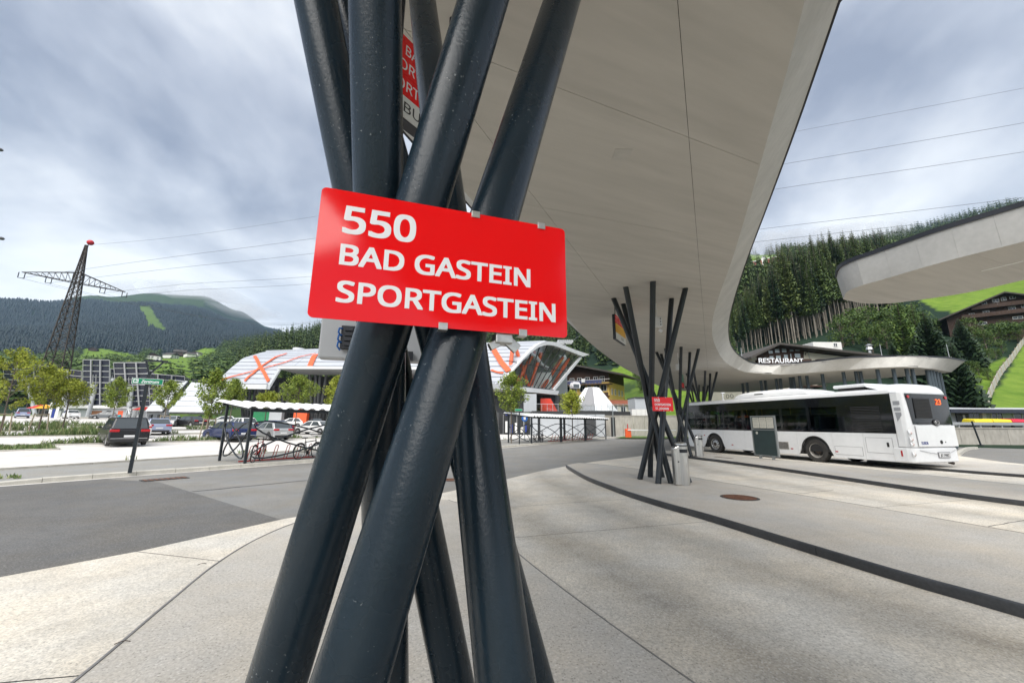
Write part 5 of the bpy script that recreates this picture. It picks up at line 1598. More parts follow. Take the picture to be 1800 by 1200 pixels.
def heading_of(dx, dy): return math.atan2(-dx, dy)
AWAY = heading_of(-0.80, 0.60)
def put_car(label, u, v, dirv, color, kind, L=4.2, W=1.78, H=1.48, **k):
    p = gp(u, v, 0.0); h = heading_of(*dirv)
    f = Vector((dirv[0], dirv[1], 0)).normalized()
    c = p + f * (L / 2)
    return car(label, (c.x, c.y, rise(c.x, c.y) + 0.005), h, color, kind, L, W, H, **k)
van = put_car('black people carrier with roof rails parked behind the Zentrum sign post', 224, 785.5, (-0.78, 0.62), 'black', 'van', 4.85, 1.90, 1.76, rails=True)
wag = put_car('dark blue estate car seen through the end loops of the near shelter', 428, 777, (-0.86, 0.50), 'blue', 'wagon', 4.75, 1.83, 1.50)
put_car('silver hatchback parked to the right of the dark blue estate car', 497, 774.5, (-0.86, 0.50), 'silver', 'hatch', 3.95, 1.70, 1.50)
wcar = put_car('white car with bicycles on its roof behind the black people carrier', 238, 771, (-0.80, 0.60), 'white', 'wagon', 4.5, 1.8, 1.5)
put_car('pale blue car parked right of the white car with bicycles', 278, 765, (-0.75, 0.66), 'lightblue', 'hatch', 4.1)
def far_car(label, u, v, Y, dirv, color, kind, L=4.3, H=1.48, W=1.78):
    x = at(u, 740, Y).x
    return car(label, (x, Y, rise(x, Y) + 0.005), heading_of(*dirv), color, kind, L, W, H)
far_car('silver saloon facing the camera between two young trees', 301, 746, 57, (0.45, -0.89), 'silver', 'sedan', 4.6)
far_car('black saloon beside the silver saloon left of the staked tree', 334, 747, 57, (-0.9, 0.3), 'black', 'sedan', 4.6)
far_car('white hatchback in the row before the station, left of the shelter roof', 390, 740, 66, (-0.75, -0.5), 'white', 'hatch', 4.0)
far_car('tall white car glimpsed above the blue estate car', 424, 750, 47, (-0.85, 0.5), 'white', 'wagon', 4.4, 1.6)
far_car('dark blue saloon behind the silver hatchback', 478, 751, 43, (-0.95, 0.2), 'blue', 'sedan', 4.6)
far_car('white compact car near the orange station front', 508, 743, 64, (-0.8, -0.55), 'white', 'hatch', 3.9)
far_car('white saloon at the right end of the car park before the pillars', 553, 752, 46, (-0.95, 0.2), 'white', 'sedan', 4.5)
far_car('dark hatchback behind the white saloon near the station', 554, 738, 70, (-0.6, 0.8), 'black', 'hatch', 4.1)
far_car('white off-roader at far left below the solar panels', 123, 735, 80, (0.8, -0.5), 'white', 'wagon', 4.6, 1.75)
far_car('grey hatchback between the solar tracker posts', 181, 733, 84, (-0.8, -0.5), 'grey', 'hatch', 4.0)
far_car('pale van like car at the far left edge under the trees', 36, 737, 76, (-0.8, 0.6), 'lightblue', 'van', 4.6, 1.8)
# bicycles carried on the white car
wp = wcar.location
for i, (dx, lab, pm) in enumerate(((-0.35, 'white bicycle strapped to the car roof rack', mat('white bicycle paint', (0.7, 0.7, 0.7), 0.3)), (0.35, 'lime bicycle strapped to the car roof rack', mat('lime bicycle paint', (0.35, 0.6, 0.02), 0.3)))):
    rz = wcar.rotation_euler[2] + math.pi / 2
    bicycle(lab, local((wp.x, wp.y, wp.z + 1.50), wcar.rotation_euler[2], dx, -0.9), rz, pm, 0.0)

# cyclist standing by the white car
def person(label, loc, rz, h=1.76):
    t = thing('person', label, 'person', loc, rz)
    J = {'pel': (0, 0, .93), 'sp': (0, 0, 1.15), 'ch': (0, 0, 1.36), 'nk': (0, 0, 1.50), 'hd': (0, 0.02, 1.60), 'ht': (0, 0.01, 1.72),
         'hl': (-.10, 0, .90), 'kl': (-.11, .02, .50), 'al': (-.12, 0, .08), 'tl': (-.12, .16, .03), 'hr': (.10, 0, .90), 'kr': (.11, .02, .50), 'ar': (.12, 0, .08), 'tr': (.12, .16, .03),
         'sl': (-.19, 0, 1.40), 'el': (-.25, .02, 1.13), 'wl': (-.24, .16, .92), 'gl': (-.23, .22, .85), 'sr': (.19, 0, 1.40), 'er': (.25, .02, 1.13), 'wr': (.24, .16, .92), 'gr': (.23, .22, .85)}
    Rr_ = {'pel': .13, 'sp': .125, 'ch': .14, 'nk': .06, 'hd': .085, 'ht': .07, 'hl': .09, 'kl': .062, 'al': .045, 'tl': .04, 'hr': .09, 'kr': .062, 'ar': .045, 'tr': .04, 'sl': .065, 'el': .047, 'wl': .034, 'gl': .03, 'sr': .065, 'er': .047, 'wr': .034, 'gr': .03}
    E = [('pel', 'sp'), ('sp', 'ch'), ('ch', 'nk'), ('nk', 'hd'), ('hd', 'ht'), ('pel', 'hl'), ('hl', 'kl'), ('kl', 'al'), ('al', 'tl'), ('pel', 'hr'), ('hr', 'kr'), ('kr', 'ar'), ('ar', 'tr'), ('ch', 'sl'), ('sl', 'el'), ('el', 'wl'), ('wl', 'gl'), ('ch', 'sr'), ('sr', 'er'), ('er', 'wr'), ('wr', 'gr')]
    K = list(J)
    me = bpy.data.meshes.new('body'); me.from_pydata([J[k] for k in K], [(K.index(a), K.index(b)) for a, b in E], [])
    me.materials.append(mat('cyclist clothing', (0.05, 0.07, 0.09), 0.8))
    o = bpy.data.objects.new('body', me); COL.objects.link(o); o.parent = t
    sk = o.modifiers.new('skin', 'SKIN'); o.modifiers.new('sub', 'SUBSURF').render_levels = 1
    for i, k in enumerate(K): me.skin_vertices[0].data[i].radius = (Rr_[k], Rr_[k])
    me.skin_vertices[0].data[0].use_root = True
    MB().lathe([(0.115, 1.64), (0.125, 1.69), (0.115, 1.76), (0.07, 1.81), (0.0, 1.825)], (0, 0.01, 0), 18, caps=False).build('helmet', mat('teal helmet', (0.02, 0.28, 0.32), 0.3), t, smooth=60)
    return t
pp = at(197, 745, wp.y - 0.2)
person('person in a teal helmet standing left of the white car with bicycles', (pp.x, pp.y + 0.5, rise(pp.x, pp.y) + 0.0), 0.4)

# ------------------------------------------------------------------ street trees
m_leaf = {}
for k, cs in {'spring': ((0.26, 0.30, 0.03), (0.18, 0.22, 0.025), (0.34, 0.35, 0.05)), 'maple': ((0.19, 0.25, 0.035), (0.12, 0.18, 0.028), (0.26, 0.30, 0.055)),
              'wood': ((0.075, 0.125, 0.026), (0.045, 0.085, 0.02), (0.115, 0.165, 0.036)), 'fir': ((0.020, 0.042, 0.018), (0.013, 0.03, 0.014), (0.035, 0.062, 0.022)),
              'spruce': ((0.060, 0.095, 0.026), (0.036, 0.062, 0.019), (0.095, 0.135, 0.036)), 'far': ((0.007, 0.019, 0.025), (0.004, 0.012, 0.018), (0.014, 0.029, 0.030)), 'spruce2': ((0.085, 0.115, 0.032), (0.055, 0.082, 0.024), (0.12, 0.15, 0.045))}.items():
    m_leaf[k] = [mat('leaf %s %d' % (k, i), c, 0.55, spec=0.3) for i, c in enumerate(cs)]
m_bark = mat('grey brown bark', (0.13, 0.105, 0.08), 0.85, var=(9, 0.3), stretch=(1, 1, 0.2))
m_stake = mat('weathered wooden stake', (0.30, 0.25, 0.18), 0.8, var=(8, 0.2))
def leaf_quads(mb, c, rad, n, size, rr, mats=3, flat=0.5):
    for _ in range(n):
        while True:
            q = Vector((rr.uniform(-1, 1), rr.uniform(-1, 1), rr.uniform(-1, 1)))
            if q.length < 1: break
        p = c + q * rad
        d = Vector((rr.uniform(-1, 1), rr.uniform(-1, 1), rr.uniform(-.7, .3))).normalized(); e = d.orthogonal().normalized()
        e = (e * math.cos(rr.random() * 6.28) + d.cross(e) * math.sin(rr.random() * 6.28))
        s = size * rr.uniform(0.6, 1.3)
        w = rr.random()
        mi = 0 if w < 0.5 else (1 if w < 0.78 else 2)
        mb.add([p - d * s * .5, p + e * s * .38 - d * s * 0.05, p + d * s * .6, p - e * s * .38 - d * s * 0.05], [(0, 1, 2, 3)], mi)
def young_tree(height, clear, width, key, seed, dens=1.15, leaf=0.135):
    """mesh pair (trunk, crown) of a young street tree"""
    rr = random.Random(seed)
    tr = MB().tube([(0, 0, 0), (rr.uniform(-.03, .03), 0.02, clear), (rr.uniform(-.08, .08), rr.uniform(-.08, .08), height * 0.7), (0, 0, height * 0.96)], [0.055, 0.045, 0.03, 0.008], 8)
    cr_ = MB()
    nb = int(26 * dens)
    for i in range(nb):
        t = (i + rr.random()) / nb
        z0 = clear + (height - clear) * t * 0.86
        prof = math.sin(math.pi * min(1, (t * 0.86 + 0.16)) ** 0.85) ** 0.8
        l = width / 2 * max(0.25, prof) * rr.uniform(0.65, 1.15)
        a = i * 2.4 + rr.uniform(-.5, .5)
        e = Vector((math.cos(a) * l, math.sin(a) * l, z0 + l * rr.uniform(0.35, 0.8)))
        s = Vector((0, 0, z0 - 0.1))
        tr.tube([s, s.lerp(e, 0.5) + Vector((0, 0, -0.05)), e], [0.018, 0.012, 0.005], 5)
        for f in (0.45, 0.72, 0.98):
            leaf_quads(cr_, s.lerp(e, f), 0.20 + 0.17 * f * rr.uniform(.7, 1.3), int(56 * dens), leaf, rr)
    leaf_quads(cr_, Vector((0, 0, height * 0.95)), 0.25, int(75 * dens), leaf, rr)
    return tr, cr_
_tree_protos = {}
def street_tree(label, u, Y, v_top, clear_v, key, width, seed, stakes=True, group='young street trees', z=None):
    p = at(u, 743, Y); gx, gy = p.x, p.y
    gz = rise(gx, gy) if z is None else z
    H = at(u, v_top, Y).z - gz
    C_ = at(u, clear_v, Y).z - gz
    t = thing('street_tree', label, 'tree', (gx, gy, gz), rnd.uniform(0, 6), group)
    tr, cr_ = young_tree(H, max(0.8, C_), width, key, seed)
    tr.build('trunk', m_bark, t, smooth=60)
    cr_.build('crown', m_leaf[key], t, fix=False)
    if stakes:
        s = thing('tree_stakes', 'wooden support stakes round the ' + label.split(' ', 1)[1], 'stakes', (gx, gy, gz), 0.3, 'tree stakes')
        for k in range(3):
            a = k * 2.094
            MB().cyl((0.62 * math.cos(a), 0.62 * math.sin(a), 0), (0.46 * math.cos(a), 0.46 * math.sin(a), 1.75), 0.045, n=8).build('stake', m_stake, s)
            b = a + 2.094
            MB().bar((0.47 * math.cos(a), 0.47 * math.sin(a), 1.62), (0.47 * math.cos(b), 0.47 * math.sin(b), 1.62), 0.03, 0.09).build('crossbar', m_stake, s)
    return t
TREES = [('big yellow-green tree cut by the left edge', 4, 33, 607, 722, 'spring', 5.4, 11, True), ('broad yellow-green tree second from the left edge', 70, 35, 640, 718, 'spring', 4.3, 12, True),
         ('rounded green tree left of the tallest solar panel', 112, 37, 664, 716, 'spring', 3.3, 13, False), ('tall slim tree between the solar tracker posts', 196, 47, 661, 718, 'maple', 2.6, 14, False),
         ('round-headed tree directly behind the Zentrum sign', 288, 45, 666, 722, 'maple', 3.6, 15, True), ('tall narrow staked tree left of the near bicycle shelter', 367, 34, 644, 735, 'maple', 2.3, 16, True),
         ('smaller tree touching the left end of the shelter roof', 403, 40, 664, 716, 'maple', 2.2, 17, False), ('little tree top above the white shelter roof', 465, 44, 688, 720, 'spring', 2.0, 18, False),
         ('large bushy tree above the middle of the near shelter roof', 519, 40, 656, 722, 'maple', 3.5, 19, False), ('bright yellow-green tree against the left pillar', 586, 42, 657, 724, 'spring', 2.9, 20, False),
         ('leafy tree with clear stem before the glass station front', 899, 34.5, 650, 724, 'maple', 2.5, 21, False), ('slender pale tree before the white cone', 1006, 41, 685, 728, 'spring', 2.1, 22, False)]
for lab, u, Y, vt, vc, key, wd, sd, stk in TREES:
    street_tree(lab, u, Y, vt, vc, key, wd, sd, stk)
# ================================================================== terrain: one sheet from the station to the mountains
def knot_z(theta, r, v):                              # height of the pixel row v at azimuth theta and distance r
    y = (600 - v) / FPX
    Y = cP - y * sP
    x = math.tan(theta) * Y
    return CAMH + r * (sP + y * cP) / math.hypot(x, Y)
def th_u(u): return math.atan((u - 900) / FPX * cP)
TCOL = [(-1700, [(110, None), (450, 690), (900, 660), (1800, 600), (3000, 560), (3700, 575)]),
        (-300, [(150, None), (450, 676), (900, 645), (1800, 592), (3000, 545), (3700, 560)]),
        (0, [(165, None), (450, 668), (900, 640), (1800, 578), (3000, 536), (3700, 545)]),
        (130, [(165, None), (450, 664), (900, 632), (1800, 570), (3000, 524), (3700, 530)]),
        (240, [(165, None), (450, 660), (900, 630), (1800, 568), (3000, 520), (3700, 524)]),
        (320, [(160, None), (420, 662), (850, 634), (1750, 572), (3000, 524), (3700, 530)]),
        (390, [(150, None), (300, 676), (520, 640), (1700, 592), (3000, 549), (3700, 560)]),
        (450, [(140, None), (270, 660), (480, 617), (900, 612), (3000, 578), (3700, 590)]),
        (500, [(135, None), (250, 650), (480, 603), (700, 602), (1500, 604), (3700, 640)]),
        (570, [(130, None), (250, 640), (480, 590), (700, 588), (1500, 600), (3700, 640)]),
        (700, [(130, None), (250, 632), (480, 574), (700, 570), (1500, 590), (3700, 640)]),
        (900, [(125, None), (240, 628), (480, 560), (700, 550), (1500, 560), (3700, 620)]),
        (1000, [(118, None), (200, 650), (480, 552), (700, 530), (1500, 530), (3700, 600)]),
        (1090, [(108, None), (200, 648), (480, 540), (700, 520), (1500, 520), (3700, 600)]),
        (1200, [(76, None), (150, 676), (480, 505), (700, 480), (1500, 470), (3700, 560)]),
        (1300, [(58, None), (100, 655), (300, 500), (620, 452), (1400, 440), (3700, 520)]),
        (1400, [(52, None), (100, 640), (300, 492), (620, 452), (1400, 440), (3700, 500)]),
        (1500, [(50, None), (100, 622), (300, 485), (620, 452), (1400, 430), (3700, 480)]),
        (1600, [(58, None), (112, 608), (300, 480), (620, 440), (1400, 420), (3700, 470)]),
        (1720, [(66, None), (140, 585), (300, 482), (620, 425), (1400, 400), (3700, 450)]),
        (1850, [(70, None), (150, 578), (300, 478), (620, 400), (1400, 370), (3700, 430)]),
        (2600, [(80, None), (150, 600), (300, 510), (620, 420), (1400, 380), (3700, 430)]),
        (6000, [(90, None), (150, 640), (300, 560), (620, 470), (1400, 420), (3700, 470)])]
TTH = [th_u(c[0]) for c in TCOL]
TK = []
for th, (u, ks) in zip(TTH, TCOL):
    row = []
    for r, v in ks:
        z = rise(r * math.sin(th), r * math.cos(th)) if v is None else knot_z(th, r, v)
        row.append((r, z))
    TK.append(row)
def base_h(th, r):
    th = min(max(th, TTH[0]), TTH[-1] - 1e-6)
    i = 0
    while TTH[i + 1] < th: i += 1
    t = (th - TTH[i]) / (TTH[i + 1] - TTH[i]); t = t * t * (3 - 2 * t)
    ks = [(a[0] + (b[0] - a[0]) * t, a[1] + (b[1] - a[1]) * t) for a, b in zip(TK[i], TK[i + 1])]
    if r <= ks[0][0]:
        return rise(r * math.sin(th), r * math.cos(th)) if r > 1e-3 else 0.0
    for (r0, z0), (r1, z1) in zip(ks[:-1], ks[1:]):
        if r <= r1:
            return z0 + (z1 - z0) * (r - r0) / (r1 - r0)
    return ks[-1][1] - (r - ks[-1][0]) * 0.2
def terrain_z(x, y):
    r = math.hypot(x, y); th = math.atan2(x, y)
    z = base_h(th, r)
    k = min(1.0, max(0.0, (r - 60) / 240.0))
    if k > 0:
        z += k * (4.5 * noise.noise(Vector((x / 90, y / 90, 1.0))) * min(1, r / 400) + 1.2 * noise.noise(Vector((x / 22, y / 22, 2.0))) * min(1.0, 120 / r + 0.3))
        if r > 700: z += (r - 700) / 2300 * 55 * noise.noise(Vector((x / 420, y / 420, 5.0))) * (1.0 if r < 2500 else max(0, 1 - (r - 2500) / 500))
    return z - 0.15
def hill_hit(u, v, r0=45.0, rmax=3400.0):             # where the pixel's ray meets the terrain
    d = ray(u, v); k = math.hypot(d.x, d.y); r = r0
    while r < rmax:
        t = r / k
        if CAMH + d.z * t <= terrain_z(d.x * t, d.y * t): break
        r *= 1.012
    t = r / k
    return Vector((d.x * t, d.y * t, terrain_z(d.x * t, d.y * t)))

# ------------------------------------------------------------------ solar trackers
m_cell = mat('dark solar panel back', (0.020, 0.024, 0.042), 0.35, spec=0.5, var=(3, 0.15))
m_galv = mat('galvanised frame', (0.40, 0.41, 0.42), 0.45, 0.5)
m_mast = mat('pale painted mast', (0.42, 0.44, 0.45), 0.45, 0.2)
_panel_me = {}
def tracker(label, u, v_base, Y, hx, sx, W, Hh, nx, ny, v_ctr, u_ctr, rails=(0.33, 0.68)):
    b = at(u, 742, Y); bx, by = b.x, b.y; bz = terrain_z(bx, by)
    t = thing('solar_tracker', label, 'solar panel', (bx, by, bz), 0, 'solar trackers beyond the car park')
    ctr = at(u_ctr, v_ctr, Y - 0.6) - Vector((bx, by, bz))
    h = Vector(hx).normalized(); s = Vector(sx); s = (s - h * h.dot(s)).normalized(); n = h.cross(s)
    if n.y > 0: n = -n                                 # towards the camera: the underside with its frame
    MB().cyl((0, 0, 0), ctr + n * -0.05 + Vector((0, 0, -Hh * 0.08)), 0.42, 0.30, 14).build('mast', m_mast, t, smooth=60)
    MB().box((0, 0, 0.15), (2.4, 2.0, 0.5)).build('footing', m_granite, t)
    MB().box(ctr + n * 0.45 + Vector((0, 0, -Hh * 0.08)), (0.8, 0.7, 0.8)).build('drive_head', m_mast, t, bevel=0.05)
    M = Matrix(((h.x, s.x, n.x), (h.y, s.y, n.y), (h.z, s.z, n.z)))
    def bar(a, b, w, d, nm):
        pa = ctr + h * (a[0] * W / 2) + s * (a[1] * Hh / 2) + n * a[2]; pb = ctr + h * (b[0] * W / 2) + s * (b[1] * Hh / 2) + n * b[2]
        MB().bar(pa, pb, w, d, up=n).build(nm, m_galv, t)
    for q in rails: bar((q * 2 - 1, -0.98, 0.26), (q * 2 - 1, 0.98, 0.26), 0.24, 0.2, 'main_beam')
    for k in range(0, ny + 1): bar((-1.01, k / ny * 2 - 1, 0.12), (1.01, k / ny * 2 - 1, 0.12), 0.10 if k % 2 else 0.18, 0.08, 'cross_rail')
    for x in (-1.0, 1.0): bar((x, -1, 0.12), (x, 1, 0.12), 0.10, 0.08, 'edge_rail')
    pa = ctr + n * 0.45 + s * (Hh * 0.18); pb = ctr + n * 0.5 - s * (Hh * 0.08)
    for q in (-0.3, 0.3): MB().bar(pa + h * q, pb + h * q, 0.09, 0.09).build('actuator', m_galv, t)
    pw, ph = W / nx - 0.10, Hh / ny - 0.22
    key = (round(pw, 3), round(ph, 3))
    for i in range(nx):
        for j in range(ny):
            c = ctr + h * ((i + 0.5) / nx - 0.5) * W + s * ((j + 0.5) / ny - 0.5) * Hh
            Mx = Matrix.Translation(c) @ M.to_4x4()
            if key not in _panel_me:
                mb = MB().box((0, 0, 0), (pw, ph, 0.05))
                o = mb.build('solar_panel', m_cell, t); o.matrix_local = Mx; _panel_me[key] = o
            else:
                piece(_panel_me[key], 'solar_panel', t, M=Mx)
    return t
tracker('tallest upright solar tracker with three columns of dark panels', 152, 737, 84, (1, 0.06, 0), (0.02, -0.22, 1), 5.3, 9.6, 3, 8, 672, 170)
tracker('steeply skewed solar tracker left of the Zentrum sign', 224, 735, 81, (0.96, 0.25, 0.05), (0.58, -0.18, 1), 5.6, 9.2, 3, 8, 676, 233)
tracker('narrow solar tracker partly behind the Zentrum sign post', 233, 734, 92, (0.90, 0.42, 0.1), (0.58, -0.18, 1), 4.8, 8.6, 3, 8, 683, 248)
tracker('wide tilted solar tracker right of the pylon foot', 118, 734, 92, (0.97, 0.22, -0.08), (0.58, -0.30, 1), 8.0, 6.6, 5, 5, 672, 108)
tracker('solar tracker whose panels show above the left trees', 60, 734, 96, (0.97, 0.22, -0.05), (0.58, -0.30, 1), 9.0, 6.8, 6, 5, 664, 48)
tracker('small low solar tracker left of the tallest one', 146, 733, 100, (0.97, 0.22, -0.08), (0.58, -0.30, 1), 4.6, 6.2, 2, 5, 684, 136)
tracker('distant solar tracker peeking out right of the tallest one', 203, 730, 112, (0.97, 0.22, -0.08), (0.58, -0.30, 1), 5.2, 5.2, 2, 4, 664, 202)
tracker('solar tracker behind the round-headed tree right of the sign', 292, 732, 88, (0.97, 0.20, -0.06), (0.58, -0.30, 1), 7.6, 4.6, 4, 4, 676, 291)

# ------------------------------------------------------------------ pylon and power lines
m_lattice = mat('brown weathered lattice steel', (0.060, 0.050, 0.044), 0.7, 0.3, var=(2, 0.3))
PY = 112.0
pt_, pb_ = at(152, 431, PY), at(98, 700, PY)
bz = terrain_z(pb_.x, PY)
pyl = thing('power_pylon', 'brown lattice power pylon with one wide crossarm and red ball on top', 'pylon', (pt_.x, PY, bz))
Htop = pt_.z - bz
pr_ = 0.42                                             # turned about its axis
def pw_(z):
    t = z / Htop
    return 5.3 * (1 - t) + 0.5 * t if t < 0.66 else (5.3 * 0.34 + 0.5 * 0.66) * (1 - (t - 0.66) / 0.34) + 0.35 * (t - 0.66) / 0.34
def corner(z, k):
    a = pr_ + math.pi / 4 + k * math.pi / 2; w = pw_(z)
    return Vector((w * math.cos(a) * 0.72, w * math.sin(a) * 0.72, z))
zs = [0.0]
while zs[-1] < Htop - 0.6: zs.append(min(Htop, zs[-1] + max(1.5, pw_(zs[-1]) * 0.85)))
for k in range(4):
    MB().tube([corner(z, k) for z in zs], 0.17, 4).build('leg', m_lattice, pyl)
for k in range(4):
    mb = MB()
    for i in range(len(zs) - 1):
        a, b = corner(zs[i], k), corner(zs[i + 1], (k + 1) % 4); c, d = corner(zs[i], (k + 1) % 4), corner(zs[i + 1], k)
        mb.bar(a, b, 0.12, 0.12); mb.bar(c, d, 0.12, 0.12); mb.bar(d, b, 0.10, 0.10)
    mb.build('bracing', m_lattice, pyl)
aL, aR = at(38, 478, PY * 0.925), at(220, 515, PY * 1.075)
zA = (aL.z + aR.z) / 2
o_ = Vector((pt_.x, PY, bz))
armd = (aR - aL); armd.z = 0; half = armd.length / 2; armd.normalize(); side = Vector((-armd.y, armd.x, 0))
za = zA - bz
for sgn in (-1, 1):
    mb = MB()
    tip = armd * (sgn * half) + Vector((0, 0, za + 0.15))
    w0 = pw_(za) * 0.55
    roots = [side * w0 + Vector((0, 0, za)), side * -w0 + Vector((0, 0, za)), side * (w0 * .6) + Vector((0, 0, za + 3.4)), side * (-w0 * .6) + Vector((0, 0, za + 3.4))]
    for r0 in roots: mb.bar(r0, tip, 0.16, 0.16)
    prev = roots
    for j in range(1, 9):
        f = j / 9; cur = [r0.lerp(tip, f) for r0 in roots]
        mb.bar(cur[0], cur[2], 0.08, 0.08); mb.bar(cur[1], cur[3], 0.08, 0.08); mb.bar(cur[0], cur[1], 0.07, 0.07)
        mb.bar(prev[0], cur[2], 0.07, 0.07); mb.bar(prev[1], cur[3], 0.07, 0.07); mb.bar(prev[0], cur[1], 0.06, 0.06)
        prev = cur
    mb.build('crossarm', m_lattice, pyl)
    for f in (0.99, 0.52):
        p = armd * (sgn * half * f) + Vector((0, 0, za))
        mb = MB()
        for q in (-0.55, 0.55):
            mb.tube([p + armd * q, p + armd * q + Vector((0, 0, -1.5))], 0.10, 6)
        mb.bar(p - armd * 0.6 + Vector((0, 0, -1.55)), p + armd * 0.6 + Vector((0, 0, -1.55)), 0.12, 0.12)
        mb.build('insulator', m_matblack, pyl)
MB().bar((0.6, -0.2, Htop - 6.5), (1.0, -0.3, Htop + 1.3), 0.12, 0.12).build('ball_mast', m_lattice, pyl)
bl_ = at(159, 426.5, PY) - o_
MB().lathe([(0.01, -0.85), (0.5, -0.68), (0.8, -0.3), (0.86, 0.0), (0.8, 0.3), (0.5, 0.68), (0.01, 0.85)], bl_, 20).build('marker_ball', mat('red marker ball', (0.50, 0.02, 0.03), 0.5), pyl, smooth=60)
m_wire = mat('power line wire', (0.16, 0.17, 0.19), 0.6, 0.3)
def wire(label, pts, q, r=0.035):
    """conductor: photograph rows along it, lying in the vertical plane from q[0] to q[1]"""
    a, b = q
    out = []
    dx, dy = b.x - a.x, b.y - a.y
    for u, v in pts:
        d = ray(u, v)
        # a + s*(dx,dy) = t*(d.x,d.y)
        den = d.x * dy - d.y * dx
        t = (a.x * dy - a.y * dx) / den
        out.append(Vector((0, 0, CAMH)) + d * t)
    L = smooth_line([a] + out, 6)
    tag(MB().tube(L, r, 6).build('power_line', m_wire), label, 'power line', 'power lines over the bus station')
far_end = at(2150, 60, 60)
def far(u, v): return at(u, v, 58)
wp_ = lambda f, dz=-1.6: o_ + armd * (half * f) + Vector((0, 0, za + dz))
wire('topmost thin earth wire running from the pylon tip to the upper right', [(315, 416), (545, 382), (1000, 306), (1395, 232), (1800, 155), (2200, 75)], (o_ + Vector((0, 0, Htop)), far(2200, 75)), 0.028)
wire('power line second from the top across the right sky', [(300, 452), (545, 420), (1000, 351), (1375, 289), (1800, 216), (2200, 140)], (wp_(-0.99), far(2200, 140)))
wire('middle one of the five power lines across the sky', [(300, 472), (545, 446), (1000, 388), (1360, 333), (1800, 267), (2200, 197)], (wp_(-0.52), far(2200, 197)))
wire('power line just above the forest skyline second from the bottom', [(330, 499), (545, 486), (1000, 443), (1335, 403), (1800, 347), (2200, 292)], (wp_(0.52), far(2200, 292)))
wire('lowest power line grazing the forest skyline', [(330, 510), (545, 499), (1000, 462), (1330, 425), (1720, 382), (2200, 322)], (wp_(0.99), far(2200, 322)))
for i, (f, du, lab) in enumerate(((-0.99, 60, 'outermost left'), (-0.52, 70, 'inner left'), (0.52, 120, 'inner right'), (0.99, 150, 'outermost right'))):
    a = wp_(f); b = Vector((a.x - 6 - 22 * (i > 1), a.y + 190, terrain_z(a.x, a.y + 190) + 22))
    L = [a.lerp(b, k / 10) - Vector((0, 0, 7.0 * 4 * (k / 10) * (1 - k / 10))) for k in range(11)]
    tag(MB().tube(L, 0.035, 6).build('power_line', m_wire), 'slack wire hanging from the %s insulator of the pylon' % lab, 'power line', 'wires hanging behind the pylon')
for u, v, lab in ((2, 419, 'lower grey aerial marker ball at the left picture edge'), (0, 263, 'upper dark aerial marker ball at the left picture edge')):
    p = at(u, v, 90)
    t = thing('marker_ball', lab, 'marker ball', p, 0, 'marker balls on a wire')
    MB().lathe([(0.01, -0.4), (0.42, -0.3), (0.62, 0), (0.42, 0.3), (0.01, 0.4)], (0, 0, 0), 16).build('ball', mat('grey marker ball', (0.14, 0.14, 0.15), 0.6), t, smooth=60)
    MB().tube([(0, 0, 0), (-30, 4, 4.0 if v > 300 else 9.0)], 0.03, 6).build('wire', m_wire, t)

# ------------------------------------------------------------------ cable car station with its curved white roof
m_roofwhite = mat('white standing seam roof', (0.41, 0.43, 0.47), 0.4, var=(0.25, 0.05))
m_orange = mat('orange roof band', (0.78, 0.11, 0.03), 0.45)
m_rimw = mat('pale rim cladding', (0.58, 0.59, 0.60), 0.45, var=(0.4, 0.06))
m_dark = mat('dark recess', (0.02, 0.021, 0.022), 0.6)
m_anthr = mat('anthracite cladding', (0.045, 0.047, 0.05), 0.5, var=(1, 0.15))
m_greycl = mat('light grey wall panel', (0.40, 0.42, 0.44), 0.5, var=(0.6, 0.05))
m_stglass = glass_mat('station glazing', (0.90, 0.92, 0.92), 0.02, 0.12)
m_orangecol = mat('orange steel column', (0.72, 0.14, 0.06), 0.5)
st = thing('cable_car_station', 'modern cable car station with curved white roof, orange stripes and slanted glass front', 'station', (0, 0, 0))
def endplane(P0, D):
    def f(u, v):
        k = (u - 900) / 705.0
        # refine against the true ray
        d = ray(u, v); s = 0.0
        s = (P0.x * d.y - P0.y * d.x) / (D.y * d.x - D.x * d.y)
        p = P0 + D * s; t = (p.y) / d.y
        return Vector((p.x, p.y, CAMH + d.z * t)), s
    return f
eR = endplane(Vector((-2.2, 66, 0)), Vector((10, 11, 0)))
L0, L1 = at(385, 672, 80), at(467, 618, 90)
eL = endplane(Vector((L0.x, L0.y, 0)), Vector((L1.x - L0.x, L1.y - L0.y, 0)))
outR = [eR(u, v)[0] for u, v in [(868, 680), (870, 677), (890, 659), (910, 635), (925, 620), (940, 608), (950, 602.5), (958, 601)]]
outL = [eL(u, v)[0] for u, v in [(384, 674), (385, 672), (389.6, 662), (404, 648), (427, 629), (448, 622.5), (460, 619), (467, 618)]]
pR, pL = even_line(outR, 41, 1), even_line(outL, 41, 1)
def roof_pt(i, j):                                    # i 0..1 left to right, j 0..1 eave to ridge
    a = pL[min(40, int(j * 40))].lerp(pL[min(40, int(j * 40) + 1)], j * 40 - int(j * 40)) if j < 1 else pL[40]
    b = pR[min(40, int(j * 40))].lerp(pR[min(40, int(j * 40) + 1)], j * 40 - int(j * 40)) if j < 1 else pR[40]
    return a.lerp(b, i)
NSTR = 11
CUT0, CUT1, CUTJ = 0.215, 0.93, 0.34
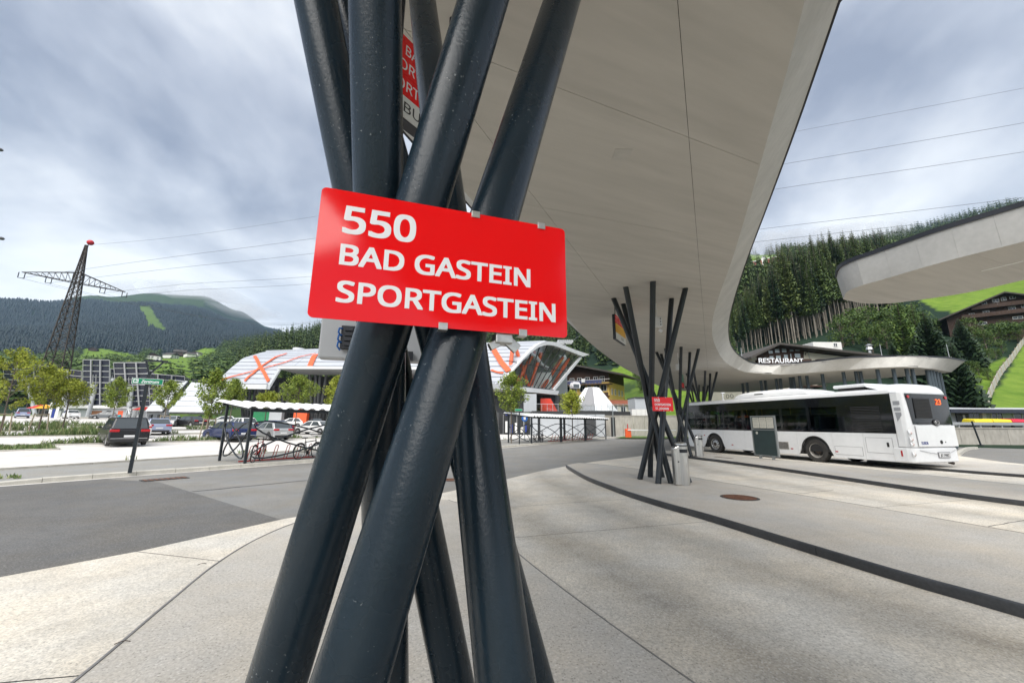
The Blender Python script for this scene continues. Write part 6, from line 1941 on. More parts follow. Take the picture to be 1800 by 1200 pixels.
def roof_strip(j0, j1, i0, i1, n=8):
    mb = MB(); m = 3
    up = Vector((0, -0.10, 0.12))
    g = 0.0065
    for k in range(n + 1):
        for q in range(m + 1):
            mb.v.append(tuple(roof_pt(i0 + (i1 - i0) * k / n, j0 + g + (j1 - j0 - 2 * g) * q / m)))
    top = len(mb.v)
    for k in range(n + 1):
        for q in range(m + 1):
            mb.v.append(tuple(Vector(mb.v[k * (m + 1) + q]) - up * 1.2))
    def quad(a, b, c, d): mb.f.append((a, b, c, d)); mb.mi.append(0)
    for k in range(n):
        for q in range(m):
            a = k * (m + 1) + q; quad(a, a + m + 1, a + m + 2, a + 1); quad(top + a, top + a + 1, top + a + m + 2, top + a + m + 1)
        a = k * (m + 1); quad(a, top + a, top + a + m + 1, a + m + 1); a += m; quad(a, a + m + 1, top + a + m + 1, top + a)
    for q in range(m):
        quad(q, q + 1, top + q + 1, top + q); a = n * (m + 1) + q; quad(a, top + a, top + a + 1, a + 1)
    mb.build('roof_panel', m_roofwhite, st, smooth=30)
for k in range(NSTR):
    j0, j1 = k / NSTR, (k + 1) / NSTR
    if j1 <= CUTJ + 0.03:
        for i0, i1 in ((0, CUT0), (CUT1, 1)): roof_strip(j0, j1, i0 + (0.002 if i0 else 0), i1 - 0.002, 3)
    else:
        for q in range(4): roof_strip(j0, j1, q / 4 + 0.0006, (q + 1) / 4 - 0.0006, 4)
# dark underside just below the panels
mb = MB()
dn = Vector((0, 0.6, -0.55))
G_ = 12
for k in range(G_ + 1):
    for q in range(G_ + 1): mb.v.append(tuple(roof_pt(k / G_, 0.36 + 0.64 * q / G_) + dn))
for k in range(G_):
    for q in range(G_): mb.f.append((k * 13 + q, k * 13 + 13 + q, k * 13 + 14 + q, k * 13 + 1 + q)); mb.mi.append(0)
mb.build('roof_underlay', m_anthr, st)
# overhanging edge over the dark hall
a, b = roof_pt(CUT0, CUTJ - 0.01), roof_pt(CUT1, CUTJ - 0.01)
MB().bar(a + Vector((0, -1.6, -0.3)), b + Vector((0, -1.6, -0.3)), 0.5, 0.55).build('eaves_beam', m_rimw, st)
MB().hexa([a + Vector((0, -1.6, -0.6)), b + Vector((0, -1.6, -0.6)), b + Vector((0, 6, -0.8)), a + Vector((0, 6, -0.8)), a + Vector((0, -1.6, -0.35)), b + Vector((0, -1.6, -0.35)), b + Vector((0, 6, -0.3)), a + Vector((0, 6, -0.3))]).build('soffit', m_greycl, st)
e0, e1 = roof_pt(0, 0.0), roof_pt(CUT0, 0.0)
MB().bar(e0 + Vector((0, -0.3, -0.55)), e1 + Vector((0, -0.3, -0.55)), 0.5, 0.9).build('eaves_beam', m_rimw, st)
MB().hexa([e1 + Vector((0, -0.3, -1.0)), e1 + Vector((0.5, -0.3, -1.0)), a + Vector((0.5, -1.6, -0.6)), a + Vector((0, -1.6, -0.6)), e1 + Vector((0, -0.3, -0.1)), e1 + Vector((0.5, -0.3, -0.1)), a + Vector((0.5, -1.6, 0)), a + Vector((0, -1.6, 0))]).build('roof_return', m_greycl, st)
# glass wall, columns and floor of the hall behind
zf = 1.2
w0, w1 = roof_pt(0.02, 0.3), roof_pt(0.97, 0.3)
def wallpt(f, z, back=6.0): p = w0.lerp(w1, f); return Vector((p.x, p.y + back, z))
MB().hexa([wallpt(0, zf - 1, 8), wallpt(1, zf - 1, 8), wallpt(1, zf - 1, 9), wallpt(0, zf - 1, 9), wallpt(0, 11.5, 8), wallpt(1, 11.5, 8), wallpt(1, 11.5, 9), wallpt(0, 11.5, 9)]).build('hall_wall', m_dark, st)
for k in range(26):
    f = 0.02 + k / 25 * 0.94
    MB().bar(wallpt(f, zf, 7.6), wallpt(f, 11.4, 7.6), 0.14, 0.14).build('mullion', m_anthr, st)
rs = random.Random(4)
for k in range(7):
    f = 0.05 + k * 0.145
    for s in (-1.6, -0.4, 0.5, 1.7):
        q = wallpt(f, 0, 2.5)
        MB().cyl((q.x + s * 0.35, q.y, zf - 0.3), (q.x + s, q.y - 1.2, 11.0 if f > 0.2 else 9.0), 0.28, n=10).build('raking_column', m_anthr, st)
for f, w_k, col, nm in ((0.14, 4.0, mat('kiosk green', (0.02, 0.20, 0.08), 0.5), 'kiosk'), (0.2, 2.5, m_greycl, 'kiosk'), (0.30, 2.6, m_orange, 'banner'), (0.47, 2.2, m_greycl, 'ticket_booth'), (0.62, 2.0, m_orange, 'banner')):
    q = wallpt(f, 0, 0.5); MB().box((q.x, q.y, zf + 1.4), (w_k, 1.0, 3.2)).build(nm, col, st, bevel=0.05)
# rim of the glass end
inn = [(877, 674.5), (898, 652), (920, 628), (932, 618), (940, 612), (948, 608.5), (958, 606.5), (968, 607.5), (985, 613.5), (1002, 620), (1020, 627)]
outp = [(866, 683), (890, 659), (910, 635), (925, 619.5), (936, 609.5), (947, 602.5), (958, 600), (972, 602), (990, 609), (1010, 616.5), (1032, 623.5)]
inn3 = even_line([eR(u, v)[0] for u, v in inn], 40, 1); out3 = even_line([eR(u, v)[0] for u, v in outp], 40, 1)
nE = Vector((11, -10, 0)).normalized()
mb = MB()
for i in range(40):
    for p, q in ((out3[i], 0.7), (inn3[i], 0.7), (inn3[i], -0.5), (out3[i], -0.5)): mb.v.append(tuple(p + nE * q))
for i in range(39):
    for k in range(4): mb.f.append((i * 4 + k, i * 4 + (k + 1) % 4, i * 4 + 4 + (k + 1) % 4, i * 4 + 4 + k)); mb.mi.append(0)
mb.f += [(0, 1, 2, 3), (156, 157, 158, 159)]; mb.mi += [0, 0]
mb.build('end_rim', m_rimw, st, smooth=35)
rR, tR = pR[40], eR(1030, 623)[0]; off = (pL[40] - pR[40])
MB().plate([rR, tR, tR + off, rR + off], 0.3).build('rear_roof', m_roofwhite, st)
tipb_, botr = eR(1020, 627)[0], eR(971, 686)[0]
MB().bar(tipb_ + nE * 0.2, botr + nE * 0.2, 0.35, 0.5).build('end_rim', m_rimw, st)
# mullions and panes
prof = [(eR(u, v)[1], eR(u, v)[0].z) for u, v in inn]
zbot = eR(920, 680)[0].z
def ztop(s):
    for (s0, z0), (s1, z1) in zip(prof[:-1], prof[1:]):
        if s0 <= s <= s1: return z0 + (z1 - z0) * (s - s0) / (s1 - s0)
    return prof[-1][1]
P0e, De = Vector((-2.2, 66, 0)), Vector((10, 11, 0))
def ept(s, z, o=0.0): p = P0e + De * s + nE * o; return Vector((p.x, p.y, z))
NM = 13
lines_ = []
for k in range(NM + 1):
    s0 = 0.02 + 0.98 * k / NM
    sl = 0.75 * (k / NM) ** 1.3
    z = zbot
    while z < ztop(s0 + sl * (z - zbot) / 8.0) and z < 30: z += 0.05
    lines_.append((s0, s0 + sl * (z - zbot) / 8.0, z))
for k, (s0, s1, z) in enumerate(lines_):
    if z > zbot + 0.3 and 0 < k < NM: MB().bar(ept(s0, zbot, 0.08), ept(s1, z, 0.08), 0.10, 0.18, up=nE).build('mullion', m_dark, st)
for (a0, a1, az), (b0, b1, bz_) in zip(lines_[:-1], lines_[1:]):
    zm = zbot + 4.2
    def on(s0, s1, z1, z): f = min(1, (z - zbot) / max(1e-3, z1 - zbot)); return ept(s0 + (s1 - s0) * f, min(z, z1))
    if min(az, bz_) > zm + 0.3:
        MB().plate([on(a0, a1, az, zbot), on(b0, b1, bz_, zbot), on(b0, b1, bz_, zm), on(a0, a1, az, zm)], 0.03).build('pane', m_stglass, st)
        MB().plate([on(a0, a1, az, zm + .05), on(b0, b1, bz_, zm + .05), on(b0, b1, bz_, 99), on(a0, a1, az, 99)], 0.03).build('pane', m_stglass, st)
    elif max(az, bz_) > zbot + 0.4:
        MB().plate([on(a0, a1, az, zbot), on(b0, b1, bz_, zbot), on(b0, b1, bz_, 99), on(a0, a1, az, 99)], 0.03).build('pane', m_stglass, st)
MB().bar(ept(0.12, zbot + 4.2, 0.1), ept(1.36, zbot + 4.2, 0.1), 0.08, 0.12).build('transom', m_dark, st)
# inside the glass end
back = Vector((-4, 3.6, 0))
MB().plate([ept(-0.05, zbot, -0.4), ept(1.0, zbot, -0.4), ept(1.0, zbot, 0) + back * 1.3, ept(-0.05, zbot, 0) + back * 1.3], 0.3).build('inner_floor', m_greycl, st)
MB().hexa([ept(-0.1, zbot, 0) + back, ept(1.9, zbot, 0) + back, ept(1.9, zbot, 0) + back * 1.1, ept(-0.1, zbot, 0) + back * 1.1, ept(0.5, 17, 0) + back, ept(1.9, 17, 0) + back, ept(1.9, 17, 0) + back * 1.1, ept(0.5, 17, 0) + back * 1.1]).build('inner_wall', m_greycl, st)
for sa, sb in ((0.22, 0.30), (0.33, 0.72), (0.62, 0.86), (0.60, 0.35), (1.05, 1.5), (0.85, 1.35)):
    MB().cyl(ept(sa, zbot, -0.8), ept(sb, zbot + 7.2, -0.9), 0.36, n=10).build('raking_column', m_orangecol, st)
MB().box(ept(0.95, zbot + 1.8, -1.8), (3.8, 1.0, 3.4)).build('inner_screen', m_white_panel, st)
# white and red figure hung behind the glass
mb = MB()
for (s0, z0, s1, z1, r) in ((0.62, 6.6, 0.72, 6.2, 0.45), (0.72, 6.2, 0.80, 5.4, 0.55), (0.80, 5.4, 0.92, 4.6, 0.35), (0.92, 4.6, 1.0, 4.3, 0.4), (0.62, 6.9, 0.70, 6.6, 0.25)):
    mb.cyl(ept(s0, zbot + z0, -0.8), ept(s1, zbot + z1, -0.8), r, r * 0.8, 10)
tag(mb.build('hanging_sculpture', m_white_plastic, smooth=60), 'pale sculpture hanging behind the upper glass of the station front', 'sculpture')
# floor slab, pale shaft, deck, shop front and grey panelled ground floor
MB().hexa([ept(-0.35, zbot - 0.95, 1.2), ept(1.02, zbot - 0.95, 1.2), ept(1.02, zbot - 0.95, -8), ept(-0.35, zbot - 0.95, -8), ept(-0.35, zbot - 0.15, 1.2), ept(1.06, zbot - 0.15, 1.2), ept(1.06, zbot - 0.15, -8), ept(-0.35, zbot - 0.15, -8)]).build('floor_slab', m_rimw, st)
MB().bar(ept(-0.05, zbot - 0.07, 0.25), ept(1.0, zbot - 0.07, 0.25), 0.4, 0.2).build('sill', m_dark, st)
def pxbox(u0, v0, u1, v1, Y, depth, nm, m, parent=st, bevel=None):
    a, b = at(u0, v1, Y), at(u1, v0, Y)
    za, zb = min(at(u0, v1, Y).z, at(u1, v1, Y).z), at((u0 + u1) / 2, v0, Y).z
    return MB().box(((a.x + b.x) / 2, Y + depth / 2, (za + zb) / 2), (abs(b.x - a.x), depth, zb - za)).build(nm, m, parent, bevel=bevel)
for k in range(3): pxbox(921 + k * 7.4, 692, 928.2 + k * 7.4, 723.5, 66, 5, 'shaft_panel', m_greycl)
pxbox(943, 694, 1030, 726, 78, 0.6, 'curtain_wall', m_anthr)
for k in range(9): pxbox(946 + k * 9.5, 694, 947 + k * 9.5, 726, 77.9, 0.05, 'mullion', m_dark)
mb = MB().prism([(at(944, 0, 74).x, at(944, 724, 74).z), (at(968, 0, 74).x, at(968, 724, 74).z), (at(958, 0, 74).x, at(958, 700, 74).z), (at(944, 0, 74).x, at(944, 700, 74).z)], 'Y', 74, 75)
mb.build('red_recess', mat('signal red cladding', (0.62, 0.04, 0.015), 0.5), st)
pxbox(846, 690, 921, 727, 70, 6, 'upper_wall', m_anthr)
pxbox(868, 692, 882, 700, 69.9, 0.05, 'window', m_dark)
dk = pxbox(936, 722.5, 1108, 732, 60, 16, 'deck', m_dark)
for k in range(18):
    a = at(943 + k * 9.6, 722, 60); MB().cyl((a.x, 60.15, a.z - 0.3), (a.x, 60.15, a.z + 1.05), 0.03, n=6).build('railing_post', m_galv, st)
a, b = at(943, 722, 60), at(1106, 723, 60)
MB().bar((a.x, 60.15, a.z + 1.05), (b.x, 60.15, a.z + 1.05), 0.06, 0.06).build('handrail', m_galv, st)
MB().box(((a.x + b.x) / 2, 60.2, a.z + 0.45), (b.x - a.x, 0.03, 0.95)).build('railing_glass', m_stglass, st)
for k in range(8): pxbox(937 + k * 15.8, 728, 952.2 + k * 15.8, 768, 57, 4, 'wall_panel', m_greycl)
pxbox(1030, 732, 1046, 767, 56.8, 0.3, 'gate', m_anthr)
pxbox(874, 726, 937, 768, 60, 4, 'shop_front', m_dark)
for k in range(5): pxbox(884 + k * 12, 728, 885 + k * 12, 768, 59.8, 0.15, 'mullion', m_galv)
for u0, u1 in ((889, 899), (903, 916)): pxbox(u0, 725.5, u1, 729.5, 59.6, 0.2, 'shop_sign', mat('blue shop sign', (0.02, 0.06, 0.5), 0.4))
for u0, v0, c in ((888, 740, m_white_panel), (897, 745, m_euroblue), (905, 743, m_white_panel), (915, 750, m_edge), (922, 747, m_euroblue)): pxbox(u0, v0, u0 + 4, 760, 59.7, 0.2, 'window_display', c)
pxbox(868, 724, 877, 772, 58, 0.8, 'corner_column', m_anthr)
# orange bands lying on the roof
samples = [(i / 90, j / 60) for i in range(91) for j in range(61)]
def project(p):
    d = Vector(p) - Vector((0, 0, CAMH)); fw = d.y * cP + d.z * sP; up = -d.y * sP + d.z * cP
    x, y = d.x / fw, up / fw
    return 900 + FPX * (x * cR + y * sR), 600 - FPX * (-x * sR + y * cR)
PRJ = [(project(roof_pt(i, j)), i, j) for i, j in samples]
def roof_ij(u, v):
    q = min(PRJ, key=lambda s: (s[0][0] - u) ** 2 + (s[0][1] - v) ** 2); return q[1], q[2]
def band(pts, wpx):
    A, B = [], []
    n = len(pts)
    ij = [roof_ij(u, v) for u, v in pts]
    fine = []
    for (i0, j0), (i1, j1) in zip(ij[:-1], ij[1:]):
        for k in range(6): fine.append((i0 + (i1 - i0) * k / 6, j0 + (j1 - j0) * k / 6))
    fine.append(ij[-1])
    P = [roof_pt(*q) + Vector((0, -0.14, 0.16)) for q in fine]
    mb = MB(); w = wpx
    for i, p in enumerate(P):
        t = P[min(i + 1, len(P) - 1)] - P[max(i - 1, 0)]; t.normalize()
        i0, j0 = fine[i]; nn_ = (roof_pt(min(1, i0 + .01), j0) - roof_pt(max(0, i0 - .01), j0)).cross(roof_pt(i0, min(1, j0 + .02)) - roof_pt(i0, max(0, j0 - .02))).normalized()
        sd = t.cross(nn_).normalized() * w / 2
        mb.v += [tuple(p + sd), tuple(p - sd), tuple(p - sd - nn_ * -0.06), tuple(p + sd - nn_ * -0.06)]
    for i in range(len(P) - 1):
        for k in range(4): mb.f.append((i * 4 + k, i * 4 + (k + 1) % 4, i * 4 + 4 + (k + 1) % 4, i * 4 + 4 + k)); mb.mi.append(0)
    mb.build('orange_band', m_orange, st)
band([(448, 626), (457, 645), (466, 658), (473, 671)], 0.6)
band([(431, 671), (445, 659), (458, 648), (475, 634), (505, 622)], 0.5)
band([(392, 670), (425, 658), (458, 649), (500, 637), (556, 623)], 0.24)
band([(556, 624), (549, 634), (542, 648)], 1.1)
band([(862, 608), (872, 622), (882, 638), (892, 653)], 1.0)
band([(862, 652), (872, 654), (884, 658)], 0.35)
p = roof_pt(0.075, 0.985); MB().cyl((p.x + 3, p.y + 1, p.z - 0.2), (p.x + 3, p.y + 1, p.z + 0.9), 1.2, n=20).build('roof_vent', m_rimw, st)
# lift tower head beyond the roof
q = at(993, 604, 110)
t = thing('lift_tower', 'grey lift tower head with rollers just above the station roof tip', 'lift tower', (q.x, q.y, 0))
MB().cyl((0, 0, 0), (0, 0, q.z - 0.3), 0.35, n=10).build('mast', m_galv, t)
mb = MB()
for sy in (-1.1, 1.1):
    mb.bar((-2.2, sy, q.z), (2.2, sy, q.z + 0.4), 0.25, 0.3)
    for k in range(7): mb.lathe([(0.42, -0.1), (0.42, 0.1)], (-1.9 + k * 0.62, sy, q.z + 0.5), 12, 'Y')
mb.bar((0, -1.6, q.z), (0, 1.6, q.z), 0.3, 0.35)
mb.build('roller_head', m_galv, t)
a, b = Vector((2.2, 0, q.z + 0.9)), Vector((60, 120, q.z + 62))
MB().tube([a.lerp(b, k / 8) - Vector((0, 0, 8 * (k / 8) * (1 - k / 8))) for k in range(9)], 0.05, 6).build('haul_rope', m_wire, t)

# white cone shaped light dome on the deck
q = at(1042, 722, 70)
t = thing('skylight_cone', 'white faceted cone with a dark stripe standing on the station deck', 'skylight', (q.x, q.y, q.z - 0.1), 0.2)
N_ = 10
r0, r1, hh = 4.3, 1.25, at(1042, 681, 70).z - q.z
for k in range(N_):
    a0, a1 = 2 * math.pi * k / N_ + 0.006, 2 * math.pi * (k + 1) / N_ - 0.006
    P = [Vector((r0 * math.cos(a0), r0 * math.sin(a0), 0)), Vector((r0 * math.cos(a1), r0 * math.sin(a1), 0)), Vector((r1 * math.cos(a1), r1 * math.sin(a1), hh)), Vector((r1 * math.cos(a0), r1 * math.sin(a0), hh))]
    MB().plate(P, 0.05).build('facet', mat('white membrane', (0.78, 0.78, 0.79), 0.5) if k != 6 else mat('grey stripe', (0.22, 0.22, 0.23), 0.5), t)
MB().lathe([(r1, 0), (r1 * 0.9, 0.1), (0, 0.12)], (0, 0, hh - 0.02), N_, caps=False).build('cap', mat('white membrane', (0.78, 0.78, 0.79), 0.5), t)
q = at(1011, 683, 74)
t = thing('gondola_cabin', 'small black and white gondola cabin above the dark wall beside the cone', 'gondola', (q.x, q.y, q.z), 0.3)
MB().prism([(-0.7, 0), (0.7, 0), (0.85, 0.5), (0.6, 1.2), (-0.6, 1.2), (-0.85, 0.5)], 'Y', -0.7, 0.7).build('cabin', m_white_plastic, t, bevel=0.1)
MB().box((-0.1, -0.71, 0.45), (1.2, 0.05, 0.7)).build('window', m_glassdark, t)
MB().box((0, 0, -2.4), (0.3, 0.3, 4.8)).build('stand', m_anthr, t)

# sloping pale roofs and low market hall left of the station
m_slope = mat('pale sloping roof sheet', (0.50, 0.52, 0.54), 0.5, var=(0.3, 0.08))
def slope_roof(label, tl, tr, br, bl, n):
    t = thing('sloping_roof', label, 'roof', (0, 0, 0), 0, 'sloping roofs beside the station')
    P = [at(*q) for q in (tl, tr, br, bl)]
    for k in range(n):
        f0, f1 = k / n + 0.006, (k + 1) / n - 0.006
        MB().plate([P[0].lerp(P[3], f0), P[0].lerp(P[3], f1), P[1].lerp(P[2], f1), P[1].lerp(P[2], f0)], -0.2).build('roof_panel', m_slope, t)
    MB().plate([p + Vector((0, 0.5, -0.4)) for p in P], -0.2).build('roof_underlay', m_anthr, t)
    zg = terrain_z(P[2].x, P[2].y)
    for p in (P[2], P[3], P[2].lerp(P[3], 0.5)): MB().box((p.x, p.y + 1.5, (p.z - 0.7 + zg) / 2 - 0.3), (0.4, 0.4, p.z - zg)).build('column', m_anthr, t)
    MB().bar(P[0] + Vector((0, 0.3, 0.5)), P[1] + Vector((0, 0.3, 0.5)), 0.3, 0.2).build('ridge_rail', m_anthr, t)
    for k in range(9): q = P[0].lerp(P[1], k / 8); MB().box((q.x, q.y + 0.3, q.z + 0.1), (0.12, 0.2, 0.8)).build('ridge_post', m_anthr, t)
slope_roof('broad pale sloping roof directly left of the curved station roof', (337, 671, 86), (405, 678, 84), (388, 724, 72), (296, 723, 74), 6)
slope_roof('narrow pale sloping roof farther left behind the round-headed tree', (304, 666, 90), (330, 669, 88), (284, 722, 76), (255, 722, 78), 6)
mk = thing('market_hall', 'long low white roofed hall behind the solar tracker posts', 'building', (0, 0, 0))
a, b = at(60, 715, 98), at(262, 714, 92)
zb_ = 2.2
MB().hexa([(a.x, a.y, a.z - 0.3), (b.x, b.y, a.z - 0.3), (b.x, b.y + 8, a.z - 0.3), (a.x, a.y + 8, a.z - 0.3), (a.x, a.y, a.z + 0.5), (b.x, b.y, a.z + 0.5), (b.x, b.y + 8, a.z + 0.9), (a.x, a.y + 8, a.z + 0.9)]).build('roof', m_white_panel, mk)
MB().hexa([(a.x + 1, a.y + 1, zb_ - 1), (b.x - 1, b.y + 1, zb_ - 1), (b.x - 1, b.y + 7, zb_ - 1), (a.x + 1, a.y + 7, zb_ - 1), (a.x + 1, a.y + 1, a.z - 0.3), (b.x - 1, b.y + 1, a.z - 0.3), (b.x - 1, b.y + 7, a.z - 0.3), (a.x + 1, a.y + 7, a.z - 0.3)]).build('wall', m_greycl, mk)
m_wood = mat('brown timber', (0.20, 0.085, 0.035), 0.7, var=(2, 0.2))
for f0, f1, m_, nm in ((0.02, 0.10, m_dark, 'door'), (0.16, 0.22, m_white_panel, 'window'), (0.47, 0.58, m_wood, 'gate'), (0.62, 0.66, m_dark, 'door'), (0.72, 0.78, m_orange, 'awning'), (0.84, 0.9, m_dark, 'window')):
    p, q = a.lerp(b, f0), a.lerp(b, f1)
    MB().hexa([(p.x, p.y + 0.9, zb_ - .2), (q.x, q.y + 0.9, zb_ - .2), (q.x, q.y + 1.1, zb_ - .2), (p.x, p.y + 1.1, zb_ - .2), (p.x, p.y + 0.9, a.z - 0.9), (q.x, q.y + 0.9, a.z - 0.9), (q.x, q.y + 1.1, a.z - 0.9), (p.x, p.y + 1.1, a.z - 0.9)]).build(nm, m_, mk)
m_para = [mat('red parasol cloth', (0.55, 0.03, 0.02), 0.8), mat('yellow parasol cloth', (0.72, 0.35, 0.03), 0.8)]
for i, (u, lab, k) in enumerate(((76, 'yellow parasol under the trees at the left', 1), (66, 'red parasol beside the yellow one at the left', 0), (250, 'red parasol right of the Zentrum sign post', 0))):
    q = at(u, 733, 86); gz = terrain_z(q.x, q.y)
    t = thing('parasol', lab, 'parasol', (q.x, q.y, gz), 0, 'market parasols')
    MB().cyl((0, 0, 0), (0, 0, 2.9), 0.04, n=8).build('pole', m_galv, t)
    MB().lathe([(1.9, 2.1), (0.9, 2.55), (0.02, 2.95)], (0, 0, 0), 8, caps=False).build('canopy', m_para[k], t)
# blue and white banner posts
q = at(92, 733, 82); t = thing('banner', 'white and blue upright banner below the left trees', 'banner', (q.x, q.y, terrain_z(q.x, q.y)))
for k in range(3): MB().box((-0.7 + k * 0.7, 0, 1.7), (0.55, 0.06, 3.2)).build('panel', m_white_panel if k != 1 else m_euroblue, t)
# ================================================================== houses and walls behind the bus station
m_plaster = mat('cream plaster', (0.56, 0.52, 0.42), 0.8, var=(0.6, 0.06))
m_yellowpl = mat('yellow plaster', (0.66, 0.46, 0.13), 0.8, var=(0.6, 0.06))
m_whitepl = mat('white plaster', (0.66, 0.65, 0.62), 0.8, var=(0.6, 0.06))
m_darkwood = mat('dark brown boards', (0.050, 0.026, 0.017), 0.75, var=(1.2, 0.25), stretch=(0.4, 0.4, 6))
m_rooftile = mat('dark roof covering', (0.055, 0.048, 0.042), 0.8, var=(1.5, 0.2))
m_redroof = mat('red brown roof tiles', (0.24, 0.075, 0.04), 0.8, var=(2, 0.2))
m_winglass = mat('house window glass', (0.03, 0.036, 0.042), 0.06, spec=0.7)
m_winpale = mat('window glass with painted sky sheen', (0.30, 0.36, 0.38), 0.05, spec=0.9)  # pale base colour stands in for sky mirrored in the panes
m_winframe = mat('white window frame', (0.66, 0.66, 0.64), 0.5)
m_concwall = mat('concrete wall', (0.33, 0.31, 0.275), 0.85, var=(0.5, 0.14), var2=(4, 0.12), stretch=(1, 1, 0.4), coord='World')
def window(t, c, w, h, xd, m_g=None, m_f=None, mull=1, name='window'):
    """framed window on a wall: c centre, xd direction along the wall; the outward side is xd turned right"""
    m_f = m_f or m_winframe; m_g = m_g or m_winglass
    xd = Vector(xd).normalized(); n = Vector((xd.y, -xd.x, 0)); c = Vector(c)
    R = Matrix(((xd.x, n.x, 0), (xd.y, n.y, 0), (0, 0, 1)))
    mb = MB()
    mb.box(c + n * 0.03 + Vector((0, 0, h / 2 - .04)), (w, 0.10, 0.08), R); mb.box(c + n * 0.03 - Vector((0, 0, h / 2 - .04)), (w, 0.10, 0.08), R)
    for s in (-1, 1): mb.box(c + n * 0.03 + xd * (s * (w / 2 - .04)), (0.08, 0.10, h - 0.165), R)
    for k in range(1, mull + 1): mb.box(c + n * 0.03 + xd * (w * (k / (mull + 1) - 0.5)), (0.06, 0.08, h - 0.165), R)
    f = mb.build(name, m_f, t)
    MB().box(c + n * 0.02, (w - 0.1, 0.03, h - 0.1), R).build('pane', m_g, f)
    return f
def slab4(p, th, nm, m, t): return MB().plate(p, th).build(nm, m, t)

# hotel with dark timber gable
Yh = 95.0
ht = thing('hotel', 'yellow hotel with dark timber gable, balcony row and shallow brown roof below the meadow', 'hotel')
xpk, xr, xl = at(1014, 640, Yh).x, at(1071, 690, Yh).x, at(950, 690, Yh).x
zpk, zev = at(1014, 641, Yh).z, at(1071, 655, Yh).z
z0 = -1.0
dep = 12.0
fx = Vector((1, 0.0, 0)); zw = at(1060, 671, Yh).z
MB().box(((xl + xr) / 2, Yh + dep / 2, (z0 + zw) / 2), (xr - xl, dep, zw - z0)).build('wall', m_yellowpl, ht)
zl = zpk - (xpk - xl) * (zpk - zev) / (xr - xpk)
MB().prism([(xl + .02, zw), (xr - .02, zw), (xr - .02, zev), (xpk, zpk), (xl + .02, zl)], 'Y', Yh + 0.05, Yh + dep - 0.05).build('timber_gable', m_darkwood, ht)
k = (zpk - zev) / (xr - xpk)
ov = 4.2
for sx, xe in ((1, xr + ov), (-1, xl - 2)):
    ze = zpk - abs(xe - xpk) * k
    MB().hexa([(xpk, Yh - 2.2, zpk + 0.02), (xe, Yh - 2.2, ze + 0.02), (xe, Yh + dep + 1, ze + 0.02), (xpk, Yh + dep + 1, zpk + 0.02), (xpk, Yh - 2.2, zpk + 0.45), (xe, Yh - 2.2, ze + 0.40), (xe, Yh + dep + 1, ze + 0.40), (xpk, Yh + dep + 1, zpk + 0.45)]).build('roof', m_rooftile, ht)
zb1 = at(1030, 674, Yh).z
MB().box(((xl + xr) / 2 + .3, Yh - 0.7, zb1 - 0.1), (xr - xl + 1.2, 1.5, 0.2)).build('balcony', m_darkwood, ht)
for i in range(14):
    u = 984 + i * 5.9; x = at(u, 670, Yh - 1.5).x
    MB().box((x, Yh - 1.46, zb1 + 0.5), (0.72, 0.06, 0.9)).build('balcony_panel', mat('blue balcony panel', (0.07, 0.08, 0.16), 0.3), ht)
MB().bar((xl - .2, Yh - 1.46, zb1 + 1.02), (xr + .8, Yh - 1.46, zb1 + 1.02), 0.08, 0.08).build('handrail', m_winframe, ht)
for u in (990, 1004, 1021, 1034, 1048, 1061):
    p = at(u, 681, Yh); window(ht, (p.x, Yh, p.z), 1.5 if u != 1034 else 0.9, 1.5, fx)
for u in (1000, 1015, 1030, 1046, 1058):
    p = at(u, 665, Yh); window(ht, (p.x, Yh + 0.03, p.z), 1.2, 1.3, fx)
for z_ in (zw - 2.2, zw - 5.0, zw - 8.0):
    for y in (Yh + 2.0, Yh + 4.4, Yh + 7.4, Yh + 9.8): window(ht, (xr, y, z_), 1.0, 1.5, (0, 1, 0))
p = at(1061, 690, Yh); MB().box((p.x, Yh - 0.6, p.z - 0.8), (3.0, 1.2, 0.16)).build('balcony', m_darkwood, ht); MB().box((p.x, Yh - 1.15, p.z - 0.35), (3.0, 0.08, 0.8)).build('balcony_rail', m_darkwood, ht)
p = at(1031, 666, Yh - 2); MB().box((p.x, Yh - 2.0, p.z), (0.9, 0.2, 0.9)).build('dish', m_white_plastic, ht)
cH = Vector((xr, Yh, 0))
ht.matrix_world = Matrix.Translation(cH) @ Matrix.Rotation(math.radians(-33), 4, 'Z') @ Matrix.Translation(-cH)
q = at(1093, 708, 90)
lo = thing('low_annex', 'low annex with red brown tiled roof in front of the yellow hotel', 'building', (q.x, 90, q.z))
MB().hexa([(-3, -1, -0.5), (3.4, -1, -0.5), (3.4, 5, 0.6), (-3, 5, 0.6), (-3, -1, -0.2), (3.4, -1, -0.2), (3.4, 5, 1.0), (-3, 5, 1.0)]).build('roof', m_redroof, lo)
MB().box((0.2, 2, -2.6), (6, 5, 4.1)).build('wall', m_plaster, lo)
for i in range(3): window(lo, (-1.8 + i * 1.9, -0.5, -1.4), 1.1, 1.2, (1, 0, 0))

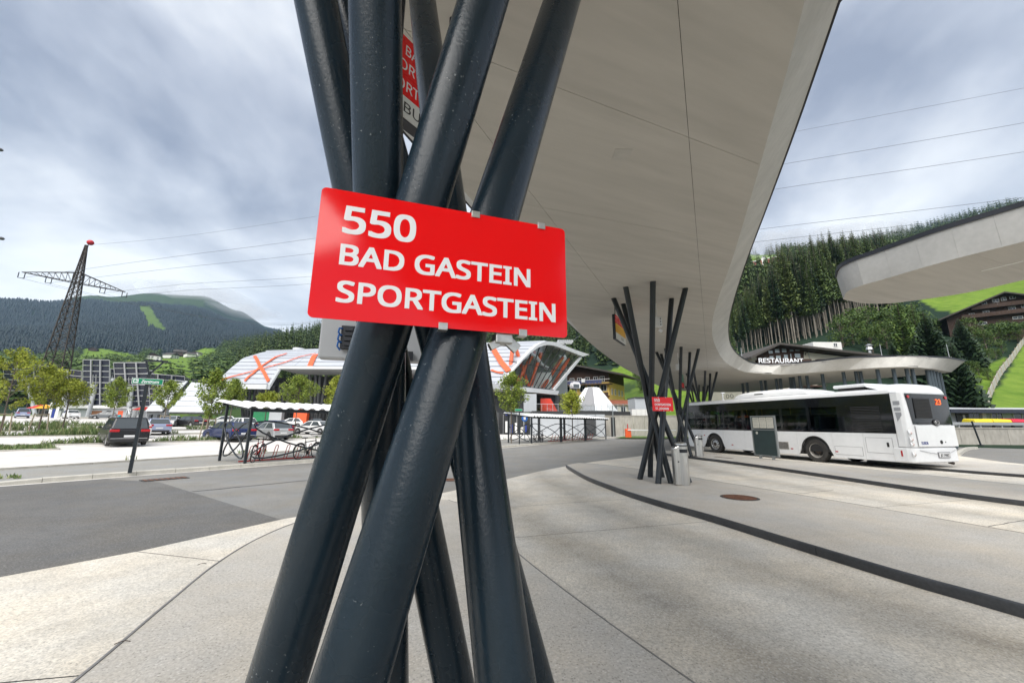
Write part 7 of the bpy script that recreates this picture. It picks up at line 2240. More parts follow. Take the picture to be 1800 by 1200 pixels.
# retaining walls beyond the road
def wall_run(label, a, b, h, th, n, m, z0=-0.4, name='retaining_wall'):
    t = thing(name, label, 'wall', (0, 0, 0))
    a, b = Vector(a), Vector(b); d = (b - a).normalized()
    for k in range(n):
        p, q = a.lerp(b, k / n) + d * 0.015, a.lerp(b, (k + 1) / n) - d * 0.015
        MB().bar((p.x, p.y, (h + z0) / 2), (q.x, q.y, (h + z0) / 2), th, h - z0).build('wall_panel', m, t)
    MB().bar((a.x, a.y, h + 0.06), (b.x, b.y, h + 0.06), th + 0.12, 0.11).build('coping', m, t)
    return t
a, b = at(1064, 743, 58), at(1245, 745, 54)
wall_run('tall grey concrete retaining wall beyond the road behind the second pillar cluster', (a.x, 60, 0), (b.x, 56, 0), at(1100, 731, 58).z, 0.4, 9, m_concwall)
t = thing('white_block_wall', 'white block wall on top of the retaining wall beside the pillars', 'wall', (0, 0, 0))
for k in range(4): pxbox(1111 + k * 8, 719, 1118.6 + k * 8, 730.5, 61, 1.0, 'block', m_whitepl, t)
t = thing('grey_cabin', 'light grey cabin on the wall left of the second pillar cluster', 'cabin', (0, 0, 0))
pxbox(1117, 699, 1142, 719, 64, 4, 'wall', m_greycl, t); pxbox(1116, 697.5, 1143, 699.2, 63.8, 4.4, 'roof', m_anthr, t)
t = thing('steel_gate_post', 'dark upright steel post at the retaining wall start', 'post', (0, 0, 0))
pxbox(1076, 733, 1081, 768, 56, 0.4, 'post', m_dark, t)
p = gp(1085.5, 768, 0); t = thing('slim_post', 'slim grey lamp post in front of the retaining wall', 'post', (p.x, 55, 0))
MB().cyl((0, 0, 0), (0, 0, at(1085, 712, 55).z), 0.07, n=8).build('pole', m_boardframe, t)
p = at(1104, 762, 52); t = thing('barrier', 'white barrier arm on an orange housing before the retaining wall', 'barrier', (p.x, 52, 0))
MB().box((0, 0, 0.55), (0.7, 0.5, 1.1)).build('housing', m_orange, t, bevel=0.04)
MB().cyl((0, 0, 0.9), (0, 0, 1.7), 0.06, n=8).build('beacon_post', m_lampred, t)
MB().box((3.0, -0.3, 0.95), (6.2, 0.06, 0.14)).build('arm', m_white_plastic, t)
vg = [gp(1080, 769.5, 0), gp(1220, 770, 0)]
sheet('verge', [(vg[0].x, vg[0].y), (vg[1].x, vg[1].y), (vg[1].x + 3, vg[1].y + 9), (vg[0].x + 4, vg[0].y + 9)], mat('mown grass', (0.085, 0.14, 0.03), 0.9, var=(0.8, 0.2), var2=(12, 0.2), coord='World'), 0.02, 4.0)

# restaurant
Yr = 62.0
rt = thing('restaurant', 'cream restaurant house with wide dark gable roof and lettering over its balcony', 'restaurant')
X = lambda u, v=640, Y=Yr: at(u, v, Y).x
Z = lambda u, v, Y=Yr: at(u, v, Y).z
xL, xP, xR2 = X(1322), X(1356, 606), X(1522)
zP, zL2, zR2 = Z(1356, 606), Z(1322, 623), Z(1522, 626)
zg = 3.0
MB().prism([(xL, zg - 3), (xR2, zg - 3), (xR2, zR2 - 0.5), (xP, zP - 0.5), (xL, zL2 - 0.5)], 'Y', Yr, Yr + 14).build('wall', m_plaster, rt)
for a_, b_ in (((xP, zP), (X(1307, 630), Z(1307, 630))), ((xP, zP), (X(1531, 626.5), Z(1531, 626.5)))):
    MB().hexa([(a_[0], Yr - 2.0, a_[1] - .35), (b_[0], Yr - 2.0, b_[1] - .35), (b_[0], Yr + 15, b_[1] - .35), (a_[0], Yr + 15, a_[1] - .35), (a_[0], Yr - 2.0, a_[1]), (b_[0], Yr - 2.0, b_[1]), (b_[0], Yr + 15, b_[1]), (a_[0], Yr + 15, a_[1])]).build('roof', m_rooftile, rt)
# timber front with big panes
fr = [(1330, 637), (1412, 636), (1412, 613), (1357, 608.5), (1330, 622)]
MB().prism([(X(u, v), Z(u, v)) for u, v in fr], 'Y', Yr - 0.12, Yr - 0.02).build('timber_front', m_darkwood, rt)
for u0, v0, u1, v1 in ((1333, 628, 1341.5, 636), (1343, 627.5, 1349, 635.5), (1351.5, 615.5, 1361, 622.5), (1363, 612, 1373, 621), (1375.5, 612, 1385.5, 620), (1389, 614, 1397.5, 618.5), (1399, 613.5, 1409, 618), (1352, 625, 1361, 634), (1363.5, 624, 1374, 633), (1377.5, 622.5, 1386.5, 631.5), (1389, 621, 1393, 630), (1397, 620.5, 1409, 629.5)):
    c = ((X(u0) + X(u1)) / 2, Yr - 0.12, (Z(u0, v0) + Z(u1, v1)) / 2)
    window(rt, c, X(u1) - X(u0), Z(u0, v0) - Z(u1, v1), (1, 0, 0), m_winpale, m_darkwood, 0)
MB().box(((X(1328) + X(1413)) / 2, Yr - 0.9, (Z(1370, 630) + Z(1370, 643)) / 2 - 0.2), (X(1413) - X(1328), 1.7, 0.95)).build('balcony', m_darkwood, rt)
put_word('lettering', word('RESTAURANT', X(1398) - X(1322), Z(1370, 632) - Z(1370, 639.5), 0.03, 0.02), m_white_print, rt, frame_matrix((X(1322), Yr - 1.78, Z(1370, 640.5)), (1, 0, 0), (0, 0, 1)))
for u0, v0, u1, v1 in ((1436, 616, 1452, 621), (1434, 632, 1466, 638)):
    MB().box(((X(u0) + X(u1)) / 2, Yr - 0.3, (Z(u0, v0) + Z(u1, v1)) / 2), (X(u1) - X(u0), 0.7, Z(u0, v0) - Z(u1, v1))).build('awning', m_darkwood, rt)
for k in range(1): MB().bar((X(1424), Yr - 0.03, Z(1424, 636)), (X(1424), Yr - 0.03, Z(1424, 613)), 0.06, 0.06).build('downpipe', m_boardframe, rt)
mb = MB()
for dz, dx in ((0, 0), (0.3, 0.25), (0.5, -0.2), (0.15, -0.35)): mb.tube([(X(1417) + dx, Yr - 0.15, Z(1417, 624) + dz), (X(1417) + dx * 2.0, Yr - 0.25, Z(1417, 624) + dz + 0.35)], 0.06, 6)
mb.build('antlers', m_darkwood, rt)
# white roof penthouse
cb = Yr + 3
bx0, bx1, bz0, bz1 = at(1430, 610, cb).x, at(1480, 610, cb).x, at(1455, 622, cb).z, at(1455, 601, cb).z
ph = MB().box(((bx0 + bx1) / 2, cb + 2.5, (bz0 + bz1) / 2), (bx1 - bx0, 5, bz1 - bz0)).build('penthouse', m_whitepl, rt)
window(rt, (at(1468, 606, cb).x, cb, at(1468, 606, cb).z), 0.7, 0.7, (1, 0, 0))
q = at(1529, 618, Yr + 1)
MB().lathe([(0.25, -1.0), (0.22, 0.2), (0.5, 0.35), (0.3, 0.9), (0.6, 1.0), (0.1, 1.3)], (q.x, q.y, q.z), 12).build('chimney_cowl', m_steel, rt)
# ground floor glimpsed under the canopy arm
for k, (u, w_, c) in enumerate(((1395, 8, m_winframe), (1412, 6, m_winframe), (1424, 8, m_winframe), (1444, 7, m_winframe), (1457, 6, m_winframe), (1476, 12, m_yellow_panel), (1493, 8, m_winframe), (1512, 12, m_white_panel), (1531, 14, m_white_panel), (1548, 10, m_winframe), (1568, 8, m_winframe))):
    p = at(u, 688, Yr - 1.5)
    if c is m_winframe: window(rt, (p.x, Yr - 1.0, p.z), w_ * 0.09, 1.4, (1, 0, 0))
    else: MB().box((p.x, Yr - 1.1, p.z), (w_ * 0.09, 0.08, 0.9)).build('poster', c, rt)
MB().box(((X(1385) + X(1580)) / 2, Yr - 0.6, (Z(1480, 682) + zg) / 2 - 1.5), (X(1580) - X(1385), 0.7, Z(1480, 682) - zg + 3)).build('base_wall', m_whitepl, rt)
MB().box(((X(1385) + X(1585)) / 2, Yr - 1.2, Z(1480, 681)), (X(1585) - X(1385), 2.2, 0.25)).build('terrace_slab', m_darkwood, rt)

# chalet on the slope at right
Yc = 85.0
ch = thing('chalet', 'dark timber chalet with balcony and wide eaves on the slope at the right edge', 'chalet')
xc = lambda u: at(u, 550, Yc).x
zc = lambda u, v: at(u, v, Yc).z
xa, xp, xe = at(1700, 560, Yc).x, at(1761, 515, Yc).x, at(1828, 560, Yc).x
zpk, zbase = zc(1761, 516), zc(1761, 574)
kk = (zpk - zc(1688, 549)) / (xp - at(1688, 549, Yc).x)
zwl = zpk - kk * (xp - xa)
MB().prism([(xa, zbase - 4), (xe, zbase - 4), (xe, zpk - kk * (xe - xp) - .3), (xp, zpk - .3), (xa, zwl - .3)], 'Y', Yc, Yc + 11).build('wall', m_darkwood, ch)
for sx in (-1, 1):
    x2 = xp + sx * (xp - at(1685, 551, Yc).x); z2 = zpk - kk * abs(x2 - xp)
    MB().hexa([(xp, Yc - 2, zpk - .3), (x2, Yc - 2, z2 - .3), (x2, Yc + 12, z2 - .3), (xp, Yc + 12, zpk - .3), (xp, Yc - 2, zpk + .02), (x2, Yc - 2, z2 + .02), (x2, Yc + 12, z2 + .02), (xp, Yc + 12, zpk + .02)]).build('roof', m_rooftile, ch)
for u, v, w_, h_ in ((1742, 528.5, 0.8, 0.6), (1755, 526.5, 1.0, 0.8), (1764, 525.5, 0.8, 0.8), (1774, 525, 0.9, 0.6), (1729, 547, 0.9, 1.0), (1746, 546, 1.0, 1.1), (1775, 543, 1.1, 0.8), (1788, 541, 0.8, 0.9), (1743, 563.5, 1.4, 0.6), (1783, 560, 1.5, 0.6), (1796, 559.5, 0.8, 0.6)):
    window(ch, (at(u, v, Yc).x, Yc, zc(u, v)), w_, h_, (1, 0, 0))
mb = MB().lathe([(0.28, 0), (0.28, -0.05)], (at(1757, 533, Yc).x, Yc - 0.05, zc(1757, 533)), 14, 'Y'); mb.build('plaque', m_winframe, ch)
for va, vb, nm in ((553, 547.5, 'balcony'), (539, 533.5, 'balcony')):
    p0, p1 = at(1728 if va > 545 else 1738, va, Yc - 1.2), at(1822, va, Yc - 1.2)
    zb = zc(1760, va); MB().box(((p0.x + p1.x) / 2, Yc - 0.65, zb), (p1.x - p0.x, 1.3, 0.15)).build(nm, m_darkwood, ch)
    n_ = 16
    for k in range(n_): MB().box((p0.x + (p1.x - p0.x) * (k + .5) / n_, Yc - 1.24, zb + 0.48), ((p1.x - p0.x) / n_ - 0.03, 0.05, 0.72)).build('balcony_board', m_darkwood, ch)
cC = Vector((xp, Yc, 0))
ch.matrix_world = Matrix.Translation(cC) @ Matrix.Rotation(math.radians(-40), 4, 'Z') @ Matrix.Translation(-cC)
m_hedge = [mat('hedge leaf %d' % i, c, 0.7) for i, c in enumerate(((0.055, 0.10, 0.02), (0.035, 0.07, 0.015), (0.09, 0.15, 0.03)))]
mb = MB(); rh = random.Random(31)
for k in range(60):
    u = 1733 + k * 1.8; p = at(u, 574 - (k * 0.12), Yc - 6)
    leaf_quads(mb, Vector((p.x, p.y, p.z - 0.3)), 0.9, 34, 0.35, rh)
tag(mb.build('hedge', m_hedge, fix=False), 'clipped green hedge in front of the dark chalet', 'hedge')

# low depot at the right edge with containers behind a concrete wall
Yd = 47.0
dp = thing('depot', 'low grey depot with flat metal roof behind the coloured containers at the right edge', 'building', (0, 0, 0))
pxbox(1680, 722, 1960, 790, Yd, 8, 'wall', m_greycl, dp)
a, b = at(1668, 722, Yd - 1.4), at(1990, 708, Yd - 1.4)
zr0 = at(1700, 723, Yd).z
MB().box(((a.x + b.x) / 2, Yd + 3.6, zr0), (b.x - a.x, 10.4, 0.42)).build('roof_fascia', mat('dark blue fascia', (0.02, 0.024, 0.04), 0.4), dp)
for k in range(26):
    x = a.x + (b.x - a.x) * (k + .5) / 26
    MB().hexa([(x - .42, Yd - 1.5, zr0 + .215), (x + .42, Yd - 1.5, zr0 + .215), (x + .42, Yd + 8.5, zr0 + 0.95), (x - .42, Yd + 8.5, zr0 + 0.95), (x - .42, Yd - 1.5, zr0 + .26), (x + .42, Yd - 1.5, zr0 + .26), (x + .42, Yd + 8.5, zr0 + 1.0), (x - .42, Yd + 8.5, zr0 + 1.0)]).build('roof_sheet', m_slope, dp)
for u, w_ in ((1712, 1.1), (1752, 1.1), (1796, 1.6)):
    p = at(u, 733, Yd); window(dp, (p.x, Yd, p.z), w_ * 1.3, 1.3, (1, 0, 0))
p = at(1684, 735, Yd); MB().box((p.x + 0.5, Yd - 0.06, p.z - 0.2), (1.5, 0.1, 2.2)).build('door', m_anthr, dp); MB().box((p.x + 0.6, Yd - 0.12, p.z), (0.25, 0.04, 0.8)).build('notice', m_white_panel, dp)
p = at(1728, 736, Yd); MB().box((p.x, Yd - 0.1, p.z - 0.3), (0.5, 0.2, 2.4)).build('pilaster', m_whitepl, dp)
t = thing('garage', 'plain grey garage block behind the rear corner of the bus', 'garage', (0, 0, 0))
pxbox(1655, 696, 1693, 740, 54, 6, 'wall', mat('grey render', (0.24, 0.245, 0.25), 0.7, var=(0.6, 0.06)), t); pxbox(1654, 694, 1694, 696.2, 53.8, 6.5, 'roof', m_anthr, t); pxbox(1660, 712, 1685, 740, 53.9, 0.08, 'gate', m_anthr, t)
m_contyel, m_contred = mat('yellow container lid', (0.78, 0.62, 0.03), 0.4), mat('red container lid', (0.62, 0.02, 0.05), 0.4)
for i, (u, m_, lab) in enumerate(((1717, m_contyel, 'yellow lidded waste container nearest the bus'), (1750, m_contyel, 'yellow lidded waste container between the other two'), (1783, m_contred, 'red lidded waste container at the right edge'))):
    p = at(u, 739, 44.2); t = thing('waste_container', lab, 'container', (p.x, 44.2, 0.0), 0, 'waste containers behind the wall')
    MB().hexa([(-0.75, -0.5, 0.2), (0.75, -0.5, 0.2), (0.75, 0.5, 0.2), (-0.75, 0.5, 0.2), (-0.9, -0.6, p.z - 0.2), (0.9, -0.6, p.z - 0.2), (0.9, 0.6, p.z - 0.2), (-0.9, 0.6, p.z - 0.2)]).build('bin_body', m_anthr, t, bevel=0.04)
    MB().hexa([(-1.0, -0.7, p.z - 0.19), (1.0, -0.7, p.z - 0.19), (1.0, 0.7, p.z - 0.19), (-1.0, 0.7, p.z - 0.19), (-0.95, -0.62, p.z + 0.10), (0.95, -0.62, p.z + 0.10), (0.95, 0.5, p.z + 0.22), (-0.95, 0.5, p.z + 0.22)]).build('lid', m_, t, bevel=0.05)
    for sx in (-0.6, 0.6): MB().lathe([(0.12, -0.04), (0.12, 0.04)], (sx, -0.3, 0.12), 10, 'X').build('wheel', m_tyre, t)
Yw = 41.0
a, b = at(1640, 752, Yw), at(2100, 752, Yw)
wall_run('low weathered concrete wall across the road at the right edge', (a.x, Yw, 0), (b.x, Yw, 0), at(1740, 753, Yw).z, 0.35, 11, m_concwall, -0.3, 'concrete_wall')
gr_ = thing('guard_rail', 'grey steel guard rail on the concrete wall in front of the containers', 'guard rail', (0, 0, 0))
zt = at(1740, 753, Yw).z + 0.12
for k in range(14): MB().box((a.x + 0.5 + k * 2.2, Yw, zt + 0.22), (0.08, 0.1, 0.5)).build('post', m_galv, gr_)
MB().box(((a.x + b.x) / 2, Yw - 0.08, zt + 0.36), (b.x - a.x, 0.06, 0.28)).build('rail', m_galv, gr_, bevel=0.02)
p = at(1722, 772, 38); t = thing('short_lamp', 'short dark pole on a foot in front of the concrete wall', 'pole', (p.x, 38, LANE))
MB().bar((0, 0, 0), (-0.35, 0, at(1718, 740, 38).z - LANE), 0.09, 0.09).build('pole', m_pole_far, t); MB().cyl((0, 0, 0), (0, 0, 0.1), 0.22, n=10).build('foot', m_pole_far, t)
# curved kerb at the far end of the bus lane
kk_ = [gp(1684, 801, LANE), gp(1692, 794, LANE), gp(1702, 790, LANE), gp(1716, 789, LANE)]
for a_, b_ in zip(kk_[:-1], kk_[1:]):
    MB().bar((a_.x, a_.y, -0.06), (b_.x, b_.y, -0.06), 0.22, 0.24).build('kerb_stone', m_granite, kerb_root)

# pale board fence climbing the slope
fn = thing('slope_fence', 'pale wooden board fence climbing the grass slope at the right', 'fence', (0, 0, 0))
FP = [(1736, 706, 52), (1748, 688, 57), (1762, 667, 63), (1778, 645, 69), (1790, 626, 75), (1806, 603, 82), (1830, 575, 90)]
FPs = even_line([Vector((at(u, v, Y).x, Y, terrain_z(at(u, v, Y).x, Y))) for u, v, Y in FP], 19, 1)
for a_, b_ in zip(FPs[:-1], FPs[1:]):
    za, zb = terrain_z(a_.x, a_.y), terrain_z(b_.x, b_.y)
    for k in range(3): MB().bar((a_.x, a_.y, za + 0.25 + k * 0.36), (b_.x, b_.y, zb + 0.25 + k * 0.36), 0.06, 0.32).build('board', mat('silvered boards', (0.40, 0.38, 0.35), 0.8, var=(2, 0.15)), fn)
for a_ in FPs: MB().box((a_.x, a_.y, terrain_z(a_.x, a_.y) + 0.6), (0.14, 0.14, 1.6)).build('post', m_stake, fn)

# small houses far off
def house(label, u, v, r0, w, d, h, rz, m_w=None, m_r=None, group='far houses'):
    p = hill_hit(u, v, r0)
    t = thing('house', label, 'house', (p.x, p.y, p.z - 0.5), rz, group)
    MB().box((0, 0, h / 2), (w, d, h)).build('wall', m_w or m_whitepl, t)
    rh_ = w * 0.24
    MB().prism([(-w / 2 - 1, h - 0.3), (0, h + rh_), (w / 2 + 1, h - 0.3), (w / 2 + 1, h), (0, h + rh_ + 0.4), (-w / 2 - 1, h)], 'Y', -d / 2 - 1.2, d / 2 + 1.2).build('roof', m_r or m_rooftile, t)
    MB().prism([(-w / 2, h), (w / 2, h), (0, h + rh_)], 'Y', -d / 2, d / 2).build('gable', m_darkwood, t)
    for i in range(3):
        for j in range(2): MB().box((-w / 3 + i * w / 3, -d / 2 - 0.02, h * (0.3 + 0.4 * j)), (w * 0.12, 0.08, h * 0.2)).build('window', m_winglass, t)
    return t
for i, (u, v, w_, lab) in enumerate(((268, 635, 15, 'white farmhouse lowest in the hamlet on the meadow'), (256, 631, 11, 'small white house left of the hamlet farmhouse'), (300, 630, 13, 'house with grey roof in the middle of the hamlet'), (316, 626, 16, 'dark roofed barn house highest in the hamlet'), (333, 629, 13, 'house right of the barn in the hamlet'), (346, 627, 12, 'rightmost house of the hamlet'), (164, 618, 9, 'tiny hut alone on the bright far meadow'))):
    house(lab, u, v, 200, w_ * 1.15, w_ * 1.0, w_ * 0.42, 0.6 + i * 0.5, m_darkwood if i in (3, 6) else m_whitepl)
p = hill_hit(1347, 470, 200)
ms = thing('mountain_station', 'salmon red mountain station with pale tower high on the wooded slope', 'building', (p.x, p.y, p.z), -0.55)
L_ = 48 * p.y / FPX
for s, w_, z_ in ((-0.32, 0.40, 0.1), (0.30, 0.46, 0.12)):
    MB().box((s * L_, 0, L_ * (z_ + 0.07)), (w_ * L_, L_ * 0.2, L_ * 0.17)).build('wing', mat('salmon plaster', (0.52, 0.16, 0.12), 0.7), ms)
    MB().box((s * L_, 0, L_ * (z_ + 0.17)), (w_ * L_ * 1.05, L_ * 0.24, L_ * 0.03)).build('roof', m_white_panel, ms)
    for k in range(4): MB().box((s * L_ + (k - 1.5) * w_ * L_ * 0.22, -L_ * 0.101, L_ * (z_ + 0.07)), (w_ * L_ * 0.1, 0.1, L_ * 0.06)).build('window', m_winglass, ms)
MB().box((-0.05 * L_, 0, L_ * 0.14), (L_ * 0.18, L_ * 0.18, L_ * 0.4)).build('tower', m_whitepl, ms); MB().box((-0.05 * L_, 0, L_ * 0.36), (L_ * 0.12, L_ * 0.12, L_ * 0.10)).build('tower_head', m_greycl, ms)
house('white house low on the slope beside the canopy edge', 1299, 502, 120, 12, 10, 5, 0.3)
# ================================================================== terrain mesh, forests, air
def meadow_mask(x, y, r, th, z):
    """share of open grass at a place: clearings surveyed from the photograph"""
    p = project((x, y, z)); u, v = p
    n = 5 * noise.noise(Vector((x / 40, y / 40, 9))) * (1 + r / 900)
    def inside(poly):
        c = False
        for i in range(len(poly)):
            (x0, y0), (x1, y1) = poly[i], poly[i - 1]
            if (y0 > v) != (y1 > v) and u < (x1 - x0) * (v - y0) / (y1 - y0) + x0: c = not c
        return c
    if y < 1: return 0.3
    if r > 1400:
        if inside([(243, 538), (264, 538), (272, 552), (277, 560), (286, 573), (299, 584), (310, 598), (303, 602), (284, 590), (266, 578), (257, 570), (254, 556), (246, 549)]): return 0.6
        if inside([(322, 594), (327, 606), (331, 617), (329, 618), (322, 606)]): return 0.7
        if v < 536 + n * 1.2 and r > 1900: return 0.16
        return 0.0
    if r < 170 and u < 1150: return 0.55 if noise.noise(Vector((x / 25, y / 25, 2))) > -0.2 else 0.2
    for poly in ([(35, 640), (80, 626), (100, 624), (60, 640)], [(122, 654), (148, 612), (180, 613), (228, 622), (252, 628), (238, 642), (190, 646), (160, 656)], [(244, 664), (256, 634), (288, 628), (328, 622), (358, 612), (388, 614), (368, 640), (330, 652), (290, 664)], [(255, 684), (270, 648), (298, 646), (336, 656), (350, 676)],
                 [(1060, 655), (1100, 640), (1135, 660), (1250, 672), (1290, 690), (1290, 740), (1060, 740)], [(1285, 530), (1300, 508), (1306, 515), (1300, 530)], [(1316, 448), (1376, 448), (1378, 474), (1350, 500), (1326, 502)],
                 [(1600, 520), (1660, 505), (1760, 495), (1900, 470), (1900, 560), (1690, 552), (1650, 545)], [(1738, 706), (1800, 606), (1950, 560), (2200, 780), (1738, 780)], [(1690, 660), (1736, 640), (1776, 620), (1740, 690), (1700, 700)]):
        if inside(poly): return 1.0
    return 0.0
def hill_mat():
    m = bpy.data.materials.new('hillside'); m.use_nodes = True
    N, L = m.node_tree.nodes, m.node_tree.links
    b = N['Principled BSDF']; b.inputs['Roughness'].default_value = 0.95; b.inputs['Specular IOR Level'].default_value = 0.1
    g = N.new('ShaderNodeNewGeometry')
    def nz(s, d=5, r=0.6):
        t = N.new('ShaderNodeTexNoise'); t.inputs['Scale'].default_value = s; t.inputs['Detail'].default_value = d; t.inputs['Roughness'].default_value = r; L.new(g.outputs['Position'], t.inputs['Vector']); return t.outputs[0]
    def ramp(x, cols):
        t = N.new('ShaderNodeValToRGB'); e = t.color_ramp.elements
        e[0].position, e[0].color = cols[0][0], (*cols[0][1], 1); e[1].position, e[1].color = cols[-1][0], (*cols[-1][1], 1)
        for p, c in cols[1:-1]: q = e.new(p); q.color = (*c, 1)
        L.new(x, t.inputs[0]); return t.outputs[0]
    def mix(f, a, b_):
        t = N.new('ShaderNodeMix'); t.data_type = 'RGBA'; L.new(f, t.inputs[0]); L.new(a, t.inputs[6]); L.new(b_, t.inputs[7]); return t.outputs[2]
    forest = ramp(nz(0.02, 8, 0.7), [(0.3, (0.010, 0.021, 0.016)), (0.5, (0.016, 0.032, 0.020)), (0.72, (0.032, 0.054, 0.026))])
    grass = mix(nz(0.9, 4), ramp(nz(0.05, 6, 0.65), [(0.3, (0.085, 0.16, 0.02)), (0.7, (0.16, 0.26, 0.03))]), ramp(nz(0.4, 5), [(0.3, (0.06, 0.12, 0.018)), (0.7, (0.19, 0.25, 0.05))]))
    at_ = N.new('ShaderNodeAttribute'); at_.attribute_name = 'meadow'
    L.new(mix(at_.outputs['Fac'], forest, grass), b.inputs['Base Color'])
    return m
ths, rs_ = [], [0.0, 3, 8, 16, 26, 38]
a = -math.pi
while a < math.pi - 1e-6:
    ths.append(a); a += math.radians(0.30) if math.radians(-66) < a < math.radians(66) else math.radians(4)
r = 45.0
while r < 3900: rs_.append(r); r *= 1.026 if r < 600 else 1.018
rs_ += [4050]
nT, nR = len(ths), len(rs_)
vv = np.zeros((nT * nR, 3)); mk_ = np.zeros(nT * nR)
for i, th in enumerate(ths):
    s_, c_ = math.sin(th), math.cos(th)
    for j, r in enumerate(rs_):
        x, y = r * s_, r * c_
        thc = th
        if abs(th) > math.radians(100): z = -0.15
        else:
            z = terrain_z(x, y)
            if abs(th) > math.radians(70): z = z * (1 - (abs(th) - math.radians(70)) / math.radians(30)) + -0.15 * ((abs(th) - math.radians(70)) / math.radians(30))
        vv[i * nR + j] = (x, y, z)
        mk_[i * nR + j] = meadow_mask(x, y, r, th, z) if r > 40 and abs(th) < math.radians(75) else 0.35
faces = []
for i in range(nT):
    i2 = (i + 1) % nT
    for j in range(nR - 1): faces.append((i * nR + j, i2 * nR + j, i2 * nR + j + 1, i * nR + j + 1))
me = bpy.data.meshes.new('terrain'); me.from_pydata(vv.tolist(), [], faces)
at_ = me.attributes.new('meadow', 'FLOAT', 'POINT'); at_.data.foreach_set('value', mk_.astype(np.float32))
me.materials.append(hill_mat()); me.shade_smooth()
bm = bmesh.new(); bm.from_mesh(me); bmesh.ops.recalc_face_normals(bm, faces=bm.faces)
if sum(f.normal.z for f in bm.faces) < 0: bmesh.ops.reverse_faces(bm, faces=bm.faces)
bm.to_mesh(me); bm.free()
ter = bpy.data.objects.new('terrain', me); COL.objects.link(ter); ter['kind'] = 'structure'

# ---- conifers and broadleaf trees
def conifer(h, base, width, rr, whorls, per, key, spray=1.0, drop=0.25, trunk_r=0.16, dead=0):
    tr = MB().tube([(0, 0, -1.0), (rr.uniform(-.1, .1), rr.uniform(-.1, .1), h * 0.5), (0, 0, h)], [trunk_r, trunk_r * 0.72, 0.02], 7)
    for _ in range(dead):
        z = h * rr.uniform(0.15, base / h + 0.05); a = rr.uniform(0, 6.28); l = rr.uniform(0.5, 1.6)
        tr.tube([(0, 0, z), (math.cos(a) * l, math.sin(a) * l, z - l * 0.25)], [0.03, 0.008], 4)
    cr_ = MB()
    for k in range(whorls):
        t = k / (whorls - 1); z = base + (h - base) * t
        L = width / 2 * ((1 - t) ** 0.85 * 0.95 + 0.04) * (0.55 + 0.45 * min(1, t * 5 + 0.25))
        for q in range(per):
            a = q * 2 * math.pi / per + k * 1.7 + rr.uniform(-.35, .35)
            l = L * rr.uniform(0.62, 1.22)
            d = Vector((math.cos(a), math.sin(a), 0)); sd = Vector((-d.y, d.x, 0))
            dr = drop * rr.uniform(0.4, 1.6) * (1 - 0.7 * t)
            ns = 3 if l > 0.9 else 2
            for s in range(ns):
                f0, f1 = s / ns, (s + 1) / ns
                p0 = Vector((0, 0, z)) + d * l * f0 + Vector((0, 0, -dr * l * f0 + rr.uniform(-.1, .1)))
                p1 = Vector((0, 0, z)) + d * l * f1 + Vector((0, 0, -dr * l * f1 ** 1.4))
                w = l * (0.30 if s else 0.16) * (1.05 - 0.55 * f0) * spray
                mi = 0 if rr.random() < 0.55 else (1 if rr.random() < 0.6 else 2)
                hang = Vector((0, 0, -0.22 * l * spray * rr.uniform(.5, 1.4)))
                cr_.add([p0, p0.lerp(p1, 0.6) + sd * w + hang, p1, p0.lerp(p1, 0.6) - sd * w + hang], [(0, 1, 2), (0, 2, 3)], mi)
    return tr, cr_
def broadleaf(h, w, rr, key, n=22, leaf=0.42, per=60, low=0.2):
    tr = MB().tube([(0, 0, -0.8), (0.1, 0, h * 0.3), (0, 0.1, h * 0.75)], [0.22, 0.16, 0.04], 7)
    cr_ = MB()
    for i in range(n):
        t = rr.random(); a = rr.uniform(0, 6.28); z = h * (low + (0.95 - low) * t)
        rad = w / 2 * math.sqrt(max(0.03, 1 - ((t - 0.42) / 0.62) ** 2)) * rr.uniform(0.35, 0.95)
        c = Vector((math.cos(a) * rad, math.sin(a) * rad, z))
        tr.tube([(0, 0, z * 0.6), c], [0.06, 0.01], 4)
        leaf_quads(cr_, c, w * rr.uniform(0.13, 0.22), per, leaf, rr)
    return tr, cr_
def make_tree(name, label, cat, tr, cr_, key, group, bark=None):
    t = thing(name, label, cat, (0, 0, 0), 0, group)
    tr.build('trunk', bark or m_bark, t, smooth=60)
    cr_.build('crown', m_leaf[key], t, fix=False)
    return t
m_palebark = mat('pale spruce bark', (0.21, 0.185, 0.15), 0.85, var=(2.5, 0.35), stretch=(1, 1, 0.25))
def place(proto_list, used, x, y, s, label, zoff=0.0):
    k = rnd.randrange(len(proto_list)); pr = proto_list[k]
    loc = (x, y, terrain_z(x, y) + zoff); rz = rnd.uniform(0, 6.28)
    if k not in used:
        used.add(k); pr.location = loc; pr.rotation_euler = (0, 0, rz); pr.scale = (s,) * 3; pr['label'] = label; return pr
    c = pr.copy(); COL.objects.link(c)
    for ch in KIDS[pr.name]:
        q = ch.copy(); COL.objects.link(q); q.parent = c
    c.location = loc; c.rotation_euler = (0, 0, rz); c.scale = (s * rnd.uniform(.94, 1.06), s * rnd.uniform(.94, 1.06), s); c['label'] = label
    return c
KIDS = {}
def ordinal(n):
    ones = ['', 'first', 'second', 'third', 'fourth', 'fifth', 'sixth', 'seventh', 'eighth', 'ninth', 'tenth', 'eleventh', 'twelfth', 'thirteenth', 'fourteenth', 'fifteenth', 'sixteenth', 'seventeenth', 'eighteenth', 'nineteenth']
    tens = {2: ('twentieth', 'twenty'), 3: ('thirtieth', 'thirty'), 4: ('fortieth', 'forty'), 5: ('fiftieth', 'fifty'), 6: ('sixtieth', 'sixty')}
    if n < 20: return ones[n]
    return tens[n // 10][0] if n % 10 == 0 else tens[n // 10][1] + '-' + ones[n % 10]
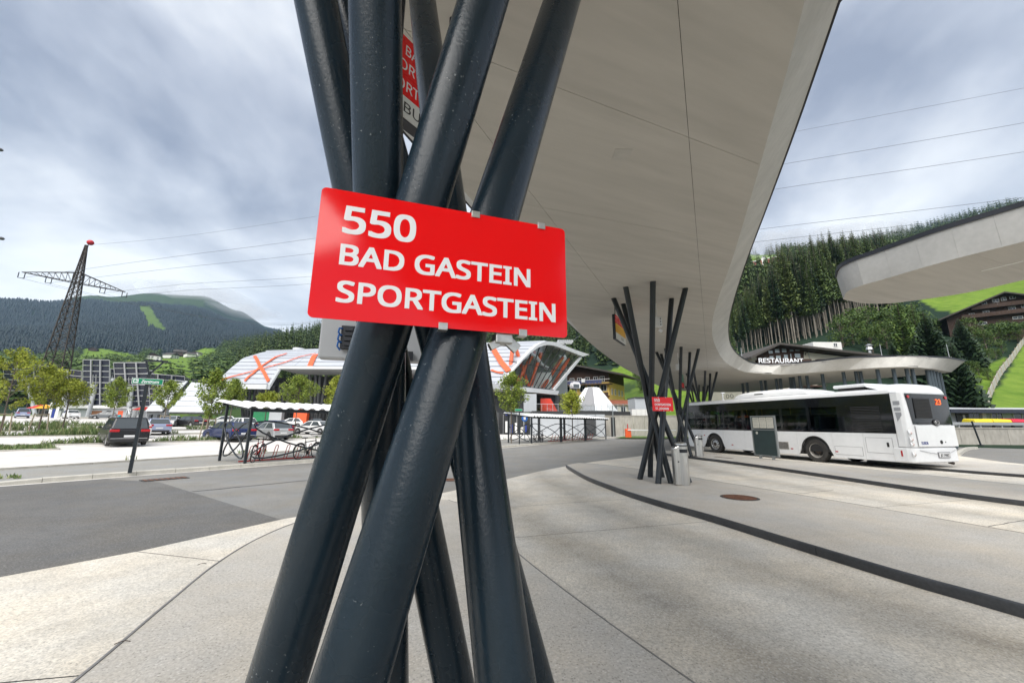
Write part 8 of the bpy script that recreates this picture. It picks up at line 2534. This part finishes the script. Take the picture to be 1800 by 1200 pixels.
def reg(t):
    KIDS[t.name] = [o for o in COL.objects if o.parent is t]; return t
GT = 'tall spruces with bare trunks on the slope behind the restaurant'
tall = []
for i in range(4):
    rr = random.Random(50 + i)
    tr, cr_ = conifer(25.0, 25 * (0.34 + 0.04 * (i % 3)), 5.0, rr, 32, 8, 'spruce', 1.35, 0.35, 0.17, 10)
    tall.append(reg(make_tree('spruce_tree', '', 'tree', tr, cr_, ('spruce', 'spruce2', 'spruce', 'fir')[i], GT, m_palebark)))
used = set(); rnd.seed(21)
LT = 'tall spruce with bare pale trunk and dark top in the stand behind the restaurant'
front = [(1296, 628), (1320, 617), (1345, 613), (1380, 609), (1404, 605), (1430, 596), (1455, 586), (1475, 575), (1500, 563), (1530, 553), (1560, 545), (1590, 540)]
def front_v(u):
    for (u0, v0), (u1, v1) in zip(front[:-1], front[1:]):
        if u0 <= u <= u1: return v0 + (v1 - v0) * (u - u0) / (u1 - u0)
    return front[-1][1]
cnt = 0
for row in range(7):
    n = (44, 38, 32, 26, 22, 18, 14)[row]
    for k in range(n):
        u = 1294 + 285 * (k + rnd.uniform(0.1, 0.9)) / n
        p = hill_hit(u, front_v(u), 60); r = math.hypot(p.x, p.y); f = 1 + (row * 4.2 + rnd.uniform(0, 3.4)) / r
        x, y = p.x * f, p.y * f
        wh = 'beside the canopy bend' if u < 1335 else ('above the restaurant gable' if u < 1425 else ('above the white roof penthouse' if u < 1490 else 'left of and under the rounded canopy end'))
        if row == 0: lab = '%s bare-trunked spruce from the left in the front row of the stand' % ordinal(k + 1)
        else: lab = 'bare-trunked spruce %s rows deep in the stand, %s' % (('two', 'three', 'four', 'five', 'six', 'seven')[row - 1], wh)
        fs = min(1.0, max(0.5, 0.5 + (u - 1300) / 200))
        place(tall, used, x, y, rnd.uniform(0.72, 1.12) * fs, lab); cnt += 1
# mixed edge trees in front of the stand
GB = 'broadleaf trees along the foot of the slope'
bl = []
for i in range(3):
    rr = random.Random(70 + i); tr, cr_ = broadleaf(7.5, 6.0, rr, 'wood', 26, 0.36, 62, 0.12)
    bl.append(reg(make_tree('broadleaf_tree', '', 'tree', tr, cr_, 'wood', GB)))
used2 = set()
nb_ = 0
for u, v, s in sorted(((1482, 612, .9), (1500, 606, 1.0), (1512, 590, .8), (1530, 600, 1.1), (1535, 620, .7), (1556, 598, .9), (1570, 592, .5), (1585, 600, 1.1), (1606, 590, 1.0), (1560, 615, .8), (1590, 622, .9), (1625, 600, .9), (1540, 580, .5), (1612, 580, .45), (1640, 590, .5), (1735, 615, .55), (1752, 610, .6), (1770, 600, .6), (1722, 640, .5), (1748, 604, .4), (1775, 600, .4), (1790, 602, .4), (1712, 600, .7), (1700, 600, .45), (1706, 660, .32), (1714, 676, .28), (1722, 662, .3), (1730, 650, .3), (1740, 636, .3), (1738, 668, .25), (1752, 632, .28), (1764, 622, .3))):
    nb_ += 1
    p = hill_hit(u, v, 50); place(bl, used2, p.x, p.y, s, '%s round broadleaf tree from the left on the bank between restaurant and chalet' % ordinal(nb_))
GL = 'light green larches at the forest edge'
lar = []
for i in range(2):
    rr = random.Random(80 + i); tr, cr_ = conifer(13, 1.2, 5.2, rr, 26, 8, 'maple', 1.3, 0.1, 0.15)
    lar.append(reg(make_tree('larch_tree', '', 'tree', tr, cr_, 'wood', GL)))
used3 = set()
for u, v, s, lab in ((1598, 640, 1.0, 'light green larch standing left of the dark right spruces'), (1622, 632, .85, 'slimmer light green larch close to the dark right spruces'), (1305, 592, .8, 'light green larch between canopy edge and spruce stand')):
    p = hill_hit(u, v, 50); place(lar, used3, p.x, p.y, s, lab)
GD = 'dark spruces at the right behind the bus'
dk_ = []
for i in range(2):
    rr = random.Random(90 + i); tr, cr_ = conifer(16, 0.8, 9.6, rr, 46, 13, 'fir', 1.0, 0.30, 0.22)
    dk_.append(reg(make_tree('spruce_tree', '', 'tree', tr, cr_, 'fir', GD)))
used4 = set()
for u, Y, vt, lab in ((1655, 56, 548, 'tallest dark spruce behind the rear of the bus'), (1692, 51, 600, 'broad dark spruce right of the tallest one'), (1628, 58, 592, 'dark spruce just left of the tallest one'), (1672, 62, 575, 'dark spruce tucked behind the two large ones'), (1716, 66, 560, 'bluish spruce below the chalet'), (1585, 62, 600, 'small dark spruce above the canopy tip')):
    q = at(u, 700, Y); zb = terrain_z(q.x, Y); H = at(u, vt, Y).z - zb
    place(dk_, used4, q.x, Y, H / 16.0, lab)
# trees on the slope behind the canopy and the hotel
GH = 'conifers behind the station and the hotel'
mid = []
for i in range(3):
    rr = random.Random(100 + i); tr, cr_ = conifer(20, 2.5, 6.4, rr, 24, 8, 'spruce', 1.25, 0.3, 0.2)
    mid.append(reg(make_tree('spruce_tree', '', 'tree', tr, cr_, 'spruce', GH)))
used5 = set()
LH = 'dark conifer in the wooded slope behind station and hotel'
c2 = 0
for _ in range(1200):
    if c2 >= 62: break
    th = math.atan((rnd.uniform(410, 1130) - 900) / FPX * cP); r = rnd.uniform(150, 330)
    x, y = r * math.sin(th), r * math.cos(th); z = terrain_z(x, y)
    if meadow_mask(x, y, r, th, z) > 0.5: continue
    u = project((x, y, z))[0]
    if u < 480 and r < 220: continue
    place(mid, used5, x, y, rnd.uniform(.7, 1.15), LH + (' above the left roof half' if u < 640 else (' seen between the front pillars' if u < 850 else ' right of the red sign'))); c2 += 1
nb_ = 0
for u, v, s in sorted(((1118, 668, .55), (1124, 680, .5), (1132, 672, .6), (1128, 690, .45), (1250, 690, .5), (1262, 686, .5), (1275, 690, .5), (1286, 672, .6), (1290, 650, .55), (1292, 600, .7), (1284, 560, .6))):
    nb_ += 1; p = hill_hit(u, v, 60); place(mid, used5, p.x, p.y, s, '%s dark conifer from the left at the meadow edge seen under the canopy' % ordinal(nb_))

# masses of forest farther off: one mesh per wood
def forest_mass(name, pts, h0, h1, wr, key, tiers=3, sides=5, seed=1):
    rr = np.random.RandomState(seed); n = len(pts)
    if not n: return
    P = np.array(pts); H = rr.uniform(h0, h1, n); A0 = rr.uniform(0, 6.28, n)
    V_, F_, M_ = [], [], []
    base = 0
    for t in range(tiers):
        zlo = 0.10 + 0.84 * t / tiers; zhi = min(1.0, zlo + 0.95 / tiers + 0.16)
        rad = wr * (1 - 0.78 * t / tiers)
        ring = []
        for k in range(sides):
            jit = rr.uniform(0.6, 1.3, n); aa = A0 + 6.283 * k / sides + t * 0.7
            ring.append(np.stack([P[:, 0] + np.cos(aa) * rad * H * jit, P[:, 1] + np.sin(aa) * rad * H * jit, P[:, 2] + H * (zlo + rr.uniform(-.05, .04, n))], 1))
        apex = np.stack([P[:, 0], P[:, 1], P[:, 2] + H * zhi], 1)
        blk = np.stack(ring + [apex], 1).reshape(-1, 3)
        idx = base + np.arange(n)[:, None] * (sides + 1)
        for k in range(sides): F_.append(np.concatenate([idx + k, idx + (k + 1) % sides, idx + sides], 1)); M_.append(np.where(rr.rand(n) < 0.6, 0, np.where(rr.rand(n) < 0.6, 1, 2)))
        V_.append(blk); base += len(blk)
    Vn, Fn, Mn = np.concatenate(V_), np.concatenate(F_), np.concatenate(M_)
    me = bpy.data.meshes.new(name)
    me.vertices.add(len(Vn)); me.vertices.foreach_set('co', Vn.ravel().astype(np.float32))
    me.loops.add(len(Fn) * 3); me.loops.foreach_set('vertex_index', Fn.ravel().astype(np.int32))
    me.polygons.add(len(Fn)); me.polygons.foreach_set('loop_start', (np.arange(len(Fn)) * 3).astype(np.int32)); me.polygons.foreach_set('material_index', Mn.astype(np.int32))
    for m in m_leaf[key]: me.materials.append(m)
    me.update(calc_edges=True)
    o = bpy.data.objects.new(name, me); COL.objects.link(o); o['kind'] = 'stuff'
def spray_mass(name, pts, h0, h1, wr, key, tiers=9, per=7, seed=1, clear=0.12, round_=0.0):
    """a wood of separate drooping sprays: per tree tiers x per small triangles round a stem"""
    rr = np.random.RandomState(seed); n = len(pts)
    if not n: return
    P = np.array(pts); H = rr.uniform(h0, h1, n); tint = rr.rand(n)
    V_, M_ = [], []
    for t in range(tiers):
        f = t / (tiers - 1)
        z = P[:, 2] + H * (clear + (0.97 - clear) * f)
        prof = ((1 - f) ** 0.8 + 0.05) * (1 - round_) + round_ * np.sqrt(max(0.02, 1 - (2 * f - 0.9) ** 2))
        for k in range(per):
            a = 6.283 * k / per + t * 1.3 + rr.uniform(-.4, .4, n)
            L = wr * H * prof * rr.uniform(0.6, 1.25, n); w = rr.uniform(0.30, 0.55, n) * (0.8 if t else 1)
            zi = z + H * 0.035 * rr.uniform(0.2, 1.6, n); zo = z - L * (0.25 + 0.35 * rr.rand(n)) * (1 - round_)
            x, y = P[:, 0], P[:, 1]
            V_.append(np.stack([np.stack([x, y, zi], 1), np.stack([x + np.cos(a - w) * L * .8, y + np.sin(a - w) * L * .8, zo - 0.02 * H], 1), np.stack([x + np.cos(a) * L * 1.15, y + np.sin(a) * L * 1.15, zo], 1), np.stack([x + np.cos(a + w) * L * .8, y + np.sin(a + w) * L * .8, zo - 0.02 * H], 1)], 1).reshape(-1, 3))
            q = tint * 0.55 + rr.rand(n) * 0.45
            M_.append(np.where(q < 0.45, 0, np.where(q < 0.68, 1, 2)))
    Vn = np.concatenate(V_); Mn = np.concatenate(M_); nf = len(Mn)
    me = bpy.data.meshes.new(name)
    me.vertices.add(len(Vn)); me.vertices.foreach_set('co', Vn.ravel().astype(np.float32))
    me.loops.add(nf * 4); me.loops.foreach_set('vertex_index', np.arange(nf * 4).astype(np.int32))
    me.polygons.add(nf); me.polygons.foreach_set('loop_start', (np.arange(nf) * 4).astype(np.int32)); me.polygons.foreach_set('material_index', Mn.astype(np.int32))
    for m in m_leaf[key]: me.materials.append(m)
    me.update(calc_edges=True)
    o = bpy.data.objects.new(name, me); COL.objects.link(o); o['kind'] = 'stuff'
def scatter(n, u0, u1, r0, r1, seed, power=1.0, maxm=0.3, dens=None):
    rr = random.Random(seed); out = []; tries = 0
    while len(out) < n and tries < n * 8:
        tries += 1
        th = math.atan((rr.uniform(u0, u1) - 900) / FPX * cP); r = r0 + (r1 - r0) * rr.random() ** power
        x, y = r * math.sin(th), r * math.cos(th); z = terrain_z(x, y)
        if meadow_mask(x, y, r, th, z) > maxm: continue
        if dens and noise.noise(Vector((x / dens, y / dens, 4))) < -0.18: continue
        out.append((x, y, z - 0.5))
    return out
spray_mass('forest', scatter(1500, 400, 1290, 175, 480, 1), 13, 24, 0.15, 'spruce', 11, 7, 1)
spray_mass('forest', scatter(2000, 1560, 2150, 215, 640, 2, 1.2), 14, 25, 0.14, 'spruce', 11, 7, 2)
spray_mass('forest', scatter(1500, 1285, 1600, 165, 640, 22, 1.1), 14, 25, 0.14, 'spruce', 11, 7, 22)
spray_mass('forest', scatter(420, 1285, 1900, 215, 560, 12, 1.0), 10, 17, 0.22, 'wood', 7, 8, 12, 0.2, 0.8)
spray_mass('forest', scatter(1300, -200, 420, 190, 860, 3, 0.8, 0.3, 60), 9, 18, 0.26, 'wood', 7, 8, 3, 0.2, 0.75)
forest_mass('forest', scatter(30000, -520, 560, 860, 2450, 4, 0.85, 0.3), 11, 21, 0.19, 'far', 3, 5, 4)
spray_mass('forest', scatter(2500, 380, 1250, 470, 900, 5), 16, 26, 0.15, 'spruce', 6, 6, 5)
spray_mass('forest', scatter(2500, 1200, 2200, 600, 1400, 6), 18, 30, 0.15, 'spruce', 6, 6, 6)

# ---- air
hz = bpy.data.materials.new('haze'); hz.use_nodes = True
hz.node_tree.nodes.clear()
_o = hz.node_tree.nodes.new('ShaderNodeOutputMaterial'); _v = hz.node_tree.nodes.new('ShaderNodeVolumePrincipled')
_v.inputs['Color'].default_value = (0.50, 0.73, 1.0, 1); _v.inputs['Density'].default_value = 0.00009
hz.node_tree.links.new(_v.outputs[0], _o.inputs['Volume'])
zmin, zmax = min(v[2] for v in vv.tolist()), max(v[2] for v in vv.tolist())
hb = MB().box((0, 0, (zmin - 1.2 + zmax + 160) / 2), (8240, 8240, zmax + 160 - zmin + 1.2)).build('haze', hz)
hb['kind'] = 'stuff'

# low cloud clinging to the mountain top and the right ridge
ct = bpy.data.materials.new('low cloud'); ct.use_nodes = True
ct.node_tree.nodes.clear()
_o = ct.node_tree.nodes.new('ShaderNodeOutputMaterial'); _v = ct.node_tree.nodes.new('ShaderNodeVolumePrincipled')
_v.inputs['Color'].default_value = (0.97, 0.98, 1.0, 1); _v.inputs['Density'].default_value = 0.0026; _v.inputs['Anisotropy'].default_value = 0.2
ct.node_tree.links.new(_v.outputs[0], _o.inputs['Volume'])
rc = random.Random(77)
mb = MB()
def puff(u, v, Y, rx, ry, rz_):
    c = at(u, v, Y)
    prof = [(math.cos(a), math.sin(a)) for a in (math.radians(x) for x in range(-90, 91, 6))]
    k = len(mb.v)
    mb.lathe([(max(1e-3, p[0]), p[1]) for p in prof], (0, 0, 0), 48)
    for i in range(k, len(mb.v)):
        x, y, z = mb.v[i]; n = 1 + 0.35 * noise.noise(Vector((x * 1.7 + u, y * 1.7, z * 1.7)))
        mb.v[i] = (c.x + x * rx * n, c.y + y * ry * n, c.z + z * rz_ * n)
for k, (u, v) in enumerate(((262, 512), (318, 513), (368, 526), (415, 548))):
    puff(u, v, 2150, 210, 170, (30, 45, 55, 45)[k])
mb.build('cloud', ct, smooth=90)['kind'] = 'stuff'
mb = MB()
for k in range(3): puff(380 + k * 8, 579 - k, 1500, 26, 30, 9)
mb.build('cloud', ct, smooth=90)['kind'] = 'stuff'
c2_ = ct.copy(); c2_.name = 'ridge mist'
c2_.node_tree.nodes[1].inputs['Density'].default_value = 0.010
mb = MB()
for k in range(6): puff(1335 + k * 40, 434 - k * 3.2 + rc.uniform(-4, 2), 540, rc.uniform(32, 46), 45, rc.uniform(9, 14))
mb.build('cloud', c2_, smooth=90)['kind'] = 'stuff'
